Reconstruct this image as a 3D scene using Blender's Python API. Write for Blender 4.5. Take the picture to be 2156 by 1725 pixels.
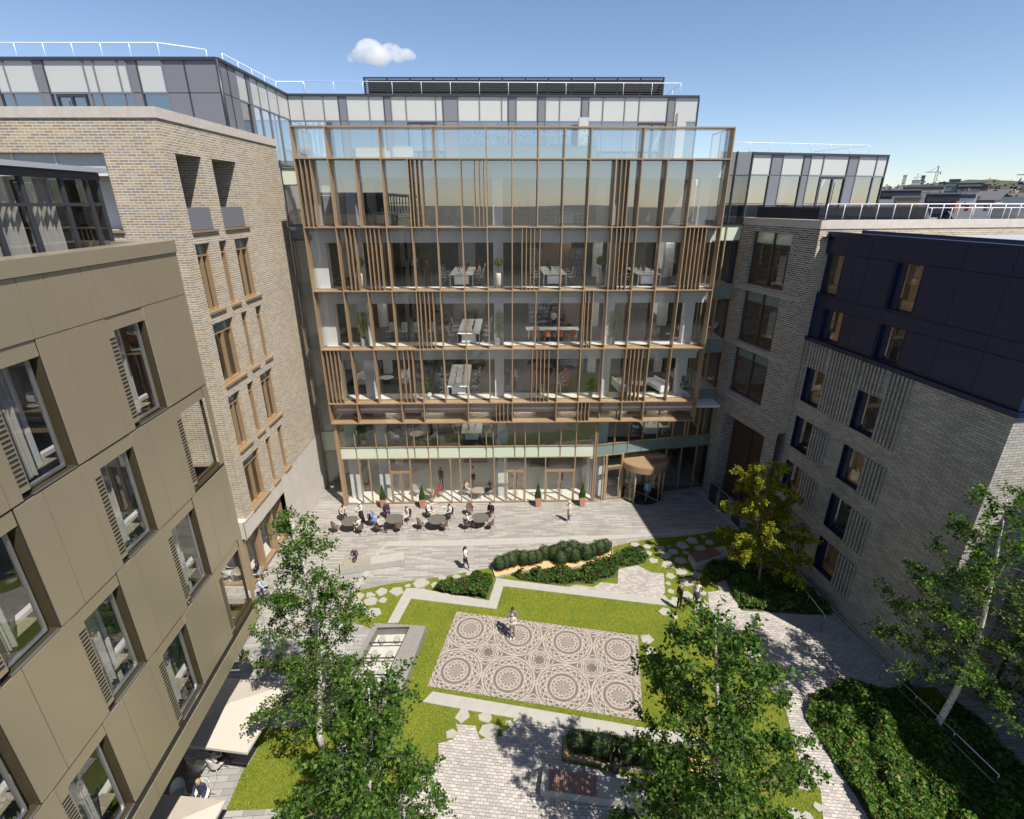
import bpy, bmesh, math, random
import numpy as np
from mathutils import Vector, Matrix
for o in list(bpy.data.objects): bpy.data.objects.remove(o)
SC = bpy.context.scene
COL = SC.collection
R = random.Random(7)
# ---------------------------------------------------------------- camera
F, CX, CY, TH, H = 1090., 1080., 862.5, math.radians(21.77), 21.8
cd = bpy.data.cameras.new('camera'); cam = bpy.data.objects.new('camera', cd); COL.objects.link(cam)
cam.location = (0, 0, H); cam.rotation_euler = (math.radians(90) - TH, 0, 0)
cd.sensor_width = 36; cd.lens = 36*F/2156; cd.shift_x = -.0009; cd.clip_start = .1; cd.clip_end = 30000
SC.camera = cam
# ---------------------------------------------------------------- sky and sun
SUN_EL, SUN_D = math.radians(57), Vector((.682, -.731, 0)).normalized()
SUN_ROT = math.atan2(SUN_D.x, SUN_D.y)
w = bpy.data.worlds.new('World'); SC.world = w; w.use_nodes = True
nt = w.node_tree; bg = nt.nodes['Background']
sk = nt.nodes.new('ShaderNodeTexSky'); sk.sky_type = 'NISHITA'; sk.sun_disc = False
sk.sun_elevation = SUN_EL; sk.sun_rotation = SUN_ROT; sk.altitude = 1500
sk.air_density = 1.0; sk.dust_density = .8; sk.ozone_density = 2.4
tn = nt.nodes.new('ShaderNodeMix'); tn.data_type = 'RGBA'; tn.blend_type = 'MULTIPLY'; tn.inputs[0].default_value = 1; tn.inputs[7].default_value = (1.04, 1.0, 1.0, 1)
nt.links.new(sk.outputs[0], tn.inputs[6]); nt.links.new(tn.outputs[2], bg.inputs[0]); bg.inputs[1].default_value = .09
ld = bpy.data.lights.new('sun', 'SUN'); ld.energy = 5.0; ld.angle = math.radians(.5); ld.color = (1, .935, .84)
sun = bpy.data.objects.new('sun', ld); COL.objects.link(sun)
sd = SUN_D*math.cos(SUN_EL) + Vector((0, 0, math.sin(SUN_EL)))
sun.rotation_euler = sd.to_track_quat('Z', 'Y').to_euler(); sun.location = (30, -30, 60)
SC.view_settings.view_transform = 'Standard'; SC.view_settings.look = 'None'
SC.view_settings.exposure = .72; SC.view_settings.gamma = 1
SC.cycles.max_bounces = 8; SC.cycles.diffuse_bounces = 3; SC.cycles.glossy_bounces = 4
SC.cycles.transmission_bounces = 6; SC.cycles.volume_bounces = 6; SC.cycles.transparent_max_bounces = 14
SC.cycles.use_denoising = True; SC.cycles.sample_clamp_indirect = 6
SC.cycles.caustics_reflective = False; SC.cycles.caustics_refractive = False
# ---------------------------------------------------------------- geometry on known planes
def ray(x, y):
    a = (x-CX)/F; b = -(y-CY)/F; c, s = math.cos(TH), math.sin(TH)
    return a, c+b*s, -s+b*c
def g(x, y, z=0.):
    r = ray(x, y); t = (z-H)/r[2]; return Vector((r[0]*t, r[1]*t, z))
def py(x, y, Y):
    r = ray(x, y); t = Y/r[1]; return Vector((r[0]*t, Y, H+r[2]*t))
def A(x, y): return 645.7+.2604*x, 898.4+.2604*y
def B(x, y): return 1094.9+.2604*x, 898.4+.2604*y
def Cc(x, y): return 393.1+.2839*x, 1235.4+.2839*y
def Dd(x, y): return 898.5+.2865*x, 1235.4+.2865*y
def E(x, y): return 1460+.3229*x, 1235.4+.3229*y
def G(x, y): return 1460+.2116*x, 1095+.2116*y
def gp(f, pts, z=0.): return [tuple(g(*f(*p), z))[:2] for p in pts]

class Fr:
    """local frame: s along u, d along n (inward), z up"""
    def __init__(s, o, u, n=None):
        s.o = Vector((o[0], o[1], o[2] if len(o) > 2 else 0)); u = Vector((u[0], u[1], 0)).normalized(); s.u = u
        s.n = Vector((-u.y, u.x, 0)) if n is None else Vector((n[0], n[1], 0)).normalized()
    def __call__(s, a, b, c): return s.o + s.u*a + s.n*b + Vector((0, 0, c))
def between(p, q, left=True):
    u = Vector((q[0]-p[0], q[1]-p[1], 0)); n = Vector((-u.y, u.x, 0))*(1 if left else -1)
    return Fr(p, u, n)

class MB:
    def __init__(s, T=None): s.v = []; s.f = []; s.m = []; s.sm = []; s.T = T or (lambda a, b, c: Vector((a, b, c)))
    def face(s, pts, mi=0, sm=False, raw=False):
        k = len(s.v); s.v += [tuple(p) if raw else tuple(s.T(*p)) for p in pts]
        s.f.append(list(range(k, k+len(pts)))); s.m.append(mi); s.sm.append(sm)
    def box(s, x0, x1, y0, y1, z0, z1, mi=0, skip=''):
        if x0 > x1: x0, x1 = x1, x0
        if y0 > y1: y0, y1 = y1, y0
        if z0 > z1: z0, z1 = z1, z0
        k = len(s.v)
        P = [s.T(x, y, z) for z in (z0, z1) for x, y in ((x0, y0), (x1, y0), (x1, y1), (x0, y1))]
        flip = (P[1]-P[0]).cross(P[3]-P[0]).dot(P[4]-P[0]) < 0
        s.v += [tuple(p) for p in P]
        for q in ((0, 3, 2, 1), (4, 5, 6, 7), (0, 1, 5, 4), (1, 2, 6, 5), (2, 3, 7, 6), (3, 0, 4, 7)):
            s.f.append([k+i for i in (reversed(q) if flip else q)]); s.m.append(mi); s.sm.append(False)
    def beam(s, p, q, w, h, mi=0, up=(0, 0, 1)):
        p, q = s.T(*p), s.T(*q); d = (q-p).normalized(); up = Vector(up)
        if abs(d.dot(up)) > .98: up = Vector((1, 0, 0))
        a = d.cross(up).normalized()*(w/2); b = a.cross(d).normalized()*(h/2); k = len(s.v)
        for e in (p, q):
            for c in (-a-b, a-b, a+b, -a+b): s.v.append(tuple(e+c))
        for f in ((0, 1, 2, 3), (4, 7, 6, 5), (0, 4, 5, 1), (1, 5, 6, 2), (2, 6, 7, 3), (3, 7, 4, 0)):
            s.f.append([k+i for i in f][::-1]); s.m.append(mi); s.sm.append(False)
    def tube(s, pts, rad, n=8, mi=0, raw=False, cap=True):
        P = [Vector(p) if raw else s.T(*p) for p in pts]
        if not hasattr(rad, '__len__'): rad = [rad]*len(P)
        k0 = len(s.v); prev = None
        for i, p in enumerate(P):
            d = (P[min(i+1, len(P)-1)]-P[max(i-1, 0)])
            d = d.normalized() if d.length > 1e-9 else Vector((0, 0, 1))
            if prev is None:
                a = d.cross(Vector((0, 0, 1)) if abs(d.z) < .9 else Vector((1, 0, 0))).normalized()
            else:
                a = (prev-d*prev.dot(d)); a = a.normalized() if a.length > 1e-6 else d.orthogonal().normalized()
            prev = a; b = d.cross(a)
            for j in range(n):
                t = 2*math.pi*j/n; s.v.append(tuple(p+(a*math.cos(t)+b*math.sin(t))*rad[i]))
        for i in range(len(P)-1):
            for j in range(n):
                s.f.append([k0+i*n+j, k0+i*n+(j+1) % n, k0+(i+1)*n+(j+1) % n, k0+(i+1)*n+j]); s.m.append(mi); s.sm.append(True)
        if cap:
            s.f.append([k0+j for j in range(n)][::-1]); s.m.append(mi); s.sm.append(False)
            e = k0+(len(P)-1)*n; s.f.append([e+j for j in range(n)]); s.m.append(mi); s.sm.append(False)
    def lathe(s, prof, c=(0, 0, 0), n=20, mi=0, sm=True):
        k0 = len(s.v)
        for r, z in prof:
            for j in range(n):
                t = 2*math.pi*j/n; s.v.append(tuple(s.T(c[0]+r*math.cos(t), c[1]+r*math.sin(t), c[2]+z)))
        for i in range(len(prof)-1):
            for j in range(n):
                s.f.append([k0+i*n+j, k0+i*n+(j+1) % n, k0+(i+1)*n+(j+1) % n, k0+(i+1)*n+j]); s.m.append(mi); s.sm.append(sm)
        for i, rev in ((0, True), (len(prof)-1, False)):
            if prof[i][0] > 1e-4:
                q = [k0+i*n+j for j in range(n)]; s.f.append(q[::-1] if rev else q); s.m.append(mi); s.sm.append(False)
    def prism(s, poly, z0, z1, mi=0, mside=None, bottom=True):
        ar = sum(poly[i-1][0]*poly[i][1]-poly[i][0]*poly[i-1][1] for i in range(len(poly)))
        if ar < 0: poly = poly[::-1]
        n = len(poly); k = len(s.v)
        s.v += [tuple(s.T(x, y, z0)) for x, y in poly]+[tuple(s.T(x, y, z1)) for x, y in poly]
        s.f.append([k+n+i for i in range(n)]); s.m.append(mi); s.sm.append(False)
        if bottom: s.f.append([k+i for i in range(n)][::-1]); s.m.append(mi); s.sm.append(False)
        if abs(z1-z0) > 1e-6:
            for i in range(n):
                j = (i+1) % n; s.f.append([k+i, k+j, k+n+j, k+n+i]); s.m.append(mi if mside is None else mside); s.sm.append(False)
    def sheet(s, poly, z=0., mi=0):
        ar = sum(poly[i-1][0]*poly[i][1]-poly[i][0]*poly[i-1][1] for i in range(len(poly)))
        if ar < 0: poly = poly[::-1]
        s.face([(x, y, z) for x, y in poly], mi)
    def wall(s, s0, s1, z0, z1, op=(), depth=.3, mi=0, mrev=None, d=0.):
        """wall front at local d with rectangular openings (a,b,za,zb[,depth])"""
        S = sorted({s0, s1, *[min(max(o[0], s0), s1) for o in op], *[min(max(o[1], s0), s1) for o in op]})
        Z = sorted({z0, z1, *[min(max(o[2], z0), z1) for o in op], *[min(max(o[3], z0), z1) for o in op]})
        nrm = (s.T(1, 0, 0)-s.T(0, 0, 0)).cross(s.T(0, 0, 1)-s.T(0, 0, 0)).dot(s.T(0, 1, 0)-s.T(0, 0, 0))
        def put(q, m): s.face(q if nrm < 0 else q[::-1], m)
        for i in range(len(S)-1):
            for j in range(len(Z)-1):
                a, b, c, e = S[i], S[i+1], Z[j], Z[j+1]; mx, mz = (a+b)/2, (c+e)/2
                if any(o[0] < mx < o[1] and o[2] < mz < o[3] for o in op): continue
                put([(a, d, c), (b, d, c), (b, d, e), (a, d, e)], mi)
        for o in op:
            D = d+(o[4] if len(o) > 4 else depth); a, b, c, e = o[:4]; m = mi if mrev is None else mrev
            put([(a, d, c), (a, d, e), (a, D, e), (a, D, c)], m); put([(b, d, c), (b, D, c), (b, D, e), (b, d, e)], m)
            put([(a, d, e), (b, d, e), (b, D, e), (a, D, e)], m); put([(a, d, c), (a, D, c), (b, D, c), (b, d, c)], m)
    def build(s, name, mats, parent=None, label=None, cat=None, group=None, kind=None, off=None):
        me = bpy.data.meshes.new(name); me.from_pydata(s.v, [], s.f)
        if not isinstance(mats, (list, tuple)): mats = [mats]
        for m in mats: me.materials.append(M[m] if isinstance(m, str) else m)
        me.polygons.foreach_set('material_index', s.m); me.polygons.foreach_set('use_smooth', s.sm)
        uv_auto(me, s.v, s.f)
        o = bpy.data.objects.new(name, me); COL.objects.link(o)
        if parent is not None:
            o.parent = parent
            if off is not None: o.location = -Vector(off)
            elif parent.get('_b') is not None: o.location = -Vector(parent['_b'])
        tag(o, label, cat, group, kind)
        return o
def uv_auto(me, v, f):
    V = np.array(v, dtype=np.float64); uvl = me.uv_layers.new(name='UVMap'); out = np.zeros((len(me.loops), 2)); k = 0
    for q in f:
        P = V[q]; a = P[1]-P[0]; b = P[2]-P[0]; n = (a[1]*b[2]-a[2]*b[1], a[2]*b[0]-a[0]*b[2], a[0]*b[1]-a[1]*b[0])
        L = math.sqrt(n[0]**2+n[1]**2+n[2]**2) or 1.
        if abs(n[2])/L > .7: out[k:k+len(q)] = P[:, :2]
        else:
            h = math.hypot(n[0], n[1]) or 1.; tx, ty = -n[1]/h, n[0]/h
            out[k:k+len(q), 0] = P[:, 0]*tx+P[:, 1]*ty; out[k:k+len(q), 1] = P[:, 2]
        k += len(q)
    uvl.data.foreach_set('uv', out.ravel())
def tag(o, label=None, cat=None, group=None, kind=None):
    if label: o['label'] = label
    if cat: o['category'] = cat
    if group: o['group'] = group
    if kind: o['kind'] = kind
    return o
def thing(name, label, cat, loc=(0, 0, 0), group=None, world=False):
    """an Empty at the thing's base; with world=True its parts are built in world coordinates"""
    o = bpy.data.objects.new(name, None); COL.objects.link(o); o.location = loc; o.empty_display_size = .3
    if world: o['_b'] = tuple(loc)
    return tag(o, label, cat, group)
def dup(root, loc, rz=0., label=None, group=None, sc=None):
    r = root.copy(); COL.objects.link(r); r.location = loc; r.rotation_euler = (0, 0, rz)
    if sc: r.scale = (sc, sc, sc)
    tag(r, label, None, group)
    for ch in list(root.children):
        c = ch.copy(); COL.objects.link(c); c.parent = r
        for q in ch.children:
            d = q.copy(); COL.objects.link(d); d.parent = c
    return r
class Kind:
    """a prototype placed the first time, copied afterwards"""
    def __init__(s, root): s.root = root; s.used = False
    def put(s, loc, rz=0., label=None, group=None, sc=None):
        if not s.used:
            s.used = True; r = s.root; r.location = loc; r.rotation_euler = (0, 0, rz); tag(r, label, None, group)
            if sc: r.scale = (sc, sc, sc)
            return r
        return dup(s.root, loc, rz, label, group, sc)
def cloud_mesh(name, P, F4, mats, parent=None, mi=None):
    me = bpy.data.meshes.new(name); n = len(F4)
    me.vertices.add(len(P)); me.vertices.foreach_set('co', np.asarray(P, dtype=np.float32).ravel())
    me.loops.add(n*4); me.loops.foreach_set('vertex_index', np.asarray(F4, dtype=np.int32).ravel())
    me.polygons.add(n); me.polygons.foreach_set('loop_start', np.arange(0, n*4, 4, dtype=np.int32))
    me.polygons.foreach_set('loop_total', np.full(n, 4, dtype=np.int32))
    for m in (mats if isinstance(mats, (list, tuple)) else [mats]): me.materials.append(M[m])
    if mi is not None: me.polygons.foreach_set('material_index', np.asarray(mi, dtype=np.int32))
    me.update(calc_edges=True)
    o = bpy.data.objects.new(name, me); COL.objects.link(o)
    if parent is not None:
        o.parent = parent
        if parent.get('_b') is not None: o.location = -Vector(parent['_b'])
    return o
def leaves(centers, size, rng, droop=.3, asp=.75, up=.0):
    """diamond leaf faces at the given centres (n,3); returns points and quads"""
    n = len(centers); C = np.asarray(centers)
    a = rng.normal(size=(n, 3)); a[:, 2] = a[:, 2]*.6-droop; a /= np.linalg.norm(a, axis=1)[:, None]
    b = rng.normal(size=(n, 3)); b[:, 2] *= (1-up); b -= (b*a).sum(1)[:, None]*a; b /= np.linalg.norm(b, axis=1)[:, None]
    s = (size*rng.uniform(.65, 1.3, n))[:, None]
    nn = np.cross(a, b)*s*.12
    P = np.stack([C-a*s*.5, C+b*s*.5*asp-a*s*.08+nn, C+a*s*.55, C-b*s*.5*asp-a*s*.08+nn], axis=1).reshape(-1, 3)
    return P, np.arange(n*4).reshape(n, 4)
# ---------------------------------------------------------------- materials
M = {}
class X:
    """tiny maths on node sockets"""
    nt = None
    def __init__(s, k): s.k = k
    @staticmethod
    def op(o, *a):
        n = X.nt.nodes.new('ShaderNodeMath'); n.operation = o
        for i, q in enumerate(a):
            if isinstance(q, X): X.nt.links.new(q.k, n.inputs[i])
            else: n.inputs[i].default_value = q
        return X(n.outputs[0])
    def __add__(s, o): return X.op('ADD', s, o)
    def __radd__(s, o): return X.op('ADD', s, o)
    def __sub__(s, o): return X.op('SUBTRACT', s, o)
    def __rsub__(s, o): return X.op('SUBTRACT', o, s)
    def __mul__(s, o): return X.op('MULTIPLY', s, o)
    def __rmul__(s, o): return X.op('MULTIPLY', s, o)
    def __truediv__(s, o): return X.op('DIVIDE', s, o)
def newmat(name):
    m = bpy.data.materials.new(name); m.use_nodes = True; M[name] = m; nt = m.node_tree; X.nt = nt
    return m, nt, nt.nodes['Principled BSDF']
def nd(nt, t, **k):
    n = nt.nodes.new('ShaderNode'+t)
    for a, b in k.items():
        if hasattr(n, a): setattr(n, a, b)
        else: n.inputs[a].default_value = b
    return n
def mixc(nt, fac, a, b, mode='MIX'):
    n = nt.nodes.new('ShaderNodeMix'); n.data_type = 'RGBA'; n.blend_type = mode
    for i, q in ((0, fac), (6, a), (7, b)):
        if isinstance(q, (int, float)): n.inputs[i].default_value = q
        elif isinstance(q, tuple): n.inputs[i].default_value = (*q, 1)[:4]
        else: nt.links.new(q, n.inputs[i])
    return n.outputs[2]
def ramp(nt, fac, stops, mode='LINEAR'):
    n = nt.nodes.new('ShaderNodeValToRGB'); n.color_ramp.interpolation = mode; e = n.color_ramp.elements
    while len(e) < len(stops): e.new(.5)
    for i, (p, c) in enumerate(stops): e[i].position = p; e[i].color = (*c, 1)
    nt.links.new(fac, n.inputs[0]); return n.outputs[0]
def bump(nt, b, h, strength=.3, dist=.02):
    n = nt.nodes.new('ShaderNodeBump'); n.inputs['Strength'].default_value = strength; n.inputs['Distance'].default_value = dist
    nt.links.new(h, n.inputs['Height']); nt.links.new(n.outputs[0], b.inputs['Normal'])
def noise(nt, scale, detail=4, rough=.6, coord='Object', vec=None, dist=0.):
    n = nd(nt, 'TexNoise', Scale=scale, Detail=detail, Roughness=rough, Distortion=dist)
    if vec is None:
        t = nt.nodes.new('ShaderNodeTexCoord'); vec = t.outputs[coord]
    nt.links.new(vec, n.inputs['Vector']); return n.outputs['Fac']
def uvmap(nt, scale=(1, 1, 1), rot=0., loc=(0, 0, 0)):
    t = nt.nodes.new('ShaderNodeTexCoord'); m = nt.nodes.new('ShaderNodeMapping'); m.inputs['Scale'].default_value = scale
    m.inputs['Rotation'].default_value = (0, 0, rot); m.inputs['Location'].default_value = loc
    nt.links.new(t.outputs['UV'], m.inputs[0]); return m.outputs[0]
def plain(name, c, rough=.5, metal=0., var=.15, vs=3., bs=0., bscale=60., spec=.5, coat=0.):
    m, nt, b = newmat(name)
    f = noise(nt, vs, 5)
    d = tuple(x*(1-var) for x in c); l = tuple(min(1, x*(1+var)) for x in c)
    nt.links.new(ramp(nt, f, [(.25, d), (.75, l)]), b.inputs['Base Color'])
    b.inputs['Roughness'].default_value = rough; b.inputs['Metallic'].default_value = metal
    b.inputs['Specular IOR Level'].default_value = spec; b.inputs['Coat Weight'].default_value = coat
    if bs: bump(nt, b, noise(nt, bscale, 4), bs, .01)
    return m
def brick(name, tones, mortar, bw=.42, bh=.115, mo=.014, rough=.85, bs=.5, off=.5, rot=0., wob=0., stain=.2, sscale=.35):
    m, nt, b = newmat(name); v = uvmap(nt, rot=rot)
    if wob:
        n = nd(nt, 'TexNoise', Scale=3.5, Detail=2.); nt.links.new(v, n.inputs['Vector'])
        a = nt.nodes.new('ShaderNodeVectorMath'); a.operation = 'MULTIPLY_ADD'
        nt.links.new(n.outputs['Color'], a.inputs[0]); a.inputs[1].default_value = (wob, wob, 0); nt.links.new(v, a.inputs[2]); v = a.outputs[0]
    t = nd(nt, 'TexBrick', Scale=1.); t.offset = off; t.inputs['Brick Width'].default_value = bw; t.inputs['Row Height'].default_value = bh
    t.inputs['Mortar Size'].default_value = mo; t.inputs['Mortar Smooth'].default_value = .15; t.inputs['Bias'].default_value = 0
    t.inputs['Color1'].default_value = (0, 0, 0, 1); t.inputs['Color2'].default_value = (1, 1, 1, 1); t.inputs['Mortar'].default_value = (.5, .5, .5, 1)
    nt.links.new(v, t.inputs['Vector'])
    k = len(tones); col = ramp(nt, t.outputs['Color'], [((i+.0)/k, c) for i, c in enumerate(tones)], 'CONSTANT')
    fine = noise(nt, 25., 3, .6, vec=v)
    col = mixc(nt, .35, col, ramp(nt, fine, [(.3, (.35, .35, .35)), (.7, (1.1, 1.1, 1.1))]), 'MULTIPLY')
    col = mixc(nt, t.outputs['Fac'], col, mortar)
    big = noise(nt, sscale, 5, .65, vec=v)
    col = mixc(nt, stain, col, ramp(nt, big, [(.3, (.45, .45, .45)), (.7, (1.15, 1.15, 1.15))]), 'MULTIPLY')
    nt.links.new(col, b.inputs['Base Color']); b.inputs['Roughness'].default_value = rough; b.inputs['Specular IOR Level'].default_value = .3
    if bs:
        X.nt = nt; h = (1-X(t.outputs['Fac']))+X(fine)*.35+X(t.outputs['Color'])*.2; bump(nt, b, h.k, bs, .012)
    return m
def glass(name, tint=(.8, .84, .82), base=.1, gain=1.2, rough=0., wavy=0.):
    m, nt, b = newmat(name); nt.nodes.remove(b); out = nt.nodes['Material Output']
    tr = nd(nt, 'BsdfTransparent'); tr.inputs[0].default_value = (*tint, 1)
    gl = nd(nt, 'BsdfGlossy'); gl.inputs['Roughness'].default_value = rough; gl.inputs[0].default_value = (.97, .97, .95, 1)
    fr = nd(nt, 'LayerWeight', Blend=.5); X.nt = nt; k = X.op('MINIMUM', (X.op('POWER', X(fr.outputs['Facing']), 5.)*.96+.04)*gain+base, .95)
    if wavy:
        bp = nt.nodes.new('ShaderNodeBump'); bp.inputs['Strength'].default_value = wavy; bp.inputs['Distance'].default_value = .05
        nt.links.new(noise(nt, .22, 0), bp.inputs['Height']); nt.links.new(bp.outputs[0], gl.inputs['Normal'])
    mx = nt.nodes.new('ShaderNodeMixShader'); nt.links.new(k.k, mx.inputs[0]); nt.links.new(tr.outputs[0], mx.inputs[1])
    nt.links.new(gl.outputs[0], mx.inputs[2]); nt.links.new(mx.outputs[0], out.inputs[0]); return m
def leafmat(name, stops, trans=.4, rough=.6):
    m, nt, b = newmat(name); out = nt.nodes['Material Output']; ge = nt.nodes.new('ShaderNodeNewGeometry')
    col = ramp(nt, ge.outputs['Random Per Island'], stops)
    nt.links.new(col, b.inputs['Base Color']); b.inputs['Roughness'].default_value = rough; b.inputs['Specular IOR Level'].default_value = .2
    tl = nd(nt, 'BsdfTranslucent'); nt.links.new(mixc(nt, 1., col, (1.5, 1.6, .7), 'MULTIPLY'), tl.inputs[0])
    mx = nt.nodes.new('ShaderNodeMixShader'); mx.inputs[0].default_value = trans
    nt.links.new(b.outputs[0], mx.inputs[1]); nt.links.new(tl.outputs[0], mx.inputs[2]); nt.links.new(mx.outputs[0], out.inputs[0]); return m

brick('buff_brick', [(.30, .24, .155), (.38, .31, .20), (.31, .28, .25), (.42, .345, .235), (.33, .255, .19), (.26, .24, .225), (.38, .32, .235)], (.62, .56, .47), bs=.4, stain=.15)
brick('shaded_brick', [(.125, .115, .105), (.19, .17, .14), (.10, .105, .12), (.23, .20, .15), (.09, .09, .10)], (.60, .58, .54), bs=.5, stain=.15)  # dark tones put the shade of the west-facing walls into the brick colour
brick('pale_brick', [(.38, .37, .335), (.44, .425, .375), (.35, .34, .315), (.47, .45, .40)], (.17, .165, .15), bw=.44, bh=.12, mo=.013, bs=.8, stain=.45, sscale=.6, wob=.02)
brick('plank_paving', [(.28, .265, .24), (.33, .315, .285), (.255, .245, .225), (.36, .34, .31), (.30, .285, .26), (.38, .36, .33)], (.13, .125, .115), bw=.95, bh=.14, mo=.009, bs=.3, stain=.3, rot=-.045, off=.37)
brick('slab_paving', [(.30, .29, .275), (.36, .35, .33), (.26, .255, .245), (.33, .32, .3)], (.11, .105, .1), bw=.8, bh=.27, mo=.01, bs=.3, stain=.3, rot=-.06, off=.45)
brick('cobbles', [(.40, .37, .335), (.45, .42, .385), (.36, .335, .31), (.49, .455, .42)], (.22, .20, .18), bw=.24, bh=.13, mo=.010, bs=1., stain=.3, wob=.09, rot=.10, sscale=.5)
plain('concrete', (.31, .30, .27), .85, var=.08, vs=2.5, bs=.15, bscale=25)
plain('concrete_side', (.28, .27, .25), .85, var=.12, vs=3, bs=.2)
plain('stone_base', (.45, .42, .375), .85, var=.09, vs=1.2, bs=.25, bscale=8)
plain('coping', (.45, .41, .365), .85, var=.12, vs=3, bs=.2)
plain('flag_stone', (.30, .285, .25), .85, var=.12, vs=4, bs=.3, bscale=18)
plain('bronze', (.36, .25, .148), .42, metal=.35, var=.05)
plain('bronze_dark', (.12, .08, .055), .45, metal=.4, var=.06)
plain('gold_panel', (.44, .375, .265), .34, metal=.6, var=.035, vs=.6)
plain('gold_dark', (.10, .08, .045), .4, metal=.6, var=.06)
plain('dark_gap', (.02, .018, .015), .7, var=.1)
plain('charcoal', (.035, .038, .045), .4, var=.05)
plain('grey_panel', (.165, .17, .19), .5, metal=.1, var=.04, vs=.5)
plain('white_panel', (.43, .44, .43), .25, var=.02, vs=.5)
plain('navy_panel', (.006, .015, .050), .42, metal=.15, var=.08, vs=.5)
plain('roof_grey', (.29, .30, .34), .8, var=.05, vs=1, bs=.1)
plain('white_paint', (.62, .61, .60), .5, var=.03)
plain('plaster', (.62, .61, .61), .8, var=.04)
plain('slab_edge', (.42, .43, .45), .8, var=.05)
plain('ceiling_paint', (.62, .62, .6), .9, var=.05)
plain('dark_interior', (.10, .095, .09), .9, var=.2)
plain('carpet_floor', (.085, .085, .09), .95, var=.25, vs=6)
plain('stone_floor', (.58, .55, .50), .6, var=.06)
plain('steel', (.50, .51, .53), .28, metal=.9, var=.03)
m, nt, b = newmat('lamp_light'); b.inputs['Emission Color'].default_value = (1, .93, .82, 1); b.inputs['Emission Strength'].default_value = 14
plain('white_rail', (.80, .82, .84), .35, var=.02)
plain('black_metal', (.018, .018, .022), .4, var=.1)
plain('wood', (.45, .27, .13), .5, var=.25, vs=8)
plain('wood_slat', (.30, .265, .20), .6, var=.2, vs=10)
plain('wood_slat_dark', (.22, .12, .085), .6, var=.25, vs=10)
plain('table_grey', (.10, .093, .08), .55, var=.08)
plain('chair_brown', (.13, .085, .07), .5, var=.1)
plain('chair_white', (.55, .53, .50), .5, var=.03)
plain('chair_orange', (.42, .12, .05), .45, var=.1)
plain('mesh_grey', (.36, .37, .39), .6, var=.08)
plain('screen_dark', (.02, .022, .03), .2, var=.1)
plain('canvas', (.41, .37, .32), .9, var=.04, bs=.1, bscale=40)
plain('umbrella_metal', (.55, .53, .5), .4, metal=.5, var=.05)
plain('terracotta', (.42, .21, .13), .7, var=.1)
plain('pot_cream', (.58, .51, .44), .6, var=.06)
plain('pot_grey', (.33, .32, .33), .7, var=.06)
plain('soil', (.05, .035, .022), .95, var=.4, vs=20, bs=.5)
plain('bark_mulch', (.52, .33, .15), .95, var=.35, vs=14, bs=.5, bscale=40)
plain('earth', (.05, .07, .022), .95, var=.4, vs=6, bs=.5)
plain('sofa_white', (.78, .77, .76), .8, var=.04)
plain('artefact', (.42, .40, .36), .9, var=.3, vs=9, bs=.5, bscale=20)
plain('case_metal', (.24, .225, .21), .55, metal=.2, var=.12, vs=9)
plain('timber_room', (.50, .28, .12), .6, var=.2, vs=4)
glass('glass_clear', (.90, .92, .91), .035, 1.1, wavy=.12)
glass('glass_high', (.84, .87, .88), .27, 1.2, wavy=.12)
glass('glass_green', (.80, .86, .81), .05, 1.1)
glass('glass_pale', (.84, .88, .88), .34, 1.3)
glass('glass_dark', (.45, .48, .50), .14, 1.3, wavy=.1)
glass('glass_home', (.80, .82, .82), .12, 1.2, wavy=.12)
# frosted spandrel glass
m, nt, b = newmat('spandrel_green'); b.inputs['Base Color'].default_value = (.50, .56, .45, 1); b.inputs['Roughness'].default_value = .12; b.inputs['Coat Weight'].default_value = .6
m, nt, b = newmat('spandrel_teal'); b.inputs['Base Color'].default_value = (.16, .22, .21, 1); b.inputs['Roughness'].default_value = .12; b.inputs['Coat Weight'].default_value = .5
m, nt, b = newmat('spandrel_rose'); nt.links.new(ramp(nt, noise(nt, 14., 5, .7), [(.3, (.30, .20, .165)), (.7, (.50, .37, .31))]), b.inputs['Base Color']); b.inputs['Roughness'].default_value = .25; b.inputs['Coat Weight'].default_value = .6
# sheer curtain
m, nt, b = newmat('curtain'); out = nt.nodes['Material Output']; b.inputs['Base Color'].default_value = (.74, .71, .66, 1); b.inputs['Roughness'].default_value = .9
tl = nd(nt, 'BsdfTranslucent'); tl.inputs[0].default_value = (.75, .72, .66, 1); tr = nd(nt, 'BsdfTransparent')
a1 = nt.nodes.new('ShaderNodeMixShader'); a1.inputs[0].default_value = .4; a2 = nt.nodes.new('ShaderNodeMixShader'); a2.inputs[0].default_value = .12
nt.links.new(b.outputs[0], a1.inputs[1]); nt.links.new(tl.outputs[0], a1.inputs[2]); nt.links.new(a1.outputs[0], a2.inputs[1]); nt.links.new(tr.outputs[0], a2.inputs[2]); nt.links.new(a2.outputs[0], out.inputs[0])
leafmat('birch_leaf', [(0, (.016, .040, .008)), (.45, (.042, .10, .012)), (.8, (.085, .165, .02)), (1, (.16, .24, .06))])
leafmat('yellow_leaf', [(0, (.07, .11, .012)), (.5, (.19, .21, .02)), (1, (.42, .36, .03))], .5)
leafmat('hedge_leaf', [(0, (.007, .018, .006)), (.6, (.016, .038, .010)), (1, (.035, .07, .018))], .15)
leafmat('cover_leaf', [(0, (.02, .05, .010)), (.4, (.05, .12, .02)), (.75, (.10, .20, .03)), (.88, (.20, .26, .05)), (.94, (.12, .05, .02)), (1, (.16, .09, .03))], .25)
leafmat('bed_leaf', [(0, (.018, .05, .010)), (.5, (.04, .10, .018)), (.8, (.07, .14, .022)), (.88, (.14, .045, .02)), (1, (.10, .08, .03))], .25)
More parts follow.
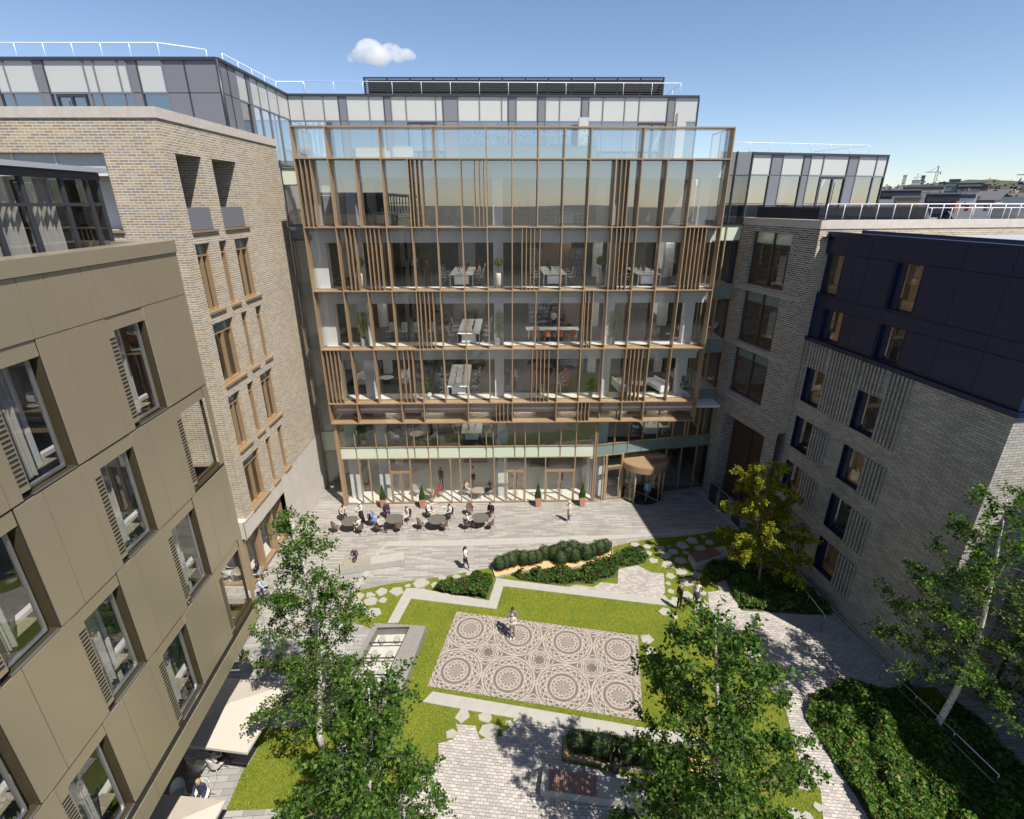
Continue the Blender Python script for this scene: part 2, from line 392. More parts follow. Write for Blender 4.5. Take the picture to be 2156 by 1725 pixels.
leafmat('plant_leaf', [(0, (.02, .06, .015)), (.6, (.05, .12, .025)), (1, (.12, .2, .04))], .3)
leafmat('bamboo_leaf', [(0, (.08, .13, .02)), (.6, (.18, .24, .04)), (1, (.3, .34, .06))], .4)
leafmat('grass_blade', [(0, (.05, .095, .012)), (.5, (.14, .19, .02)), (.8, (.23, .25, .028)), (1, (.36, .32, .06))], .3, .7)
# lawn
m, nt, b = newmat('lawn_green'); n1 = noise(nt, 14., 6, .8); n2 = noise(nt, .8, 6, .7); n3 = noise(nt, 45., 3, .7)
c = ramp(nt, n1, [(.3, (.05, .08, .012)), (.48, (.15, .18, .025)), (.62, (.24, .25, .035)), (.78, (.36, .34, .06))])
c = mixc(nt, .5, c, ramp(nt, n2, [(.32, (.45, .7, .55)), (.5, (.9, .95, .8)), (.68, (1.3, 1.05, .8))]), 'MULTIPLY')
c = mixc(nt, .45, c, ramp(nt, n3, [(.3, (.3, .35, .3)), (.7, (1.3, 1.3, 1.2))]), 'MULTIPLY')
nt.links.new(c, b.inputs['Base Color']); b.inputs['Roughness'].default_value = .95; b.inputs['Specular IOR Level'].default_value = .1
bump(nt, b, n3, .9, .05)
# birch bark
m, nt, b = newmat('birch_bark'); v = nt.nodes.new('ShaderNodeTexCoord'); mp = nt.nodes.new('ShaderNodeMapping'); mp.inputs['Scale'].default_value = (3, 3, 14)
nt.links.new(v.outputs['Object'], mp.inputs[0]); n1 = noise(nt, 1.2, 4, .6, vec=mp.outputs[0])
nt.links.new(ramp(nt, n1, [(.36, (.05, .04, .035)), (.44, (.50, .46, .40)), (.7, (.66, .62, .55))]), b.inputs['Base Color']); b.inputs['Roughness'].default_value = .8
plain('twig_bark', (.14, .10, .07), .9, var=.3, vs=10)
plain('bark', (.12, .095, .07), .9, var=.3, vs=10, bs=.4)
# patterned paving: circles, rings, petals and quatrefoils on a square lattice (uv in lattice units)
m, nt, b = newmat('mosaic_paving'); v = uvmap(nt); sp = nt.nodes.new('ShaderNodeSeparateXYZ'); nt.links.new(v, sp.inputs[0]); X.nt = nt
u0, v0 = X(sp.outputs[0]), X(sp.outputs[1])
def polar(du, dv):
    a = X.op('FRACT', u0+du)-.5; c = X.op('FRACT', v0+dv)-.5
    return X.op('SQRT', a*a+c*c), X.op('ARCTAN2', c, a), a, c
def ring(r, R0, wd):
    return X.op('SUBTRACT', 1., X.op('MINIMUM', X.op('ABSOLUTE', r-R0)/wd, 1.))
def mx(*a):
    q = a[0]
    for k in a[1:]: q = X.op('MAXIMUM', q, k)
    return q
r, t, a_, c_ = polar(0, 0)
pet = X.op('ABSOLUTE', X.op('SINE', t*6))
nine = X.op('COSINE', t*16)
inner = X.op('LESS_THAN', r, .17+.0)
g1 = mx(ring(r, .478, .024), ring(r, .43, .016), ring(r, .30, .022), ring(r, .215, .018), ring(r, .125+pet*.05, .022),
        ring(pet, .0, .35)*inner*.9, ring(r, .365+X.op('COSINE', t*9)*.042, .020), ring(r, .365-X.op('COSINE', t*9)*.042, .020))
ins = X.op('LESS_THAN', r, .50)
r2, t2, a2_, c2_ = polar(.5, .5)
p2 = X.op('ABSOLUTE', X.op('SINE', t2*4))
g2 = mx(ring(r2, .195, .018), ring(r2, .085+p2*.04, .018), ring(r2, .145+p2*.02, .016), ring(r2, .25+X.op('COSINE', t2*8)*.022, .018))
r3, t3, _, _ = polar(.5, 0); r4, t4, _, _ = polar(0, .5)
g3 = mx(ring(r3, .045, .014), ring(r4, .045, .014))
line = mx(g1*ins, g2*(1-ins), g3)
line = X.op('MINIMUM', line*1.9, 1.)
nz = noise(nt, 9., 5, .75); nz2 = noise(nt, 1.5, 3)
basec = ramp(nt, nz, [(.3, (.075, .06, .048)), (.7, (.15, .125, .105))]); lite = ramp(nt, nz, [(.25, (.22, .19, .165)), (.6, (.35, .31, .27))])
wash = X.op('MAXIMUM', X.op('SUBTRACT', .75, r*1.9), 0.)*.5
col = mixc(nt, X.op('MINIMUM', line+wash, 1.).k, basec, lite)
gx = X.op('ABSOLUTE', X.op('FRACT', u0*2)-.5); gy = X.op('ABSOLUTE', X.op('FRACT', v0*2)-.5)
jl = mx(X.op('LESS_THAN', X.op('SUBTRACT', .5, X.op('ABSOLUTE', X.op('FRACT', u0*2+.5)-.5)), .008), X.op('LESS_THAN', X.op('SUBTRACT', .5, X.op('ABSOLUTE', X.op('FRACT', v0*2+.5)-.5)), .008))
col = mixc(nt, (jl*.6).k, col, (.05, .04, .03)); nt.links.new(col, b.inputs['Base Color']); b.inputs['Roughness'].default_value = .85
# far city ground and walls
plain('far_ground', (.10, .10, .085), .95, var=.4, vs=.02)
plain('far_wood', (.055, .065, .035), .95, var=.5, vs=.05)
for n_, c_ in dict(far_brick=(.26, .12, .08), far_cream=(.50, .42, .33), far_white=(.68, .65, .62), far_slate=(.055, .06, .07), far_tan=(.33, .24, .16), far_grey=(.24, .25, .27), far_green=(.15, .22, .2)).items():
    plain(n_, c_, .8, var=.12, vs=.2)
for n_, c_ in dict(skin=(.42, .24, .165), skin_dark=(.16, .085, .055), cloth_black=(.012, .012, .015), cloth_white=(.52, .51, .50), cloth_beige=(.50, .42, .35), cloth_blue=(.10, .19, .42), cloth_pale_blue=(.30, .42, .62), cloth_navy=(.022, .024, .055), cloth_grey=(.13, .13, .14), cloth_red=(.42, .06, .03), cloth_pink=(.62, .47, .45), cloth_purple=(.045, .025, .065), cloth_cream=(.50, .43, .37), denim=(.03, .06, .20), hair_dark=(.018, .012, .010), hair_brown=(.09, .045, .025), hair_red=(.22, .07, .03), hair_blond=(.30, .21, .11), shoe_red=(.20, .03, .04)).items():
    plain(n_, c_, .75, var=.12, vs=8)
# ---------------------------------------------------------------- ground of the court
def sheet(name, poly, z, m, kind='structure', thick=0.):
    mb = MB()
    if thick: mb.prism(poly, z-thick, z)
    else: mb.sheet(poly, z)
    return mb.build(name, m, kind=kind)
sheet('ground', [(-4000, -4000), (9000, -4000), (9000, 9000), (-4000, 9000)], -1.2, 'far_ground')
sheet('paving', [(-60, -60), (60, -60), (60, 70), (-60, 70)], -.03, 'plank_paving')
sheet('terrace_paving', [(-13.5, 2), (-5, 2)] + gp(Cc, [(1100, 1060), (1330, 1012), (1500, 850)]) + [(-6.5, 18.5), (-7.4, 21.6)] + gp(A, [(240, 1560)]) + [(-12.5, 22.3), (-13.5, 22)], -.022, 'slab_paving')
lawn = gp(A, [(385, 1335), (630, 1280), (1100, 1215), (1500, 1140), (1530, 1228)]) + gp(B, [(380, 1090), (745, 975), (900, 935), (1090, 905), (1400, 880), (1800, 800)]) + [(17.6, 30), (19.1, 18.3), (20.5, 18.3), (20.5, 3), (2, 3)] + gp(Cc, [(1450, 1700), (700, 1645), (290, 1665), (550, 1055), (1330, 1012), (1560, 865)]) + [(-5.3, 17.2), (-4.7, 21.9), (-7.5, 21.9)] + gp(A, [(270, 1540)])
sheet('lawn', lawn, .012, 'lawn_green')
def band(name, poly, z=.03, m='concrete'): return sheet(name, poly, z, m, thick=.1)
# concrete bands
band('concrete_path', gp(A, [(652, 1592), (805, 1312), (890, 1310), (1475, 1412), (1535, 1230)]) + gp(B, [(0, 1255), (1115, 1390), (1262, 1415), (1275, 1455), (1170, 1450), (0, 1310)]) + gp(A, [(1590, 1295), (1535, 1480), (845, 1395), (740, 1592)]), .05)
band('concrete_path', gp(Dd, [(45, 775), (130, 790), (1590, 1040), (1830, 1075), (2050, 1120), (2030, 1195), (1600, 1130), (1085, 1048), (165, 887), (-30, 850)]), .05)
band('concrete_path', gp(A, [(545, 1045), (655, 925), (1400, 910)]) + gp(B, [(0, 898), (600, 880), (1100, 862), (1300, 835), (1655, 825), (1680, 862), (1100, 880), (700, 915), (500, 930), (0, 945)]) + gp(A, [(1400, 962), (640, 965), (575, 1045)]), -.012)
band('concrete_path', gp(A, [(300, 1470), (345, 1350), (470, 1165), (520, 1165), (385, 1350), (270, 1540)]), -.008)
band('concrete_path', gp(B, [(1440, 530), (1500, 518), (1650, 640), (1840, 800), (1700, 800)]), -.008)
# white setts
sett = lambda poly, z=.026: sheet('cobble_paving', poly, z, 'cobbles')
sett(gp(B, [(795, 1155), (950, 1125), (1060, 1180), (1163, 1190), (1172, 1345), (1115, 1392), (380, 1302), (450, 1280), (595, 1300), (655, 1262), (790, 1275)]))
sett(gp(Dd, [(213, 1012), (230, 1060), (195, 1125), (80, 1158)]) + gp(Cc, [(1865, 1160), (1870, 1300), (1610, 1500), (1300, 1640)]) + [(-5.5, 8.5), (-5, 3), (9.5, 3)] + gp(Dd, [(1800, 1709), (1635, 1665), (1620, 1430), (1440, 1378), (990, 1290), (1000, 1098), (1083, 1098), (1088, 1048), (645, 968), (610, 1042), (560, 1058), (553, 1102), (390, 1125), (358, 1027)]))
sett(gp(G, [(145, 720), (265, 705), (230, 630), (320, 600), (415, 800), (480, 905), (1040, 940), (1395, 955), (1950, 1450)]) + gp(E, [(1385, 640), (1300, 672), (1190, 692), (950, 650), (760, 720), (735, 870), (860, 1060), (1050, 1360), (1140, 1516), (1200, 1640), (850, 1640), (845, 1516), (830, 1330), (690, 1150), (600, 800), (300, 400), (150, 250), (105, 190)]))
# patterned square of paving
c4 = [Vector(g(*Dd(*p), 0)) for p in ((220, 185), (1552, 362), (1588, 990), (5, 735))]
mb = MB(); mb.sheet([(p.x, p.y) for p in c4], .034); o = mb.build('patterned_paving', 'mosaic_paving', kind='structure')
org = g(*Dd(*(320, 310)), 0); ex = g(*Dd(1410, 465), 0)-org; ex = ex/3.; ey = g(*Dd(215, 620), 0)-org
det = ex.x*ey.y-ex.y*ey.x
for lp in o.data.loops:
    p = o.data.vertices[lp.vertex_index].co-org
    o.data.uv_layers[0].data[lp.index].uv = ((p.x*ey.y-p.y*ey.x)/det+.5+5, (ex.x*p.y-ex.y*p.x)/det+.5+5)
# stepping stones
def stone(c, r, i):
    rr = random.Random(i*31+5); k = rr.choice([5, 5, 6]); a0 = rr.random()*6; pts = []
    for j in range(k):
        t = a0+2*math.pi*(j+rr.uniform(-.22, .22))/k; q = r*rr.uniform(.85, 1.15); pts.append((c.x+q*math.cos(t), c.y+q*.92*math.sin(t)))
    mb = MB(); mb.prism(pts, -.02, .045)
    mb.build('stepping_stone', 'flag_stone', label='irregular pale flat stone slab set in the grass', cat='stepping stone', group='stepping stones in the grass')
si = 0
for f, lst in ((A, [(415, 1380, 50), (515, 1365, 40), (605, 1340, 52), (725, 1340, 60), (390, 1440, 60), (520, 1415, 55), (618, 1408, 35), (450, 1485, 47), (355, 1490, 25), (545, 1505, 65), (820, 1290, 28), (925, 1270, 65), (1035, 1280, 36), (1155, 1280, 58), (1095, 1230, 36), (1215, 1230, 55), (1325, 1195, 40), (940, 1330, 33)]),
    (B, [(935, 958, 38), (1025, 972, 35), (1130, 985, 38), (1205, 972, 15), (1305, 965, 55), (1240, 1015, 45), (1395, 925, 50), (1485, 893, 22), (1530, 940, 42), (1025, 1025, 40), (1075, 1085, 38), (1170, 1045, 50), (1195, 1120, 55), (1300, 1085, 55), (1340, 1025, 26), (1305, 1175, 50), (1425, 1200, 45), (1215, 1210, 40), (1460, 1148, 28), (1350, 1260, 58), (1195, 1270, 25), (1220, 1335, 30), (1350, 1370, 55), (1155, 1385, 42), (1175, 1500, 50), (1465, 1425, 60), (1480, 1350, 30), (1250, 1540, 30), (1655, 810, 35), (1735, 822, 38), (1455, 985, 48), (1250, 1400, 32), (1420, 1470, 36)]),
    (Dd, [(1625, 390, 50), (1650, 480, 48), (265, 950, 60), (430, 965, 58), (600, 1005, 28), (460, 1065, 72), (180, 1085, 45)]),
    (E, [(710, 1290, 50), (815, 1440, 32), (660, 1490, 45), (745, 1505, 40), (10, 100, 28)])):
    for x, y, r in lst:
        c = g(*f(x, y)); e = g(*f(x+r, y)); stone(c, (e-c).length*1.02, si); si += 1
# fine grass tufts over the lawn
def in_poly(p, poly):
    x, y = p; c = False
    for i in range(len(poly)):
        x1, y1 = poly[i-1]; x2, y2 = poly[i]
        if (y1 > y) != (y2 > y) and x < (x2-x1)*(y-y1)/(y2-y1)+x1: c = not c
    return c
def pmask(X_, Y_, poly):
    c = np.zeros(len(X_), bool)
    for i in range(len(poly)):
        x1, y1 = poly[i-1]; x2, y2 = poly[i]
        if y1 == y2: continue
        k = ((y1 > Y_) != (y2 > Y_)) & (X_ < (x2-x1)*(Y_-y1)/(y2-y1)+x1); c ^= k
    return c
hard = []
for o in COL.objects:
    if o.type == 'MESH' and o.name.split('.')[0] in ('concrete_path', 'cobble_paving', 'patterned_paving', 'stepping_stone'):
        me = o.data; f0 = me.polygons[0]; hard.append([(me.vertices[i].co.x, me.vertices[i].co.y) for i in f0.vertices])
rng = np.random.default_rng(3)
lx, ly = [p[0] for p in lawn], [p[1] for p in lawn]
n = 150000; X_ = rng.uniform(-12, 16, n); Y_ = rng.uniform(9, 33, n); k = pmask(X_, Y_, lawn)
for h in hard: k &= ~pmask(X_, Y_, h)
X_, Y_ = X_[k], Y_[k]; n = len(X_); Z_ = np.full(n, .014)
t = rng.uniform(0, 6.28, n); h = rng.uniform(.02, .055, n); wd = .008+rng.uniform(0, .012, n); lean = rng.normal(0, .03, (n, 2))
dx, dy = np.cos(t)*wd, np.sin(t)*wd; bx, by, bz = X_, Y_, Z_
P = np.stack([np.stack([bx-dx, by-dy, bz], 1), np.stack([bx+dx, by+dy, bz], 1), np.stack([bx+dx*.3+lean[:, 0], by+dy*.3+lean[:, 1], bz+h], 1), np.stack([bx-dx*.3+lean[:, 0], by-dy*.3+lean[:, 1], bz+h*.9], 1)], 1).reshape(-1, 3)
tag(cloud_mesh('grass', P, np.arange(n*4).reshape(n, 4), 'grass_blade'), 'short yellow green mossy grass blades of the lawn', 'grass', kind='stuff')
# low foliage masses
def cover(name, poly, n, size, hgt, m, label, cat, seed=1, lump=.8):
    rg = np.random.default_rng(seed); xs = [p[0] for p in poly]; ys = [p[1] for p in poly]
    X1 = rg.uniform(min(xs), max(xs), n); Y1 = rg.uniform(min(ys), max(ys), n); k = pmask(X1, Y1, poly); X1, Y1 = X1[k], Y1[k]
    hh = hgt*(.45+.3*np.sin(X1*2.1/lump+1)*np.cos(Y1*1.9/lump)+.25*np.sin(X1*5.3/lump)*np.sin(Y1*4.7/lump))
    mnd = np.random.default_rng(seed+50); c0 = np.stack([mnd.uniform(min(xs), max(xs), 90), mnd.uniform(min(ys), max(ys), 90)], 1); cr0 = mnd.uniform(.25, .7, 90); chh = mnd.uniform(.3, 1.25, 90)*hgt; bump_ = np.zeros(len(X1))
    for (q0, q1), q2, q3 in zip(c0, cr0, chh): bump_ = np.maximum(bump_, q3*np.sqrt(np.clip(1-((X1-q0)**2+(Y1-q1)**2)/q2**2, 0, 1)))
    Z1 = .03+np.maximum(np.abs(hh)*.5, bump_)*rg.uniform(.55, 1.02, len(X1))
    P, Q = leaves(np.stack([X1, Y1, Z1], 1), size, rg, droop=-.25)
    mb = MB(); mb.sheet(poly, .018)
    bed = mb.build('earth', 'earth', kind='structure')
    return tag(cloud_mesh(name, P, Q, m), label, cat, kind='stuff')
right_bed = gp(E, [(735, 870), (760, 720), (950, 650), (1190, 692), (1300, 672), (1385, 640), (1560, 790), (1700, 760), (2156, 1230), (2500, 1640), (1200, 1640), (1140, 1516), (1050, 1360), (860, 1060)])
cover('ground_cover', right_bed, 52000, .17, .6, 'cover_leaf', 'dense leafy ground cover with reddish leaves beside the long handrail', 'ground cover', 2)
dark_bed = gp(G, [(130, 480), (330, 420), (500, 415), (900, 500), (1380, 940), (1040, 937), (480, 900), (418, 800), (330, 598), (225, 625), (120, 560)])
cover('ground_cover', dark_bed, 26000, .14, .6, 'cover_leaf', 'shaded planting under the yellow tree by the brick wall', 'ground cover', 3)
bed1 = gp(A, [(1045, 1350), (1090, 1300), (1270, 1275), (1320, 1235), (1500, 1225), (1505, 1300), (1460, 1400), (1300, 1390), (1150, 1370)])
cover('bedding_plants', bed1, 6500, .15, .6, 'bed_leaf', 'leafy red and green bedding plants inside the corner of the zigzag path', 'bedding plants', 4)
bed2 = gp(B, [(0, 1230), (100, 1180), (500, 1160), (640, 1110), (780, 1070), (830, 1010), (960, 1000), (1040, 1060), (1010, 1105), (930, 1125), (790, 1140), (790, 1215), (640, 1255), (590, 1275), (440, 1275), (330, 1285), (150, 1265)]); bed2 = bed2+gp(A, [(1720, 1240), (1660, 1205), (1760, 1190)])
cover('bedding_plants', bed2, 13000, .15, .6, 'bed_leaf', 'long bed of leafy plants between the clipped hedge and the white setts', 'bedding plants', 5)
bed3 = gp(Dd, [(1730, 1440), (1850, 1420), (2000, 1480), (2150, 1709), (1790, 1720), (1700, 1600)])
cover('bedding_plants', bed3, 3500, .15, .5, 'bed_leaf', 'leafy plants in the grass right of the dark slatted bench', 'bedding plants', 6)
# spiky grasses
def spiky(loc, h, lab):
    mb = MB(); r = random.Random(int(loc[0]*100)); c = Vector(loc)
    for i in range(160):
        t = r.uniform(0, 6.28); L = h*r.uniform(.6, 1.1); o = r.uniform(.15, .8)*L; d = Vector((math.cos(t), math.sin(t), 0)); s = Vector((-d.y, d.x, 0))*.008
        m1 = c+d*o*.4+Vector((0, 0, L*.6)); m2 = c+d*o+Vector((0, 0, L*.75))
        mb.face([c-s, c+s, m1+s, m1-s], raw=True); mb.face([m1-s, m1+s, m2+s*.2, m2-s*.2], raw=True)
    mb.build('ornamental_grass', 'plant_leaf', label=lab, cat='ornamental grass', group='spiky grass clumps')
for f, x, y, h, lab in ((Dd, 1760, 1530, .5, 'spiky grass clump nearest the end of the dark slatted bench'), (Dd, 1800, 1650, .5, 'spiky grass clump at the bottom edge of the lawn by the bench'), (E, 1330, 950, .6, 'spiky grass clump amid the ground cover near the leaning birch'), (E, 1400, 1330, .6, 'spiky grass clump low in the ground cover'), (E, 2100, 1420, .7, 'spiky grass clump at the right end of the ground cover'), (B, 790, 1090, .5, 'spiky grass clump behind the white setts corner'), (B, 860, 1020, .4, 'spiky grass clump beside the end of the clipped hedge')):
    spiky(tuple(g(*f(x, y))), h, lab)
# hedge planters: kerb, mulch, clipped balls
def planter(poly, name, lab):
    t = thing('planter', lab, 'planter', (poly[0][0], poly[0][1], 0), world=True)
    mb = MB(); mb.sheet(poly, .05); mb.build('mulch', 'bark_mulch', t)
    mb = MB()
    for i in range(len(poly)):
        p, q = poly[i-1], poly[i]; mb.beam((*p, .05), (*q, .05), .05, .2)
    mb.build('edging', 'concrete_side', t)
pl1 = gp(A, [(1500, 1140), (1525, 1228)]) + gp(B, [(0, 1198), (430, 1150), (620, 1100), (750, 1058), (735, 975), (650, 985), (250, 1045)]); 
pl1 = gp(A, [(1500, 1140), (1525, 1228), (1760, 1175)]) + gp(B, [(130, 1163), (430, 1150), (620, 1100), (750, 1058), (740, 985), (400, 1045), (100, 1110)])
planter(pl1, 'a', 'long curved planter of bark mulch holding the clipped hedge by the plaza')
pl2 = gp(Dd, [(1012, 1098), (1002, 1268), (1350, 1330), (1890, 1412), (2090, 1400), (2060, 1290), (1700, 1190), (1290, 1130)])
planter(pl2, 'b', 'long planter of bark mulch behind the dark slatted bench')
def ball(seed, rad=.5):
    rg = np.random.default_rng(seed); n = 2400; d = rg.normal(size=(n, 3)); d /= np.linalg.norm(d, axis=1)[:, None]
    lump = 1+.10*np.sin(d[:, 0]*5+seed)*np.cos(d[:, 1]*6)+.06*np.sin(d[:, 2]*9+seed)
    C = d*(rad*lump*rg.uniform(.84, 1.08, n))[:, None]; C[:, 2] = C[:, 2]*1.1+rad*1.0
    P, Q = leaves(C, .05, rg, droop=-.2)
    mb = MB(); pr = [(rad*.8*math.sin(a), rad*(1-1.0*math.cos(a))) for a in np.linspace(.05, 3.09, 9)]
    t = thing('clipped_shrub', 'round clipped dark green shrub', 'shrub')
    o = cloud_mesh('foliage', P, Q, 'hedge_leaf', t); mb.lathe(pr, n=12); mb.build('core', 'earth', t); return Kind(t)
balls = [ball(1), ball(2), ball(3)]
h1 = [(A, 1560, 1165), (A, 1610, 1150), (A, 1660, 1135), (A, 1700, 1110), (A, 1755, 1125), (A, 1815, 1120), (A, 1870, 1105), (A, 1925, 1080), (A, 1980, 1075), (A, 2040, 1100), (A, 2075, 1050), (A, 2110, 1085), (A, 2150, 1045), (B, 330, 1120), (B, 395, 1090), (B, 440, 1100), (B, 490, 1060), (B, 535, 1080), (B, 585, 1055), (B, 640, 1040), (B, 690, 1020), (B, 380, 1060), (B, 300, 1060), (B, 270, 1085)]
ords = ['first', 'second', 'third', 'fourth', 'fifth', 'sixth', 'seventh', 'eighth', 'ninth', 'tenth', 'eleventh', 'twelfth']
h1.sort(key=lambda q: q[0](q[1], q[2])[0])
for i, (f, x, y) in enumerate(h1):
    p = g(*f(x, y)); k = i if i < 12 else len(h1)-1-i; side = 'left' if i < 12 else 'right'
    balls[i % 3].put((p.x, p.y+.15, .03), i*1.3, 'round clipped shrub, %s from the %s end of the plaza hedge' % (ords[min(k, 11)], side), 'clipped shrubs of the plaza hedge', R.uniform(.82, 1.0))
h2 = [(1100, 1190), (1180, 1200), (1235, 1220), (1330, 1235), (1400, 1250), (1450, 1285), (1520, 1260), (1590, 1290), (1660, 1310), (1740, 1330), (1800, 1320), (1860, 1300)]
for i, (x, y) in enumerate(h2):
    p = g(*Dd(x, y)); balls[(i+1) % 3].put((p.x, p.y, .03), i*2.1, 'round clipped shrub, %s from the left in the planter behind the dark slatted bench' % ords[i], 'clipped shrubs behind the bench', R.uniform(.85, 1.05))
# ---------------------------------------------------------------- central office building
a_ = math.radians(1.3); FB = Fr((0, 34.5), (math.cos(a_), math.sin(a_)))
X0, XE = -13.06, 13.25; XK = [X0+1.98+1.577*k for k in range(15)]
ZL = [26.0, 24.3, 20.4, 16.45, 12.5, 8.56, 7.05]
off = thing('office_building', 'glass office block with bronze fins facing the court', 'office building', (0, 34.5, 0), world=True)
def put(mb, name, m, parent=off, **k): return mb.build(name, m, parent, **k)
def off_part(name, m, fn, parent=off):
    mb = MB(FB); fn(mb); return mb.build(name, m, parent)
GD = .62
# horizontal ledges
for z in ZL:
    mb = MB(FB); hh = .07; mb.box(X0-.03, XE+.03, 0, GD+.06, z-hh, z); put(mb, 'ledge', 'bronze')
rows = [([0, 2, 4, 6, 7, 8, 9, 10, 12], []),
        (list(range(15)), [X0+.3, X0+.6, X0+.88] + [XK[3]+q for q in (.19, .47, .75)] + [XK[6]-q for q in (.76, .46, .2)] + [XK[11]+q for q in (.34, .62, .87)]),
        ([k for k in range(15) if k not in (1, 8)], [XK[0]+q for q in (.55, .82, 1.09)] + [XK[2]-q for q in (1.31, 1.05, .78, .5)] + [XK[7]+q for q in (.63, .9, 1.18, 1.42, 1.77)] + [XK[11]+q for q in (.33, .59, .85, 1.14)] + [XK[14]+q for q in (.29, .55, .81, 1.07, 1.33)]),
        (list(range(15)), [XK[3]+q for q in (.21, .52, .79, 1.06)] + [XK[10]+q for q in (.12, .36, .64)]),
        ([k for k in range(15) if k != 8], [X0+q for q in (.3, .57, .84, 1.1)] + [XK[2]+q for q in (.4, .72, 1.0)] + [XK[8]+q for q in (-.2, .12, .4, .66, .97)] + [XK[12]+q for q in (.33, .58, .87, 1.15)]),
        ([0, 2, 3, 5, 7, 9, 10, 12, 13], [XK[7]-q for q in (1.15, .9, .62, .33)] + [XK[10]+q for q in (.26, .52, .8)])]
sill = off_part
for r, (ks, fins) in enumerate(rows):
    zt, zb = ZL[r]-.07, ZL[r+1]
    for x in [X0]+[XK[k] for k in ks]+[XE]:
        mb = MB(FB); mb.box(x-.032, x+.032, .004, GD, zb, zt); put(mb, 'mullion', 'bronze')
    for x in fins:
        mb = MB(FB); mb.box(x-.025, x+.025, .03, GD-.06, zb, zt); put(mb, 'fin', 'bronze')
    edges = [X0]+[XK[k] for k in ks]+[XE]
    for a, b in zip(edges, edges[1:]):
        mb = MB(FB)
        if r == 5:
            mb.box(a+.04, b-.04, GD+.02, GD+.06, zb+.52, zt-.02); put(mb, 'spandrel', 'spandrel_rose')
            mb = MB(FB); mb.wall(a+.035, b-.035, zb, zb+.5, d=GD+.01); put(mb, 'window_pane', 'glass_clear')
        else:
            mb.wall(a+.035, b-.035, zb, zt, d=GD+.01); put(mb, 'window_pane', 'glass_pale' if r == 0 else ('glass_high' if r == 1 else 'glass_clear'))
# window surrounds: inner bronze lining along sill
for z in ZL[1:6]:
    mb = MB(FB); mb.box(X0, XE, GD+.05, GD+.1, z, z+.06); put(mb, 'sill', 'bronze')
# side returns of the box
for x, nm in ((X0, 'l'), (XE, 'r')):
    sg = 1 if nm == 'l' else -1
    for r in range(0, 6):
        zt, zb = ZL[r]-.07, ZL[r+1]
        mb = MB(FB); T2 = Fr(FB(x-.0*sg, GD, 0), FB.n, -FB.u*1.0)
        mb = MB(T2); mb.wall(.05, 2.9, zb, zt, d=0); put(mb, 'side_pane', 'glass_pale' if r == 0 else 'glass_clear')
        for yy in (.0, 1.5, 2.95):
            mb = MB(FB); mb.box(x-.03, x+.03, GD+yy, GD+yy+.07, zb, zt); put(mb, 'side_mullion', 'bronze')
    for z in ZL:
        mb = MB(FB); mb.box(x-.03, x+.03, GD+.06, GD+3, z-.07, z); put(mb, 'side_rail', 'bronze')
# floor slabs with white soffit beams
DEP = 14
for i, z in enumerate((24.3, 20.4, 16.45, 12.5, 8.56)):
    mb = MB(FB); mb.box(X0+.05, XE-.05, GD+.12, DEP, z-.30, z-.075); put(mb, 'floor_slab', 'slab_edge')
    mb = MB(FB); mb.box(X0+.05, XE-.05, GD+.125, DEP, z-.07, z-.035); put(mb, 'floor_finish', 'stone_floor' if i == 0 else 'carpet_floor')
    mb = MB(FB); mb.box(X0+.08, XE-.08, GD+.13, GD+1.5, z-.034, z-.02); put(mb, 'floor_sun_strip', 'stone_floor')  # pale strip paints the sun patch behind the glass onto the floor
    mb = MB(FB); mb.box(X0+.1, XE-.1, 1.0, 1.4, z-1.02, z-.3); mb.box(X0+.08, XE-.08, .80, 1.55, z-.52, z-.305); put(mb, 'beam', 'plaster')
    mb = MB(FB); mb.box(X0+.1, XE-.1, 1.5, DEP, z-.95, z-.86); put(mb, 'ceiling', 'ceiling_paint')
    for q in range(7):
        for dd in ((3.2, 6.6) if i else ()): mb = MB(FB); x = X0+2.6+q*3.55; mb.box(x, x+1.5, dd, dd+.14, z-.985, z-.952); put(mb, 'ceiling_light', 'lamp_light')  # real on the first floor; on other floors added to brighten the rooms
mb = MB(FB); mb.box(X0+.3, XE+2.2, 4.5, DEP, 4.35, 4.55); mb.box(X0+.3, 6.3, .75, 4.5, 4.35, 4.55); put(mb, 'floor_slab', 'slab_edge')
mb = MB(FB); mb.box(X0+.3, 6.2, .8, DEP, 4.56, 4.6); mb.box(6.2, XE+2, 2.6, DEP, 4.56, 4.6); put(mb, 'floor_finish', 'carpet_floor')
mb = MB(FB); mb.box(X0+.3, 6.2, 1.2, DEP, 3.75, 3.85); mb.box(6.2, XE+2, 3.2, DEP, 3.75, 3.85); put(mb, 'ceiling', 'ceiling_paint')
mb = MB(FB); mb.box(X0+.3, XE+2, .62, DEP, 7.8, 7.95); put(mb, 'ceiling', 'ceiling_paint')
for q in range(7):
    for zz_ in (7.79, 3.74): mb = MB(FB); x = X0+1.4+q*2.6; mb.box(x, x+1.3, 3.6, 3.74, zz_-.03, zz_); put(mb, 'ceiling_light', 'lamp_light')  # first-floor strips are real, ground-floor strips added to brighten the room
mb = MB(FB); mb.box(X0+.3, XE, .42, 2.5, 7.0, 7.045); put(mb, 'soffit', 'bronze')
mb = MB(FB); mb.box(X0+.1, 6.2, .7, DEP, -.02, .01); mb.box(6.2, XE+2.4, 2.9, DEP, -.02, .012); put(mb, 'floor_finish', 'stone_floor')
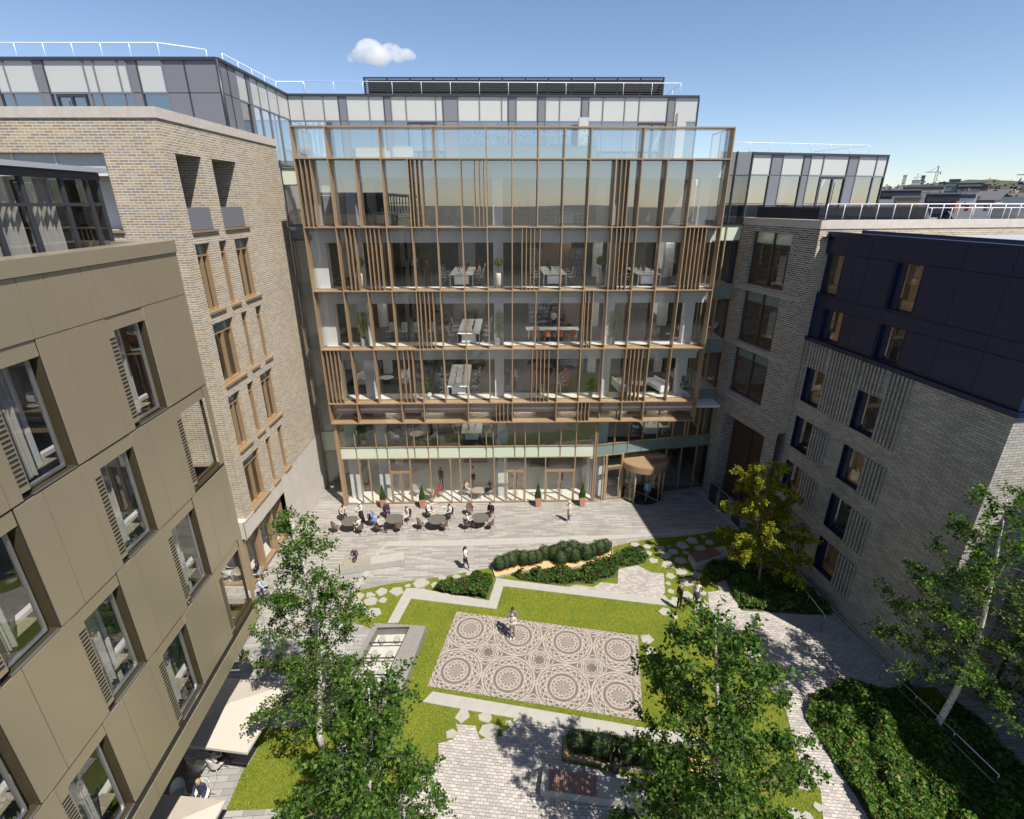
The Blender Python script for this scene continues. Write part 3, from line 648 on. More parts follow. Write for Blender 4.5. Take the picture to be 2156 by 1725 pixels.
# back and end walls
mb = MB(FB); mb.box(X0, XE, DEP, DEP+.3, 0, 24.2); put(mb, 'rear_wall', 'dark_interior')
for z0, z1 in ((20.4, 23.4), (16.45, 19.5), (12.5, 15.5), (8.56, 11.6), (4.6, 7.7), (0, 3.7)):
    for j in range(4):
        x = X0+2.2+j*6.9+R.uniform(-1.5, 1.5); dd = R.uniform(6, 9); mb = MB(FB); mb.box(x, x+R.uniform(1.2, 3.2), dd, dd+.3, z0, z1-.02)
        put(mb, 'partition', R.choice(['dark_interior', 'dark_interior', 'grey_panel', 'bronze_dark']))
# columns
for z0, z1 in ((20.4, 23.4), (16.42, 19.5), (12.47, 15.5), (8.53, 11.6)):
    for x in (-12.75, -10.3, -.95, 6.75, 12.35):
        for dd in (1.25, 7.0):
            mb = MB(FB); wd = .5 if x < -12 else .33; mb.box(x-wd, x+wd, dd, dd+.65, z0, z1); put(mb, 'column', 'plaster')
for x in (-12.3, -10.0, -.75, 6.9):
    for dd in (1.35, 7.0):
        mb = MB(FB); mb.box(x-.38, x+.38, dd, dd+.6, 4.6, 7.8); mb.box(x-.38, x+.38, dd, dd+.6, 0, 3.76); put(mb, 'column', 'plaster')
# lower glazed storeys, inset beneath the box
GF = .57
xs_g = [-12.82, -11.6, -10.87, -9.32, -7.77, -6.25, -4.74, -4.0, -3.22, -1.42, -.6, .95, 2.5, 4.74, 6.2]
xs_s = [-12.86, -11.69, -10.16, -9.38, -7.86, -7.33, -6.31, -5.59, -4.0, -1.97, -1.45, .17, .94, 1.96, 3.6, 4.75, 6.2]
def glazed(T, xs, z0, z1, d, gm, w=.03, name='window_pane', deep=.1):
    for x in xs:
        mb = MB(T); mb.box(x-w, x+w, d-deep, d+.04, z0, z1); mb.build('mullion', 'bronze', off)
    for a, b in zip(xs, xs[1:]):
        mb = MB(T); mb.wall(a+w, b-w, z0+.06, z1-.05, d=d); mb.build(name, gm, off)
    mb = MB(T); mb.box(xs[0]+w, xs[-1]-w, d-.05, d+.05, z0, z0+.06); mb.box(xs[0]+w, xs[-1]-w, d-.05, d+.05, z1-.05, z1); mb.build('transom', 'bronze', off)
glazed(FB, xs_s, 4.82, 7.0, GF, 'glass_green')
mb = MB(FB); mb.box(xs_s[0]-.02, xs_s[-1], GF+.0, GF+.08, 3.93, 4.8); mb.build('spandrel', 'spandrel_green', off)
for x in xs_s: mb = MB(FB); mb.box(x-.025, x+.025, GF-.05, GF-.002, 3.93, 4.82); mb.build('mullion', 'bronze', off)
glazed(FB, xs_g, 0, 3.92, GF, 'glass_clear', .04)
for q in ((X0-.02, X0+.22, .3, .8), (6.14, 6.28, .5, .7)): mb = MB(FB); mb.box(*q, 0, 7.0); mb.build('corner_post', 'bronze', off)
def doors(T, x0, x1, d, z=2.75, leafs=2):
    for i in range(leafs):
        a = x0+(x1-x0)*i/leafs; b = x0+(x1-x0)*(i+1)/leafs
        f = MB(T); f.box(a+.01, a+.09, d-.07, d-.015, .02, z); f.box(b-.09, b-.01, d-.07, d-.015, .02, z); f.box(a+.09, b-.09, d-.07, d-.015, .02, .14); f.box(a+.09, b-.09, d-.07, d-.015, z-.1, z)
        fr = f.build('door', 'bronze', off)
        h = MB(T); hx = b-.16 if i == 0 else a+.16; h.tube([(hx, d-.16, .7), (hx, d-.16, 1.9)], .018); h.tube([(hx, d-.16, .8), (hx, d-.05, .8)], .012); h.tube([(hx, d-.16, 1.8), (hx, d-.05, 1.8)], .012); hn = h.build('handle', 'steel', fr, off=(0, 0, 0))
    mb = MB(T); mb.box(x0, x1, d-.06, d-.01, z+.005, z+.09); mb.build('door_head', 'bronze', off)
doors(FB, -9.28, -7.81, GF); doors(FB, -.56, .91, GF); doors(FB, 2.54, 4.70, GF)
# angled entrance wing on the right
P0 = FB(6.2, GF, 0); T3 = Fr((6.21, 35.21), (9.72, 2.2))
xs3 = [.12, 1.5, 2.65, 3.8, 5.0, 6.3, 7.6, 8.9, 9.9]
glazed(T3, xs3, 4.82, 8.3, .0, 'glass_green'); glazed(T3, [.12, .75, 2.35], 0, 3.92, 0., 'glass_clear', .04); glazed(T3, [6.0, 7.3, 8.6, 9.9], 0, 3.92, 0., 'glass_dark', .04)
mb = MB(T3); mb.box(.1, 9.95, .0, .08, 3.93, 4.8); mb.build('spandrel', 'spandrel_teal', off)
for x in xs3: mb = MB(T3); mb.box(x-.025, x+.025, -.05, -.002, 3.93, 4.82); mb.build('mullion', 'bronze', off)
mb = MB(T3); mb.box(.9, 1.05, -.12, .05, 0, 3.9); mb.box(2.2, 2.38, -.12, .05, 0, 3.9); mb.box(1.05, 2.2, -.12, .05, 2.8, 2.95); mb.build('door_frame', 'bronze', off)
doors(T3, 1.05, 2.2, 0., 2.75, 1)
mb = MB(T3); mb.box(.05, .65, 1.0, 1.6, 0, 3.8); mb.build('column', 'plaster', off)
mb = MB(T3); mb.box(2.4, 9.9, 1.8, 1.9, 0, .012); mb.build('entrance_mat', 'dark_gap', off)
# revolving door
rd = thing('revolving_door', 'round bronze canopied revolving door at the entrance', 'revolving door', tuple(T3(4.2, 0, 0)), world=True)
rc = T3(4.2, 0.1, 0); ang = math.atan2(2.2, 9.72)
def arc(r, t0, t1, n): return [(rc.x+r*math.cos(ang+math.radians(t0+(t1-t0)*i/n)), rc.y+r*math.sin(ang+math.radians(t0+(t1-t0)*i/n))) for i in range(n+1)]
mb = MB(); mb.prism(arc(1.85, 0, 360, 48)[:-1], 2.75, 3.25); mb.build('canopy', 'bronze', rd)
mb = MB(); mb.prism(arc(1.78, 0, 360, 48)[:-1], 3.25, 3.28); mb.build('canopy_top', 'bronze', rd)
for t in (180, 225, 315, 360, 45, 135):
    p = arc(1.68, t, t+1, 1)[0]; mb = MB(); mb.tube([(*p, 0), (*p, 2.75)], .07, 8); mb.build('post', 'bronze', rd)
for t0, t1 in ((180, 225), (315, 360), (0, 45), (135, 180)):
    pa = arc(1.68, t0, t1, 6); mb = MB()
    for p, q in zip(pa, pa[1:]): mb.face([(*p, .1), (*q, .1), (*q, 2.72), (*p, 2.72)])
    mb.build('curved_pane', 'glass_clear', rd)
for k in range(4):
    t = 30+90*k; p = arc(1.55, t, t+1, 1)[0]; mb = MB(); c3 = (rc.x, rc.y)
    mb.beam((*c3, .08), (*p, .08), .05, .12); mb.beam((*c3, 2.6), (*p, 2.6), .05, .1); mb.beam((*p, .05), (*p, 2.65), .05, .06); wg = mb.build('door_wing', 'bronze', rd)
    mb = MB(); mb.face([(*c3, .14), (*p, .14), (*p, 2.55), (*c3, 2.55)]); mb.build('pane', 'glass_clear', wg, off=(0, 0, 0))
mb = MB(); mb.tube([(rc.x, rc.y, 0), (rc.x, rc.y, 2.75)], .05); mb.build('spindle', 'bronze_dark', rd)
mb = MB(); mb.prism(arc(1.6, 0, 360, 40)[:-1], .0, .012); mb.build('floor_disc', 'dark_gap', rd)
# link glazing either side (parts of the office block)
def link(T, s0, s1, mull, zs, gm, name):
    """zs: list of (z0,z1,kind)"""
    for x in mull:
        mb = MB(T); mb.box(x-.04, x+.04, -.08, .04, zs[-1][0], min(20.3, zs[0][1])); mb.build('link_mullion', 'bronze', off)
        mb = MB(T); mb.box(x-.04, x+.04, -.08, .04, 20.35, zs[0][1]); mb.build('link_mullion', 'charcoal', off)
    for z0, z1, kd in zs:
        dark = z0 > 19
        if kd == 's': mb = MB(T); mb.box(s0, s1, .0, .06, z0+.03, z1-.03); mb.build('link_spandrel', 'spandrel_teal' if not dark else 'grey_panel', off)
        elif kd == 'w': mb = MB(T); mb.box(s0, s1, .0, .06, z0+.03, z1-.03); mb.build('link_spandrel', 'spandrel_green', off)
        else:
            for a, b in zip(mull, mull[1:]): mb = MB(T); mb.wall(a+.04, b-.04, z0+.03, z1-.03, d=.02); mb.build('link_pane', 'glass_dark' if dark else gm, off)
        mb = MB(T); mb.box(s0, s1, -.06, .05, z0-.03, z0+.03); mb.build('link_transom', 'charcoal' if dark else 'bronze', off)
TL = Fr((-15.4, 37.72), (1, .02)); zz = [(23.9, 24.4, 'g'), (22.9, 23.9, 'w'), (20.4, 22.9, 'g'), (19.4, 20.4, 's'), (16.5, 19.4, 'g'), (15.5, 16.5, 's'), (12.5, 15.5, 'g'), (11.6, 12.5, 's'), (8.6, 11.6, 'g'), (7.7, 8.6, 's'), (4.85, 7.7, 'g'), (3.1, 4.85, 'w'), (.06, 3.1, 'g')]
link(TL, 0, 3.4, [0.04, 1.25, 2.5, 3.4], zz, 'glass_green', 'l')
TR_ = Fr((13.3, 36.75), (2.2, .3)); zr = [(23.45, 24.85, 's'), (20.4, 23.45, 'g'), (19.4, 20.4, 'w'), (16.5, 19.4, 'g'), (15.5, 16.5, 's'), (12.5, 15.5, 'g'), (11.6, 12.5, 's'), (8.6, 11.6, 'g'), (7.7, 8.6, 's'), (4.85, 7.7, 'g')]
link(TR_, 0, 2.2, [0.04, 1.1, 2.18], zr, 'glass_clear', 'r')
for z in (20.3, 16.4, 12.4, 8.5):
    mb = MB(); mb.box(-17.5, -12.6, 37.95, 46, z-.3, z); mb.build('link_slab', 'slab_edge', off); mb = MB(); mb.box(13, 18, 37.6, 46, z-.3, z); mb.build('link_slab', 'slab_edge', off)
mb = MB(); mb.box(-15.4, -15.2, 37.8, 46, 0, 24); mb.box(-15.2, -12.5, 43, 43.2, 0, 24); mb.build('link_wall', 'plaster', off)
mb = MB(); mb.box(15.6, 15.8, 38, 46, 0, 20); mb.box(13, 15.6, 43, 43.2, 0, 20); mb.build('link_wall', 'dark_interior', off)
# charcoal corner post by the right penthouse
# setback penthouse
def penthouse(T, cuts, z0, zm, z1, parent, door=()):
    """cuts: [(s0,s1,type)] with G grey, W white over glass"""
    mb = MB(T); a, b = cuts[0][0], cuts[-1][1]
    mb.box(a, b, -.12, .5, z1-.14, z1); mb.build('roof_edge', 'charcoal', parent)
    for s0, s1, t in cuts:
        mb = MB(T); mb.box(s0-.03, s0+.03, -.06, .08, z0, z1-.14); mb.build('post', 'grey_panel' if t == 'W' else 'charcoal', parent)
        if t == 'G':
            mb = MB(T); mb.box(s0+.03, s1-.03, -.02, .04, zm+.02, z1-.15); mb.box(s0+.03, s1-.03, -.02, .04, z0, zm-.02); mb.build('cladding_panel', 'grey_panel', parent)
        else:
            mb = MB(T); mb.box(s0+.03, s1-.03, .0, .05, zm+.04, z1-.15); mb.build('clerestory_panel', 'white_panel', parent)
            mb = MB(T); mb.wall(s0+.03, s1-.03, z0, zm-.04, d=.02); mb.build('window_pane', 'glass_pale', parent)
            mb = MB(T); mb.box(s0+.03, s1-.03, -.04, .08, zm-.05, zm+.04); mb.build('transom', 'grey_panel', parent)
    mb = MB(T); mb.box(b-.03, b+.05, -.06, .1, z0, z1-.14); mb.build('post', 'charcoal', parent)
    for a, b in door:
        mb = MB(T); mb.box(a, b, -.07, -.01, zm-.2, zm-.06); mb.box((a+b)/2-.05, (a+b)/2+.05, -.07, -.01, z0, zm-.2); mb.box(a, a+.07, -.07, -.01, z0, zm-.2); mb.box(b-.07, b, -.07, -.01, z0, zm-.2)
        mb.box((a+b)/2+.12, (a+b)/2+.15, -.12, -.08, z0+.6, zm-.4); mb.build('door', 'charcoal', parent)
TC = Fr((-16.1, 42.5), (29.67, .7)); LC = math.hypot(29.67, .7)
def cx(D): return (D-602)/873*LC
r2 = [50, 177, 352, 480, 548, 738, 865, 925, 1052, 1305, 1365, 1495, 1680, 1870, 1925, 1995]; t2 = 'WWWGWWGWWWGWWWG'
r3_ = [67, 250, 318, 440, 628, 693, 815, 1003, 1128, 1375, 1440, 1640]; t3 = 'WGWWGWWWWGW'
DX = [589.6+.2474*x for x in r2]+[1066.8+.2474*x for x in r3_[1:]]
cuts = [(cx(DX[i]), cx(DX[i+1]), (t2+t3)[i]) for i in range(len(DX)-1)]
penthouse(TC, cuts, 24.35, 27.3, 29., off, [(cuts[8][0], cuts[8][1]), (cuts[-3][0], cuts[-3][1])])
mb = MB(TC); mb.box(.5, LC-.2, .3, 12, 28.8, 28.88); mb.build('roof', 'roof_grey', off)
mb = MB(TC); mb.box(.5, LC-.2, 7, 7.2, 24.3, 28.8); mb.build('penthouse_rear', 'plaster', off)
for i in range(5): mb = MB(TC); mb.box(3+i*5.6, 3.6+i*5.6, 1.2, 1.7, 24.3, 28.8); mb.build('column', 'plaster', off)
mb = MB(TC); mb.wall(0, 0, 0, 0) if False else None
TCr = Fr(TC(LC, 0, 0), TC.n, -TC.u); mb = MB(TCr); mb.box(.1, 12, 0, .06, 24.3, 28.9); mb.build('cladding_panel', 'grey_panel', off)
# white column and terrace pieces
mb = MB(FB); mb.box(XE-1.6, XE-1.0, 6.3, 6.9, 24.3, 27.6); mb.build('column', 'white_panel', off)
mb = MB(FB); mb.box(4.75, 5.4, 6.2, 6.8, 24.3, 27.3); mb.build('column', 'white_panel', off)
# plant screen
sc_ = thing('plant_screen', 'dark horizontal louvred plant screen on the highest roof', 'louvred screen', (0, 46, 28.8), world=True)
for a, b, yy in ((-11.35, 11.5, 46.), ):
    nb = 13
    for i in range(nb+1):
        x = a+(b-a)*i/nb; mb = MB(); mb.box(x-.05, x+.05, yy-.08, yy+.08, 28.88, 30.62); mb.build('post', 'charcoal', sc_)
    mb = MB()
    for k in range(11):
        z = 29.0+k*.15; mb.box(a, b, yy-.08, yy+.02, z-.025, z+.025)
    mb.box(a-.05, b+.05, yy-.1, yy+.1, 30.6, 30.68); mb.build('louvres', 'charcoal', sc_, kind=None)
for x in (-11.35, 11.5):
    mb = MB()
    for k in range(11):
        z = 29.0+k*.15; mb.beam((x, 46.1, z), (x, 54, z), .14, .02, up=(.5, 0, 1))
    mb.build('side_louvres', 'black_metal', sc_)
mb = MB(); mb.box(-11.2, 11.4, 46.5, 46.6, 28.9, 30.6); mb.build('backing', 'dark_gap', sc_)
mb = MB(); mb.box(-11.2, 11.4, 54, 54.1, 28.9, 30.6); mb.build('rear_panel', 'black_metal', sc_)
# railings -----------------------------------------------------------
def railing(name, pts, h, sp, label, group=None, m='white_rail', rad=.025, bars=0, mid=0, cat='railing'):
    t = thing(name, label, cat, tuple(pts[0]), group, world=True)
    P = [Vector(p) for p in pts]; mb = MB(); mb.tube([p+Vector((0, 0, h)) for p in P], rad, 8); mb.build('handrail', m, t)
    if mid:
        mb = MB()
        for q in range(mid): mb.tube([p+Vector((0, 0, h*(q+1)/(mid+1))) for p in P], rad*.5, 6)
        mb.build('mid_rail', m, t)
    for p, q in zip(P, P[1:]):
        L = (q-p).length; n = max(1, round(L/sp))
        for i in range(n+(q == P[-1])):
            c = p.lerp(q, i/n); mb = MB(); mb.tube([c, c+Vector((0, 0, h*.78)), c+Vector((0, 0, h))], rad*.8, 6); mb.build('post', m, t)
        if bars:
            mb = MB(); k = int(L/bars)
            for i in range(k): c = p.lerp(q, i/k); mb.beam(c+Vector((0, 0, .05)), c+Vector((0, 0, h-.05)), .05, .06)
            mb.build('bars', 'black_metal', t, kind='stuff')
    return t
z9 = 28.9
railing('roof_railing', [TC(1.0, 1.0, z9), TC(LC-1.2, 1.0, z9), TC(LC-.9, 6, z9)], 1.05, 2.05, 'thin white roof railing in front of the louvred screen')
# ---------------------------------------------------------------- buff brick building on the left
bk = thing('brick_building', 'tall buff brick building with deep bronze framed windows', 'brick building', (-15.4, 25.35, 0), world=True)
TE = between((-15.35, 25.35), (-15.46, 37.75))           # east face, s to the north, d inward (west)
def ty(y): return y-25.35
lg = [(ty(26.15), ty(28.3), 20.54, 23.9, 1.5), (ty(29.25), ty(31.8), 20.54, 23.9, 1.5)]
wn = []
for zt, zb, trio in ((19.93, 16.62, ((26.15, 27.45), (28.38, 29.16), (30.03, 31.75))), (16.0, 12.72, ((26.15, 28.25), (29.23, 29.93), (31.0, 31.8))),
                     (12.05, 8.82, ((26.12, 27.43), (28.33, 29.1), (29.97, 31.7))), (8.12, 4.95, ((26.2, 28.21), (29.18, 29.86), (30.93, 31.7)))):
    for a, b in trio: wn.append((ty(a), ty(b), zb, zt, .42))
mb = MB(TE); mb.wall(0, 12.4, 4.88, 25.2, lg+wn); mb.build('wall', 'buff_brick', bk)
mb = MB(TE); mb.wall(ty(30.2), 12.4, 0, 4.88, d=-.02); mb.wall(-.4, ty(30.2), 3.78, 4.88, d=-.02); mb.box(-.4, 5.0, -.02, 1.0, 3.76, 3.80)
mb.build('stone_base', 'stone_base', bk)
mb = MB(TE); mb.box(-.4, ty(29.0), -.06, -.022, 4.84, 4.9); mb.build('base_ledge', 'stone_base', bk)
mb = MB(TE); mb.box(-.06, 12.4, -.06, .5, 25.2, 25.62); mb.build('coping', 'coping', bk)
TS = Fr((-15.35, 25.35), (-1, 0), (0, 1))                # south face, s to the west
sop = [(2.68, 12, 20.6, 23.85, 1.8), (2.55, 4.0, 16.6, 19.9, .4), (2.2, 3.6, 13., 16., .4)]
mb = MB(TS); mb.wall(0, 30, 4.88, 25.2, sop); mb.build('wall', 'buff_brick', bk)
mb = MB(TS); mb.wall(-.0, 30, 3.78, 4.88, d=-.42); mb.box(0, 30, -.4, 1.2, 3.76, 3.8); mb.box(-.0, 30, -.42, 0, 4.88, 4.9); mb.build('stone_fascia', 'stone_base', bk)
mb = MB(TS); mb.box(0, 30, -.06, .5, 25.2, 25.62); mb.build('coping', 'coping', bk)
mb = MB(TE); mb.box(12.2, 12.4, .02, 14, 0, 25.2); mb.build('north_wall', 'buff_brick', bk)
mb = MB(); mb.box(-45, -15.5, 25.5, 42, 24.2, 24.3); mb.build('terrace_deck', 'roof_grey', bk)
for z in (20.45, 16.5, 12.6, 8.7, 4.7):
    mb = MB(); mb.box(-40, -15.9, 25.9, 37.5, z-.3, z); mb.build('floor_slab', 'dark_interior', bk)
mb = MB(); mb.box(-22, -21.8, 25.9, 37.6, 0, 24); mb.build('inner_wall', 'plaster', bk)
def bronze_window(T, a, b, zb, zt, parent, d=.42, mull=True, pane='glass_dark'):
    mb = MB(T); w = .06
    for q in ((a, a+w), (b-w, b)): mb.box(q[0], q[1], d-.26, d, zb, zt)
    mb.box(a+w, b-w, d-.26, d, zb, zb+.07); mb.box(a+w, b-w, d-.2, d-.05, zt-.62, zt-.54)
    if mull and b-a > 1.2: mb.box((a+b)/2-.03+.1, (a+b)/2+.03+.1, d-.22, d, zb+.07, zt-.62)
    f = mb.build('window', 'bronze', parent)
    mb = MB(T); mb.box(a-.03, b+.22, -.10, d-.26, zb-.1, zb+.01); mb.build('sill', 'bronze', f, off=(0, 0, 0))
    mb = MB(T); mb.wall(a+w, b-w, zb+.07, zt-.62, d=d-.04); mb.build('pane', pane, f, off=(0, 0, 0))
    mb = MB(T); mb.box(a+w, b-w, d-.12, d-.06, zt-.54, zt); mb.build('spandrel', 'spandrel_teal', f, off=(0, 0, 0))
    return f
for a, b, zb, zt, _ in wn: bronze_window(TE, a, b, zb, zt, bk)
for a, b, zb, zt, _ in lg:
    mb = MB(TE); mb.box(a, b, 1.42, 1.5, zb, zt); mb.build('loggia_rear', 'dark_interior', bk)
    mb = MB(TE); mb.box(a+.02, b-.75, .06, .1, zb+.02, zb+1.05); mb.build('balustrade', 'grey_panel', bk)
    mb = MB(TE); mb.box(b-.75, b-.02, .06, .1, zb+.02, zb+1.05); mb.build('balustrade', 'grey_panel', bk)
    mb = MB(TE); mb.box(a-.03, b+.2, -.1, .1, zb-.1, zb-.0); mb.build('sill', 'bronze', bk)
    mb = MB(TE); mb.box(a+.02, a+.1, .5, 1.4, zb, zt); mb.build('glazing_frame', 'charcoal', bk)
# big recessed terrace in the south face
a, b, zb, zt, dd = sop[0]
mb = MB(TS); mb.box(a, b, .25, .32, 23.1, 23.84); mb.build('clerestory', 'white_panel', bk)
for s in (2.7, 5.0, 6.9, 7.9, 10.): mb = MB(TS); mb.box(s, s+.08, .2, .34, 22.95, 23.85); mb.build('clerestory_post', 'white_paint', bk)
mb = MB(TS); mb.box(a, b, .18, .34, 22.92, 23.08); mb.build('clerestory_rail', 'white_paint', bk)
mb = MB(TS); mb.box(a, b, 1.7, 1.78, zb, 23.1); mb.build('terrace_rear', 'plaster', bk)
mb = MB(TS); mb.box(a-.02, a+.05, .05, 1.7, zb, 23.1); mb.build('terrace_cheek', 'plaster', bk)
mb = MB(TS); mb.box(a-.05, b, -.1, .3, zb-.1, zb); mb.build('sill', 'bronze', bk)
for a, b, zb, zt, _ in sop[1:]: bronze_window(TS, a, b, zb, zt, bk)
# ground floor glazing with bronze posts, corner room
for y in (25.15, 26.9, 28.7, 30.1):
    mb = MB(TE); mb.box(ty(y)-.05, ty(y)+.12, .3, .75, 0, 3.76); mb.build('post', 'bronze', bk)
for ya, yb in ((25.3, 26.85), (27.05, 28.65), (28.85, 30.05)):
    mb = MB(TE); mb.wall(ty(ya), ty(yb), .35, 2.9, d=.6); mb.build('shopfront_pane', 'glass_clear', bk); mb = MB(TE); mb.box(ty(ya), ty(yb), .55, .62, 2.95, 3.76); mb.build('shopfront_spandrel', 'spandrel_green', bk)
    mb = MB(TE); mb.box(ty(ya), ty(yb), .4, .7, .2, .35); mb.box(ty(ya), ty(yb), .5, .7, 2.88, 2.96); mb.build('shopfront_frame', 'bronze', bk)
for xx in (.75, 3.4, 6.0): mb = MB(TS); mb.box(xx-.06, xx+.06, -.15, .1, 0, 3.76); mb.build('post', 'bronze', bk)
for a, b in ((.8, 3.35), (3.45, 5.95)):
    mb = MB(TS); mb.wall(a, b, .35, 2.9, d=0); mb.build('shopfront_pane', 'glass_clear', bk); mb = MB(TS); mb.box(a, b, -.03, .03, 2.95, 3.76); mb.build('shopfront_spandrel', 'spandrel_green', bk)
    mb = MB(TS); mb.box(a, b, -.1, .1, .2, .35); mb.build('shopfront_frame', 'bronze', bk)
mb = MB(); mb.box(-24, -15.9, 25.3, 30.2, -.02, .3); mb.build('room_floor', 'stone_floor', bk)
mb = MB(); mb.box(-24, -16, 30.2, 30.4, 0, 3.7); mb.build('room_wall', 'case_metal', bk)
# grey and white clad storey on top (left penthouse)
pt = thing('rooftop_storey', 'grey and white clad rooftop storey above the buff brick building', 'rooftop storey', (-15.8, 32.55, 24.3), world=True)
TPs = Fr((-15.8, 32.55), (-1, 0), (0, 1)); k = .00852
xs = [1345, 1137, 998, 838, 774, 714, 565, 500, 250, 185, 0]; ts = 'GGWGWWWWGW'
cuts = [((1345-xs[i])*k, (1345-xs[i+1])*k, ts[i]) for i in range(10)]
e = cuts[-1][1]
for wd, t in ((.6, 'W'), (.5, 'G'), (1.6, 'W'), (1.6, 'W'), (.6, 'G'), (2, 'W'), (2, 'W')): cuts.append((e, e+wd, t)); e += wd
penthouse(TPs, cuts, 24.3, 27.35, 29., pt, [(8*.93, 9.05)])
TPe = between((-15.8, 32.55), (-16.1, 42.5))
ye = [0, .95, 1.95, 3.25, 3.7, 4.9, 6.3, 7.9, 9.95]
penthouse(TPe, [(ye[i], ye[i+1], 'GGWGWWWW'[i]) for i in range(8)], 24.3, 27.35, 29., pt)
mb = MB(); mb.box(-40, -16.2, 32.9, 43, 28.8, 28.88); mb.build('roof', 'roof_grey', pt)
mb = MB(); mb.box(-40, -17, 38, 38.2, 24.3, 28.8); mb.build('inner_wall', 'plaster', pt)
mb = MB(); mb.tube([(-15.78, 32.5, 24.3), (-15.78, 32.5, 28.9)], .1, 4); mb.build('corner_post', 'charcoal', pt)
railing('roof_railing', [(-40, 33.8, 28.9), (-19.5, 33.8, 28.9), (-17.6, 35.2, 28.9)], 1.05, 1.58, 'white railing at the far left along the grey and white rooftop storey')
railing('roof_railing', [(-17.1, 36.0, 28.9), (-17.2, 43.6, 28.9), (-15.2, 43.6, 28.9)], 1.05, 1.7, 'short white railing turning the corner between the left rooftop and the central roof')
# ---------------------------------------------------------------- champagne metal building, left foreground
gd = thing('metal_clad_building', 'champagne metal clad building with slotted vents in the left foreground', 'apartment building', (-10, 16.5, 0), world=True)
TG = between((-9.76, 5), (-10.3, 16.5), True); LG = math.hypot(.54, 11.5)
TG = Fr((-9.36, -3.5), (-.047, 1)); LG = 20.0      # s = y + 3.5 along the wall, d inward
def s_(y): return y+3.5
gw = []
def gwin(y0, y1, zb, zt): gw.append((s_(y0), s_(y1), zb, zt, .28))
for zt, zb, ys in ((19.14, 16.16, (12.75, 9.12, 5.5, 1.9)), (16.13, 13.12, (10.95, 7.3, 3.7)), (13.1, 10.1, (12.72, 9.12, 5.5, 1.9)), (10.07, 7.1, (10.95, 7.33, 3.7))):
    for y in ys: gwin(y, y+1.52, zb, zt)
for zt, zb in ((16.13, 13.2), (10.1, 7.1)): gw.append((s_(14.5), s_(16.42), zb, zt, .28))
mb = MB(TG); mb.wall(0, s_(16.46), 6.15, 20.5, [(a, b, c+.01, d-.01) for a, b, c, d, e in gw], .02, d=.035); mb.build('backing', 'dark_gap', gd)
# cladding plates with fine gaps
joints = {0: [1.9+q for q in ()], }
jr = {(20.4, 19.14): [12.45, 12.76, 10.66, 11.37, 9.1, 7.75, 7.3, 5.5, 3.7, 14.26, 14.96, 16.06], (19.14, 16.16): [14.27, 12.75, 12.45, 11.36, 10.66, 9.12, 8.8, 7.75, 7.02, 5.5, 14.98, 16.06, 3.4, 1.9],
      (16.13, 13.11): [12.47, 13.18, 14.27, 10.95, 8.85, 9.56, 10.64, 7.3, 5.9, 5.2, 3.7, 14.5], (13.1, 10.1): [14.27, 14.98, 12.72, 11.37, 10.66, 9.12, 7.75, 7.02, 5.5, 16.03, 3.4, 1.9],
      (10.07, 7.12): [12.45, 13.14, 14.28, 10.95, 8.85, 9.56, 10.64, 7.33, 5.9, 5.2, 3.7, 14.5], (6.85, 6.15): [12.47, 13.18, 14.5, 15.6, 10.95, 9.56, 8.85, 7.3, 5.9, 4]}
mb = MB(TG)
for (zt, zb), js in jr.items():
    S = sorted([s_(y) for y in js]+[0, s_(16.46)])
    for a, b in zip(S, S[1:]):
        if any(o[0]-.02 < (a+b)/2 < o[1]+.02 and o[2] < (zt+zb)/2 < o[3] for o in gw): continue
        mb.box(a+.010, b-.010, 0, .03, zb+.010, zt-.010)
mb.build('cladding', 'gold_panel', gd)
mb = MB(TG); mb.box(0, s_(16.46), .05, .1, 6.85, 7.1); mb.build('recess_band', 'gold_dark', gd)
mb = MB(TG); mb.box(-.02, s_(16.5), -.05, .62, 20.41, 20.75); mb.build('parapet_cap', 'gold_panel', gd)
TN = Fr((-10.30, 16.46), (-1, -.047), (.047, -1))
mb = MB(TN); mb.box(.62, 16, -.05, .62, 20.41, 20.75); mb.build('parapet_cap', 'gold_panel', gd)
mb = MB(TN); mb.wall(0, 16, 6.15, 20.45, [(0, 1.7, 13.2, 16.13, .3), (0, 1.7, 7.1, 10.1, .3)], d=0); mb.build('north_wall', 'gold_panel', gd)
mb = MB(); mb.prism([tuple(TG(0, .62, 0))[:2], tuple(TG(s_(15.9), .62, 0))[:2], (-26, 15.2), (-26, -3.5)], 19.8, 19.9); mb.build('roof', 'roof_grey', gd)
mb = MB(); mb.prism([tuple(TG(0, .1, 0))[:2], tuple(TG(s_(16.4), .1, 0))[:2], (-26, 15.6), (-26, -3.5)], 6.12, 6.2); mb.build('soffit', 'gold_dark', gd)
for z in (19.3, 16.4, 13.35, 10.3, 7.2):
    mb = MB(); mb.prism([tuple(TG(0, .9, 0))[:2], tuple(TG(s_(16.2), .9, 0))[:2], (-26, 15.4), (-26, -3.5)], z-.12, z-.02); mb.build('floor_slab', 'plaster', gd)
mb = MB(); mb.box(-14.4, -14.2, -3.5, 12.5, 6.2, 19.7); mb.build('inner_wall', 'case_metal', gd)
mb = MB(TG); mb.box(0, s_(14.5), 3.2, 3.5, 0, 6.12); mb.build('ground_floor_wall', 'dark_interior', gd)
for y in (3.2, 6.8, 10.5, 14.1):
    mb = MB(TG); mb.box(s_(y)-.06, s_(y)+.06, .7, 4.5, 7.2, 19.5); mb.build('party_wall', 'plaster', gd)
rc2 = random.Random(5)
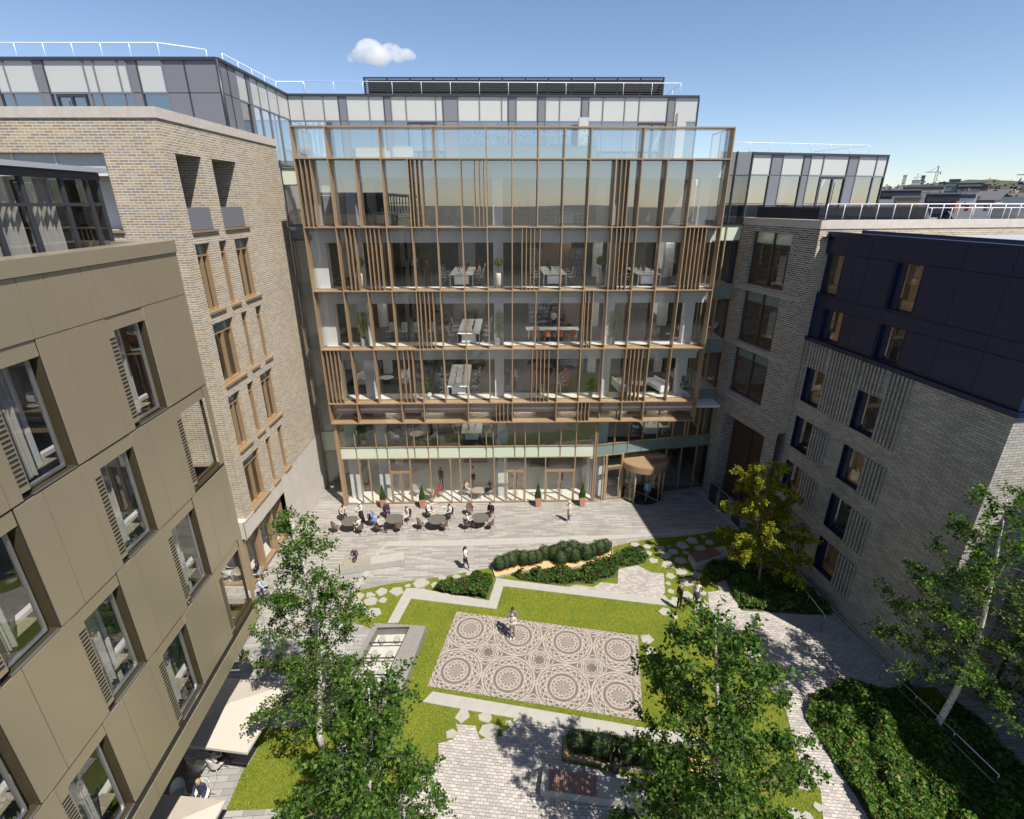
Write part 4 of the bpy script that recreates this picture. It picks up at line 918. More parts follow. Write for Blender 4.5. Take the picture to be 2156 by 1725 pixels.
for a, b, zb, zt, dd in gw:
    cor = b > s_(16.3); gb = b-.22; ga = a+(.30 if not cor else .32)
    mb = MB(TG); mb.box(a, b, .03, .055, zt-.36, zt-.01); mb.box(a, ga-.04, .03, .055, zb+.14, zt-.36)
    f = mb.build('window', 'gold_panel', gd)
    mb = MB(TG)
    if not cor: mb.box(b-.03, b, .05, .30, zb, zt)
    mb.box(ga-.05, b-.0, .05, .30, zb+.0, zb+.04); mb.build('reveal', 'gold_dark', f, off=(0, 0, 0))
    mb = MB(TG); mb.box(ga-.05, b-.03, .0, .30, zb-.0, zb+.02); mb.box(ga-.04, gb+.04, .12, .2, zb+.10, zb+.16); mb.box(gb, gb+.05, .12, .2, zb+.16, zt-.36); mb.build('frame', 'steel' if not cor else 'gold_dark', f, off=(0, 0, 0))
    n = 21 if zt-zb > 2 else 15
    mb = MB(TG)
    for i in range(n):
        z = zb+.28+i*(zt-zb-.75)/n; mb.box(a+.03, ga-.07, .022, .031, z, z+.052)
    mb.build('vent_slots', 'dark_gap', f, off=(0, 0, 0))
    mb = MB(TG); mb.wall(ga, gb if not cor else b-.05, zb+.14, zt-.36, d=.16); mb.build('pane', 'glass_home' if not cor else 'glass_clear', f, off=(0, 0, 0))
    if not cor:
        mb = MB(TG); n = 26; w0 = ga+.02; w1 = ga+(gb-ga)*.7; prev = None
        for i in range(n+1):
            s = w0+(w1-w0)*i/n; d_ = .46+.05*math.sin(i*1.55)+.02*math.sin(i*.7)
            if prev: mb.face([(prev[0], prev[1], zb+.1), (s, d_, zb+.1), (s, d_, zt-.3), (prev[0], prev[1], zt-.3)], sm=True)
            prev = (s, d_)
        mb.build('curtain', 'curtain', f, off=(0, 0, 0))
        mb = MB(TG); mb.box(a-.2, b+.2, .6, 1.0, zb+.1, zb+.12); mb.build('room_shelf', 'wood_slat', f, off=(0, 0, 0))
# dark glazed roof pavilion on it
pv = thing('roof_pavilion', 'dark glazed roof pavilion with white curtains behind the metal parapet', 'roof pavilion', (-11.7, 15.9, 19.9), world=True)
TV = Fr((-11.15, 4.0), (-.047, 1)); LV = 11.9
mb = MB(TV); mb.box(-8, LV+.25, -.2, 9, 22.58, 22.70); mb.build('roof', 'roof_grey', pv)
mb = MB(TV); mb.box(-8, LV+.1, -.05, .0, 22.38, 22.57); mb.box(-8, LV+.05, -.02, .06, 21.72, 21.80); mb.box(-8, LV+.05, -.02, .08, 19.9, 20.02); mb.build('frame', 'charcoal', pv)
vs = [LV, LV-.45, LV-1.35, LV-2.6, LV-3.6, LV-5.1, LV-6.4, LV-8., LV-9.6, LV-11.5, LV-13.5]
for s in vs: mb = MB(TV); mb.box(s-.05, s+.05, -.04, .06, 19.9, 22.4); mb.build('post', 'charcoal', pv)
for a, b in zip(vs[1:], vs):
    for z0, z1 in ((20.02, 21.72), (21.8, 22.38)): mb = MB(TV); mb.wall(a+.05, b-.05, z0, z1, d=.0); mb.build('pane', 'glass_home', pv)
mb = MB(TV); mb.box(LV-.0, LV+.06, .02, 8, 19.9, 22.4); mb.build('end_wall', 'charcoal', pv)
mb = MB(TV); mb.box(LV-1.45, LV-.7, .9, 1.0, 20.6, 22.3); mb.build('timber_screen', 'timber_room', pv)
mb = MB(TV); mb.box(-8, LV, 5, 5.1, 19.9, 22.4); mb.build('rear_wall', 'dark_interior', pv)
mb = MB(TV); mb.box(-8, LV-.1, .1, 5, 19.9, 19.95); mb.build('floor', 'stone_floor', pv)
for c0, c1 in ((LV-3.7, LV-2.7), (LV-2.45, LV-1.55), (LV-6.5, LV-5.2)):
    mb = MB(TV); prev = None
    for i in range(31):
        s = c0+(c1-c0)*i/30; d_ = .22+.07*math.sin(i*1.3)+.03*math.sin(i*.6)
        if prev: mb.face([(prev[0], prev[1], 19.98), (s, d_, 19.98), (s, d_*.8, 22.36), (prev[0], prev[1]*.8, 22.36)], sm=True)
        prev = (s, d_)
    mb.build('curtain', 'curtain', pv)
# ---------------------------------------------------------------- brick building on the right, big windows in shade
br = thing('brick_building', 'shaded brown brick building with tall paired windows beside the entrance', 'brick building', (15.5, 37, 0), world=True)
TB = between((15.5, 37.0), (16.97, 30.6)); LB = math.hypot(1.47, 6.4)
def sb(y): return (37.0-y)/6.4*LB
opn = [(sb(35.85), sb(32.3), 16.75, 20.07, .45), (sb(35.85), sb(32.35), 12.85, 16.3, .45), (sb(35.85), sb(32.3), 9.1, 12.4, .45), (sb(35.9), sb(31.4), 0, 7.3, 1.1)]
mb = MB(TB); mb.wall(0, sb(30.33), 0, 20.45, opn); mb.build('wall', 'shaded_brick', br)
for z0, z1 in ((16.35, 16.62), (12.45, 12.72), (8.6, 8.85)):
    mb = MB(TB); mb.box(-.03, sb(30.7), -.05, -.002, z0, z1); mb.build('stone_band', 'concrete_side', br)
mb = MB(TB); mb.box(-.05, sb(30.33)+.04, -.05, .5, 20.45, 20.9); mb.build('coping', 'coping', br)
for a, b, zb, zt, _ in opn[:3]:
    mb = MB(TB); d = .42; mb.box(a, a+.06, d-.22, d, zb, zt); mb.box(b-.06, b, d-.22, d, zb, zt); mb.box(a, b, d-.1, d, zt-.78, zt-.7); mb.box(a, b, d-.22, d, zb, zb+.08)
    mb.box((a+b)/2-.04, (a+b)/2+.04, d-.2, d, zb, zt)
    f = mb.build('window', 'bronze_dark', br)
    mb = MB(TB); mb.wall(a+.06, b-.06, zb+.08, zt-.8, d=d-.03); mb.build('pane', 'glass_clear', f, off=(0, 0, 0))
    mb = MB(TB); mb.box(a+.06, b-.06, d-.06, d-.02, zt-.7, zt); mb.build('spandrel', 'spandrel_green' if zb > 15 else 'spandrel_teal', f, off=(0, 0, 0))
    mb = MB(TB); mb.box(a-.4, b+.4, .6, 5, zb-.15, zb+.05); mb.build('room_floor', 'wood', f, off=(0, 0, 0))
    mb = MB(TB); mb.box(b-1.2, b-.9, 1.6, 2.2, zb, zt-.6); mb.build('room_column', 'plaster', f, off=(0, 0, 0))
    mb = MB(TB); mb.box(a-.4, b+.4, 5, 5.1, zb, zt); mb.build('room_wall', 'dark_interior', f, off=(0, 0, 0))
mb = MB(TB); a, b = opn[3][:2]
for i in range(44): mb.box(a, b, 1.02, 1.08, .1+i*.165, .2+i*.165)
mb.build('louvred_gate', 'bronze_dark', br); mb = MB(TB); mb.box(a, b, 1.1, 1.14, 0, 7.3); mb.box((a+b)/2-.05, (a+b)/2+.05, .96, 1.0, 0, 7.3); mb.build('gate_backing', 'dark_gap', br)
TBs = Fr((17.03, 30.33), (13.3, 2.4), (-2.4, 13.3))
mb = MB(TBs); mb.wall(0, 40, 8, 20.45); mb.build('wall', 'buff_brick', br); mb = MB(TBs); mb.box(.0, 40, -.05, .5, 20.45, 20.9); mb.build('coping', 'coping', br)  # sunlit face, lighter brick than the west wall: sun put into the colour
mb = MB(); mb.prism([(15.6, 37.1), (17.1, 30.6), (56, 37.6), (56, 52), (15.6, 52)], 20.2, 20.3); mb.build('terrace_deck', 'roof_grey', br)
mb = MB(); mb.box(15.5, 56, 51.8, 52, 0, 20.2); mb.build('rear_wall', 'shaded_brick', br)
# metal gates and steps at its foot
stp = thing('entrance_steps', 'pale stone steps at the foot of the louvred gate', 'steps', tuple(TB(1.2, .4, 0)), world=True)
for i in range(4): mb = MB(TB); mb.box(sb(35.8), sb(31.5), -.25+i*.3, .05+i*.3, .0, .13*(i+1)); mb.build('step', 'concrete', stp)
for i, (y, lab) in enumerate(((35.5, 'dark slatted metal gate panel nearest the brick pier'), (34.2, 'dark slatted metal gate panel in the middle of the steps'), (32.6, 'dark slatted metal gate panel half hidden by the yellow tree'))):
    t = thing('gate_panel', lab, 'gate panel', tuple(TB(sb(y), -.3, 0)), 'slatted gate panels', world=True); s = sb(y)
    mb = MB(TB); mb.beam((s, -.4, .05), (s+.9, -.4, .05), .04, .05); mb.beam((s, -.4, 1.5), (s+.9, -.4, 1.5), .04, .05); mb.build('rail', 'black_metal', t)
    mb = MB(TB)
    for j in range(13): mb.beam((s+j*.075, -.4, .05), (s+j*.075, -.4, 1.5), .02, .03)
    mb.build('slats', 'black_metal', t, kind='stuff')
# its rooftop storey
pr = thing('rooftop_storey', 'grey and white clad rooftop storey on the right hand roof', 'rooftop storey', (15.3, 37.2, 20.3), world=True)
TRp = between((15.3, 37.25), (26., 39.55)); LR = math.hypot(10.7, 2.3)
xr = [380, 522, 592, 722, 768, 850, 1012, 1078, 1200, 1270]; kk = LR/(1285-380)
penthouse(TRp, [((xr[i]-380)*kk, (xr[i+1]-380)*kk, 'WGWGWWGWW'[i]) for i in range(9)], 20.3, 23.5, 24.85, pr, [((850-380)*kk, (1012-380)*kk)])
mb = MB(TRp); mb.box(-.12, .06, -.14, .2, 16.45, 24.85); mb.build('corner_post', 'navy_panel', pr)
mb = MB(TRp); mb.box(.3, LR-.2, .5, 9, 24.7, 24.78); mb.build('roof', 'roof_grey', pr)
mb = MB(TRp); mb.box(LR-.1, LR, .1, 9, 20.3, 24.7); mb.build('end_wall', 'grey_panel', pr)
mb = MB(TRp); mb.box(.3, LR-.3, 5, 5.1, 20.3, 24.7); mb.build('inner_wall', 'plaster', pr)
for i in range(4): mb = MB(TRp); mb.box(1+i*2.8, 1.35+i*2.8, 1.2, 1.5, 20.3, 24.7); mb.build('column', 'plaster', pr)
railing('roof_railing', [tuple(TRp(-1.5, 1.6, 24.75)), tuple(TRp(.6, .9, 24.75)), tuple(TRp(LR-1, .9, 24.75)), tuple(TRp(LR-1.2, 6, 24.75))], .75, 1.6, 'thin white railing on top of the right hand rooftop storey', rad=.016)
T4 = Fr((17.4, 31.2), (13.3, 2.4), (-2.4, 13.3))
railing('slatted_railing', [(16.0, 36.2, 20.3), (17.5, 31.6, 20.3), tuple(T4(7.5, .5, 20.3))], 1.32, 1.25, 'black vertical bar balustrade along the right hand roof terrace', bars=.1, m='black_metal', cat='balustrade')
railing('roof_railing', [tuple(T4(.3, .0, 20.6)), tuple(T4(30, .0, 20.6))], 1.13, 1.12, 'white handrail on bent posts in front of the black balustrade', rad=.03)
railing('roof_railing', [tuple(T4(7.0, 2.6, 20.3)), tuple(T4(30, 2.6, 20.3))], 1.2, 1.5, 'second white handrail further back on the right hand roof', rad=.025)
# ---------------------------------------------------------------- navy and pale brick building
nv = thing('navy_clad_building', 'residential block of pale textured brick with two navy metal clad top storeys', 'apartment building', (17.5, 31.5, 0), world=True)
TW = between((17.5, 31.5), (19.22, 18.26)); LW = math.hypot(1.72, 13.24)
def sw(y): return (31.5-y)/13.24*LW
rows_b = [(12.65, 10.5, 0), (9.5, 7.4, 1), (6.42, 4.24, 1), (3.5, 1.3, 1)]
ob = []
for zt, zb, _ in rows_b:
    for y0, y1 in ((29.92, 28.3), (25.8, 24.2)): ob.append((sw(y0), sw(y1), zb, zt, .38))
mb = MB(TW); mb.wall(0, LW, 0, 14.2, ob); mb.build('wall', 'pale_brick', nv)
mb = MB(TW)
def ribs(y0, y1, zb, zt):
    n = int(abs(y0-y1)/.235)
    for i in range(n): s = sw(y0)+.08+i*.235; mb.box(s, s+.11, -.13, -.002, zb, zt)
for zt, zb, w in rows_b:
    if w: ribs(28.26, 26.85, zb, zt); ribs(24.16, 22.7, zb, zt)
ribs(31.45, 29.98, 10.5, 14.2); ribs(28.24, 25.86, 10.5, 14.2); ribs(24.14, 22.7, 10.5, 14.2); ribs(29.9, 28.4, 12.7, 14.2); ribs(25.8, 24.3, 12.7, 14.2)
mb.build('brick_ribs', 'pale_brick', nv)
mb = MB(TW); mb.box(-.05, LW+.12, -.16, .3, 14.2, 14.42); mb.build('ledge', 'navy_panel', nv)
on = [(sw(30.55), sw(28.9), 16.95, 19.13, .4), (sw(25.5), sw(23.95), 16.95, 19.15, .4), (sw(29.55), sw(28.0), 14.45, 16.2, .4), (sw(25.5), sw(23.95), 14.45, 16.2, .4)]
mb = MB(TW); mb.wall(0, LW, 14.42, 20.2, on, .02, d=.04); mb.build('backing', 'dark_gap', nv)
mb = MB(TW); js = [sw(y) for y in (28.0, 25.6, 22.9, 20.5)]
for zt, zb, add in ((20.2, 19.2, [28.7]), (19.18, 16.9, [30.6, 28.85, 28.0, 25.55, 23.9]), (16.88, 16.25, [29.6, 25.55]), (16.23, 14.45, [29.6, 27.95, 25.55, 23.9])):
    S = sorted(set([0, LW]+[sw(y) for y in (27.2, 22.2, 20.2)+tuple(add)]))
    for a, b in zip(S, S[1:]):
        if b-a < .05: continue
        if any(o[0]-.03 < (a+b)/2 < o[1]+.03 and o[2] < (zt+zb)/2 < o[3] for o in on): continue
        mb.box(a+.008, b-.008, 0, .035, zb+.008, zt-.008)
mb.build('cladding', 'navy_panel', nv)
mb = MB(TW); mb.box(-.06, LW+.06, -.06, .3, 20.2, 20.32); mb.build('roof_edge', 'navy_panel', nv)
for a, b, zb, zt, dd in ob+on:
    mb = MB(TW); mb.box(a, a+.46, .2, .26, zb, zt); mb.box(a, b, dd-.1, dd, zb, zb+.06); mb.box(a, b, -.0, dd-.1, zb, zb+.03); mb.box(b-.05, b, 0.02, dd, zb+.06, zt); mb.box(a+.0, a+.05, 0.02, dd, zb+.06, zt)
    f = mb.build('window', 'navy_panel', nv)
    mb = MB(TW); mb.wall(a+.46, b-.05, zb+.06, zt, d=.3); mb.build('pane', 'glass_clear', f, off=(0, 0, 0))
    hot = rc2.random() < .75
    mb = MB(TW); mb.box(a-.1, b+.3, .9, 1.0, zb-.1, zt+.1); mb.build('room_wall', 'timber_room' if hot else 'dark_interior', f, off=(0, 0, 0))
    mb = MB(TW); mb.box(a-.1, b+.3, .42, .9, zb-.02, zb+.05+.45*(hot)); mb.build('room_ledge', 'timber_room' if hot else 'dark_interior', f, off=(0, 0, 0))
    if hot and rc2.random() < .6:
        mb = MB(TW); prev = None
        for i in range(17):
            s = a+.5+(b-a-.55)*i/16; d_ = .62+.05*math.sin(i*1.9)
            if prev: mb.face([(prev[0], prev[1], zb+.5), (s, d_, zb+.5), (s, d_, zt), (prev[0], prev[1], zt)], sm=True)
            prev = (s, d_)
        mb.build('curtain', 'timber_room', f, off=(0, 0, 0))
TWs = Fr((19.22, 18.26), (1, .13), (-.13, 1))
mb = MB(TWs); mb.wall(0, 3.2, 0, 14.2); mb.build('wall', 'pale_brick', nv); mb = MB(TWs); mb.box(-.1, 3.2, -.14, .3, 14.2, 14.42); mb.build('ledge', 'navy_panel', nv)
mb = MB(TWs); mb.wall(0, 14, 14.42, 20.2); mb.build('cladding', 'navy_panel', nv); mb = MB(TWs); mb.box(-.05, 14, -.05, .3, 20.2, 20.32); mb.build('roof_edge', 'navy_panel', nv)
mb = MB(); mb.prism([(17.7, 31.0), (19.4, 18.5), (33, 20.3), (33, 33.0), (17.2, 30.28)], 19.98, 20.05); mb.build('roof', 'roof_grey', nv)
mb = MB(); c = [(18.9, 29.6), (20.4, 19.6)]; T5 = between(c[0], c[1]); L5 = 10.1
mb = MB(between((17.56, 31.5), (30, 33.7))); mb.wall(0, 13, 0, 20.0, d=0); mb.build('north_wall', 'pale_brick', nv)  # unseen wall added to block sun leaking through the gap
mb = MB(T5); mb.box(0, L5, 0, .1, 20.05, 20.42); mb.build('roof_upstand', 'navy_panel', nv)
# shaded wing that runs towards the camera beyond the leaning birch
dk = thing('shaded_brick_wing', 'dark shaded brick wing at the right edge with a black doorway', 'brick wing', (22.4, 18.6, 0), world=True)
TD = between((22.4, 18.7), (23.6, 0)); 
od = [(2.6, 5.6, 0, 3.4, .8), (9, 12, 0, 3.4, .8)]
mb = MB(TD); mb.wall(0, 24, 0, 14.0, od); mb.build('wall', 'shaded_brick', dk)
for a, b, zb, zt, q in od: mb = MB(TD); mb.box(a, b, .8, .85, zb, zt); mb.build('doorway', 'dark_gap', dk)
mb = MB(TD); mb.box(1.0, 1.12, -.06, -.0, 0, 14); mb.build('downpipe', 'black_metal', dk)
mb = MB(); mb.prism([(22.5, 18.7), (23.7, -5), (34, -5), (34, 20.2)], 13.9, 14.0); mb.build('roof', 'roof_grey', dk)
mb = MB(TD); mb.box(-.05, 24, -.05, .4, 14, 14.25); mb.build('coping', 'coping', dk)
# long handrail on the ramp
railing('ramp_handrail', [tuple(g(*E(1240, 505), 1.0)-Vector((0, 0, 1.))), tuple(g(*E(1995, 1230), 1.0)-Vector((0, 0, 1.)))], 1.0, 1.75, 'long steel handrail beside the ground cover under the leaning birch', m='steel', rad=.025, mid=1, cat='handrail')
railing('ramp_handrail', [tuple(g(*G(880, 400), 1.0)-Vector((0, 0, 1.))), tuple(g(*G(1310, 950), 1.0)-Vector((0, 0, 1.)))], 1.0, 1.75, 'steel handrail in the shade in front of the pale brick wall', m='steel', rad=.02, mid=0, cat='handrail')
mb = MB(TW); mb.box(1.0, LW+.0, -.42, -.3, 0, .14); k_ = mb.build('kerb', 'concrete_side', nv)
# ---------------------------------------------------------------- trees
def tree(name, base, top, prof, n_pri, n_leaf, lsize, seed, label, leaf='birch_leaf', bark='birch_bark', r0=.13, zmin=.15, rise=.55, group=None, twig=.75, bend=0.):
    rg = np.random.default_rng(seed); rr = random.Random(seed); base = Vector(base); top = Vector(top); Ht = (top-base).length
    t = thing(name, label, 'tree', tuple(base), group, world=True)
    def tp(f):
        p = base.lerp(top, f); return p+Vector((math.sin(f*5+seed)*.12*Ht*.1+bend*math.sin(f*math.pi), math.cos(f*4+seed)*.1*Ht*.1, 0))*(f > 0)
    mb = MB(); fs = [i/14 for i in range(15)]; mb.tube([tp(f) for f in fs], [r0*(1-f)**.8+.012 for f in fs], 9, raw=True); mb.build('trunk', bark, t)
    br = MB(); C = []
    for i in range(n_pri):
        f = zmin+(1-zmin)*(i+.5)/n_pri; p = tp(f); az = i*2.39996+rr.uniform(-.4, .4); L = prof(f)*rr.uniform(.7, 1.15)
        d = Vector((math.cos(az), math.sin(az), 0)); up = rise*rr.uniform(.7, 1.3)*(1 if f < .8 else 1.6)
        pts = [p]; k = 7
        for j in range(1, k+1):
            q = j/k; pts.append(p+d*L*q+Vector((0, 0, L*up*(q-.45*q*q)))+Vector((rr.uniform(-1, 1), rr.uniform(-1, 1), rr.uniform(-1, 1)))*.05*L)
        rb = max(.012, r0*.38*(1-f)**.7); br.tube(pts, [rb*(1-j/(k+1)) for j in range(k+1)], 5, raw=True)
        nt_ = max(5, int(L*9))
        for _ in range(nt_):
            q = rr.uniform(.08, 1.)**.8; j = min(int(q*k), k-1); s = pts[j].lerp(pts[j+1], q*k-j)
            dv = Vector((rr.gauss(0, 1), rr.gauss(0, 1), rr.gauss(.1, .6))).normalized()*twig*rr.uniform(.4, 1.1)*(1.15-.4*q); dv += d*.15
            m = s+dv*.6+Vector((0, 0, .04)); e = s+dv+Vector((0, 0, -.15*twig))
            br.tube([s, m, e], [rb*.2+.002, .003, .0015], 3, raw=True, cap=False); C.append((s, m, e))
    br.build('branches', 'twig_bark' if bark == 'birch_bark' else bark, t)
    per = max(1, n_leaf//len(C)); P = []
    for s, m, e in C:
        w_ = int(per*rr.choice([.25, .7, 1.1, 1.95])); u = rg.random(w_)[:, None]
        q = np.where(u < .5, np.array(s)+(np.array(m)-np.array(s))*u*2, np.array(m)+(np.array(e)-np.array(m))*(u*2-1))
        P.append(q+rg.normal(0, .075*twig/.75, (w_, 3)))
    P = np.concatenate(P); V, Q = leaves(P, lsize, rg, droop=.35); cloud_mesh('crown', V, Q, leaf, t)
    return t
pf = lambda R_, a=.35, p=.8: (lambda f: R_*(min(1, f/a)**.6)*(max(0, 1-f)**p+.06))
tree('birch_tree', (-8.12, 15.19, 0), (-7.6, 15.25, 11.9), lambda f: 3.3*(.35+min(1, f/.3)*.65)*(max(0, 1-f)**.75+.05), 42, 19000, .10, 11, 'tall airy birch between the display case and the cafe parasols', r0=.14, zmin=.14, bend=.15)
tree('birch_tree', (-5.0, 9.7, 0), (-3.8, 9.9, 10.0), lambda f: 3.3*(.4+min(1, f/.35)*.6)*(max(0, 1-f)**.6+.05), 40, 17000, .115, 23, 'big birch crown at the bottom edge in front of the pale concrete block', r0=.13, zmin=.25, rise=.7)
tree('birch_tree', (6.6, 10.0, 0), (5.3, 10.4, 11.9), lambda f: 3.9*(.4+min(1, f/.3)*.6)*(max(0, 1-f)**.62+.06), 50, 24000, .118, 37, 'densest birch in front of the hedge planter and the dark slatted bench', r0=.15, zmin=.2, rise=.6)
tree('birch_tree', (18.52, 15.93, 0), (17.4, 15.7, 12.3), lambda f: 4.1*(.4+min(1, f/.3)*.6)*(max(0, 1-f)**.62+.06), 46, 21000, .112, 51, 'birch with a bare leaning white trunk below the sunlit brick corner', r0=.13, zmin=.2, rise=.45, bend=.45)
tree('yellow_tree', (14.86, 25.15, 0), (14.2, 25.4, 8.3), lambda f: 2.9*(.45+min(1, f/.3)*.55)*(max(0, 1-f)**.55+.08), 40, 26000, .12, 63, 'small yellow green tree half in the sun against the shaded brick', leaf='yellow_leaf', bark='bark', r0=.09, zmin=.16, rise=.6, twig=.65)
# ---------------------------------------------------------------- potted plants and planters
def topiary():
    t = thing('potted_topiary', 'x', 'potted plant'); mb = MB(); rb, rt, h = .17, .25, .78
    for q in range(4):
        a0, a1 = math.pi/4+q*math.pi/2, math.pi/4+(q+1)*math.pi/2
        mb.face([(rb*1.41*math.cos(a0), rb*1.41*math.sin(a0), 0), (rb*1.41*math.cos(a1), rb*1.41*math.sin(a1), 0), (rt*1.41*math.cos(a1), rt*1.41*math.sin(a1), h), (rt*1.41*math.cos(a0), rt*1.41*math.sin(a0), h)])
    mb.face([(-.2, -.2, .72), (.2, -.2, .72), (.2, .2, .72), (-.2, .2, .72)]); mb.build('pot', 'terracotta', t)
    rg = np.random.default_rng(9); n = 2600; z = rg.random(n)**1.5; an = rg.uniform(0, 6.28, n); rad = (1-z)*.25*rg.uniform(.8, 1.05, n)
    P = np.stack([rad*np.cos(an), rad*np.sin(an), .92+z*1.05], 1); n2 = 500; u = rg.uniform(-.24, .24, (n2, 2)); P = np.concatenate([P, np.stack([u[:, 0], u[:, 1], .80+rg.uniform(0, .08, n2)], 1)])
    V, Q = leaves(P, .05, rg, droop=-.2); cloud_mesh('foliage', V, Q, 'plant_leaf', t)
    mb = MB(); mb.lathe([(.21, .93), (.12, 1.4), (.01, 1.9)], n=10); mb.tube([(0, 0, .7), (0, 0, .95)], .02, 6); mb.build('core', 'earth', t); return Kind(t)
tk = topiary()
for i, ((f, x, y), lab) in enumerate((((A, 625, 650), 'cone topiary in a terracotta pot left of the first glass doors'), ((A, 940, 650), 'cone topiary in a terracotta pot in front of the woman in red'), ((A, 1870, 638), 'cone topiary in a terracotta pot between the two right hand glass doors'), ((B, 500, 634), 'cone topiary in a terracotta pot nearest the revolving door'))):
    tk.put(tuple(g(*f(x, y))), .1, lab, 'cone topiaries along the glass front')
r5 = lambda x, y: (589.6+.2474*x, 561.5+.2474*y)
r6 = lambda x, y: (1066.8+.2474*x, 561.5+.2474*y)
r2f = lambda x, y: (589.6+.2474*x, 140.4+.2474*y)
r3f = lambda x, y: (1066.8+.2474*x, 140.4+.2474*y)
def plant(kind):
    t = thing({'tree': 'potted_tree', 'bamboo': 'potted_bamboo', 'leafy': 'potted_plant'}[kind], 'x', 'potted plant'); rg = np.random.default_rng(4+len(kind)); mb = MB()
    if kind == 'tree': mb.lathe([(.13, 0), (.2, .3), (.22, .75), (.17, 1.0), (.14, 1.0), (.14, .9), (.0, .9)], n=14); mb.build('pot', 'pot_cream', t)
    elif kind == 'bamboo': mb.box(-.2, .2, -.2, .2, 0, .5); mb.build('pot', 'pot_grey', t)
    else: mb.lathe([(.12, 0), (.18, .1), (.18, .35), (.15, .35), (.15, .3), (0, .3)], n=14); mb.build('pot', 'chair_white', t)
    mb = MB()
    if kind == 'tree':
        mb.tube([(0, 0, .9), (.03, 0, 1.2), (0, .02, 1.5)], .018, 6); d = rg.normal(size=(900, 3)); d /= np.linalg.norm(d, axis=1)[:, None]; P = d*(rg.random((900, 1))**.5)*.30+np.array([0, 0, 1.7]); V, Q = leaves(P, .085, rg); m = 'bamboo_leaf'
    elif kind == 'bamboo':
        P = []
        for i in range(9):
            a = rg.uniform(0, 6.28); r_ = rg.uniform(.02, .12); q = [(r_*math.cos(a)*(1+z), r_*math.sin(a)*(1+z), .45+z*1.1) for z in (0, .5, 1., 1.7)]; mb.tube(q, .007, 4, cap=False)
            for z in np.linspace(.9, 2.3, 75): P.append((r_*math.cos(a)*2.2+rg.normal(0, .16), r_*math.sin(a)*2.2+rg.normal(0, .16), z+rg.normal(0, .05)))
        V, Q = leaves(np.array(P), .13, rg, droop=.5, asp=.25); m = 'bamboo_leaf'
    else:
        P = []
        for i in range(5):
            a = rg.uniform(0, 6.28); mb.tube([(0, 0, .3), (.08*math.cos(a), .08*math.sin(a), .8), (.2*math.cos(a), .2*math.sin(a), 1.2)], .01, 5)
            for z in np.linspace(.5, 1.45, 22): P.append((.3*z*math.cos(a)*.6+rg.normal(0, .11), .3*z*math.sin(a)*.6+rg.normal(0, .11), z))
        V, Q = leaves(np.array(P), .2, rg, droop=.2, asp=.8); m = 'plant_leaf'
    mb.build('stem', 'bark', t); cloud_mesh('foliage', V, Q, m, t); return Kind(t)
K1, K2, K3 = plant('tree'), plant('bamboo'), plant('leafy')
for K, f, x, y, z, lab in ((K1, r5, 700, 186, 16.47, 'round little tree in a cream pot behind the left fins, second office floor'), (K1, r5, 1860, 183, 16.47, 'round little tree in a cream pot by the middle column, second office floor'), (K1, r6, 785, 168, 16.47, 'round headed little tree right of centre, second office floor'),
    (K2, r5, 720, 672, 12.52, 'bamboo in a grey cube pot at the left column, third office floor'), (K2, r5, 1860, 662, 12.52, 'bamboo in a grey cube pot at the middle column, third office floor'), (K2, r6, 883, 655, 12.52, 'bamboo in a grey cube pot at the right column, third office floor'),
    (K3, r5, 1272, 1117, 8.58, 'broad leaved plant in a white pot left of the long desk, fourth office floor'), (K3, r6, 710, 1103, 8.58, 'broad leaved plant in a white pot by the right middle column, fourth office floor'), (K3, r6, 1507, 1090, 8.58, 'broad leaved plant in a white pot by the far right column, fourth office floor'), (K3, r5, 715, 1518, 4.62, 'broad leaved plant in a white pot at the left end of the first floor')):
    K.put(tuple(g(*f(x, y), z)), R.uniform(0, 6), lab, 'potted plants in the offices')
tp_ = thing('roof_planter', 'long planter of lavender behind the glass terrace balustrade', 'planter', tuple(FB(0, 1.6, 24.3)), world=True)
x0, x1 = FB(0, 0, 0).x-2.0, 5.0
mb = MB(FB); mb.box(-3.35, 5.3, 1.5, 2.1, 24.3, 25.1); mb.build('box', 'far_green', tp_)
rg = np.random.default_rng(8); n = 5000; P = np.stack([rg.uniform(-3.3, 5.25, n), rg.uniform(34.5+1.5, 34.5+2.1, n), 25.1+rg.random(n)**2*.6], 1); V, Q = leaves(P, .07, rg, droop=-.6, asp=.3); cloud_mesh('foliage', V, Q, 'plant_leaf', tp_)
n = 260; P = np.stack([rg.uniform(-3.3, 5.25, n), rg.uniform(36., 36.6, n), 25.5+rg.random(n)*.5], 1); V, Q = leaves(P, .09, rg); cloud_mesh('flowers', V, Q, 'cloth_purple', tp_)
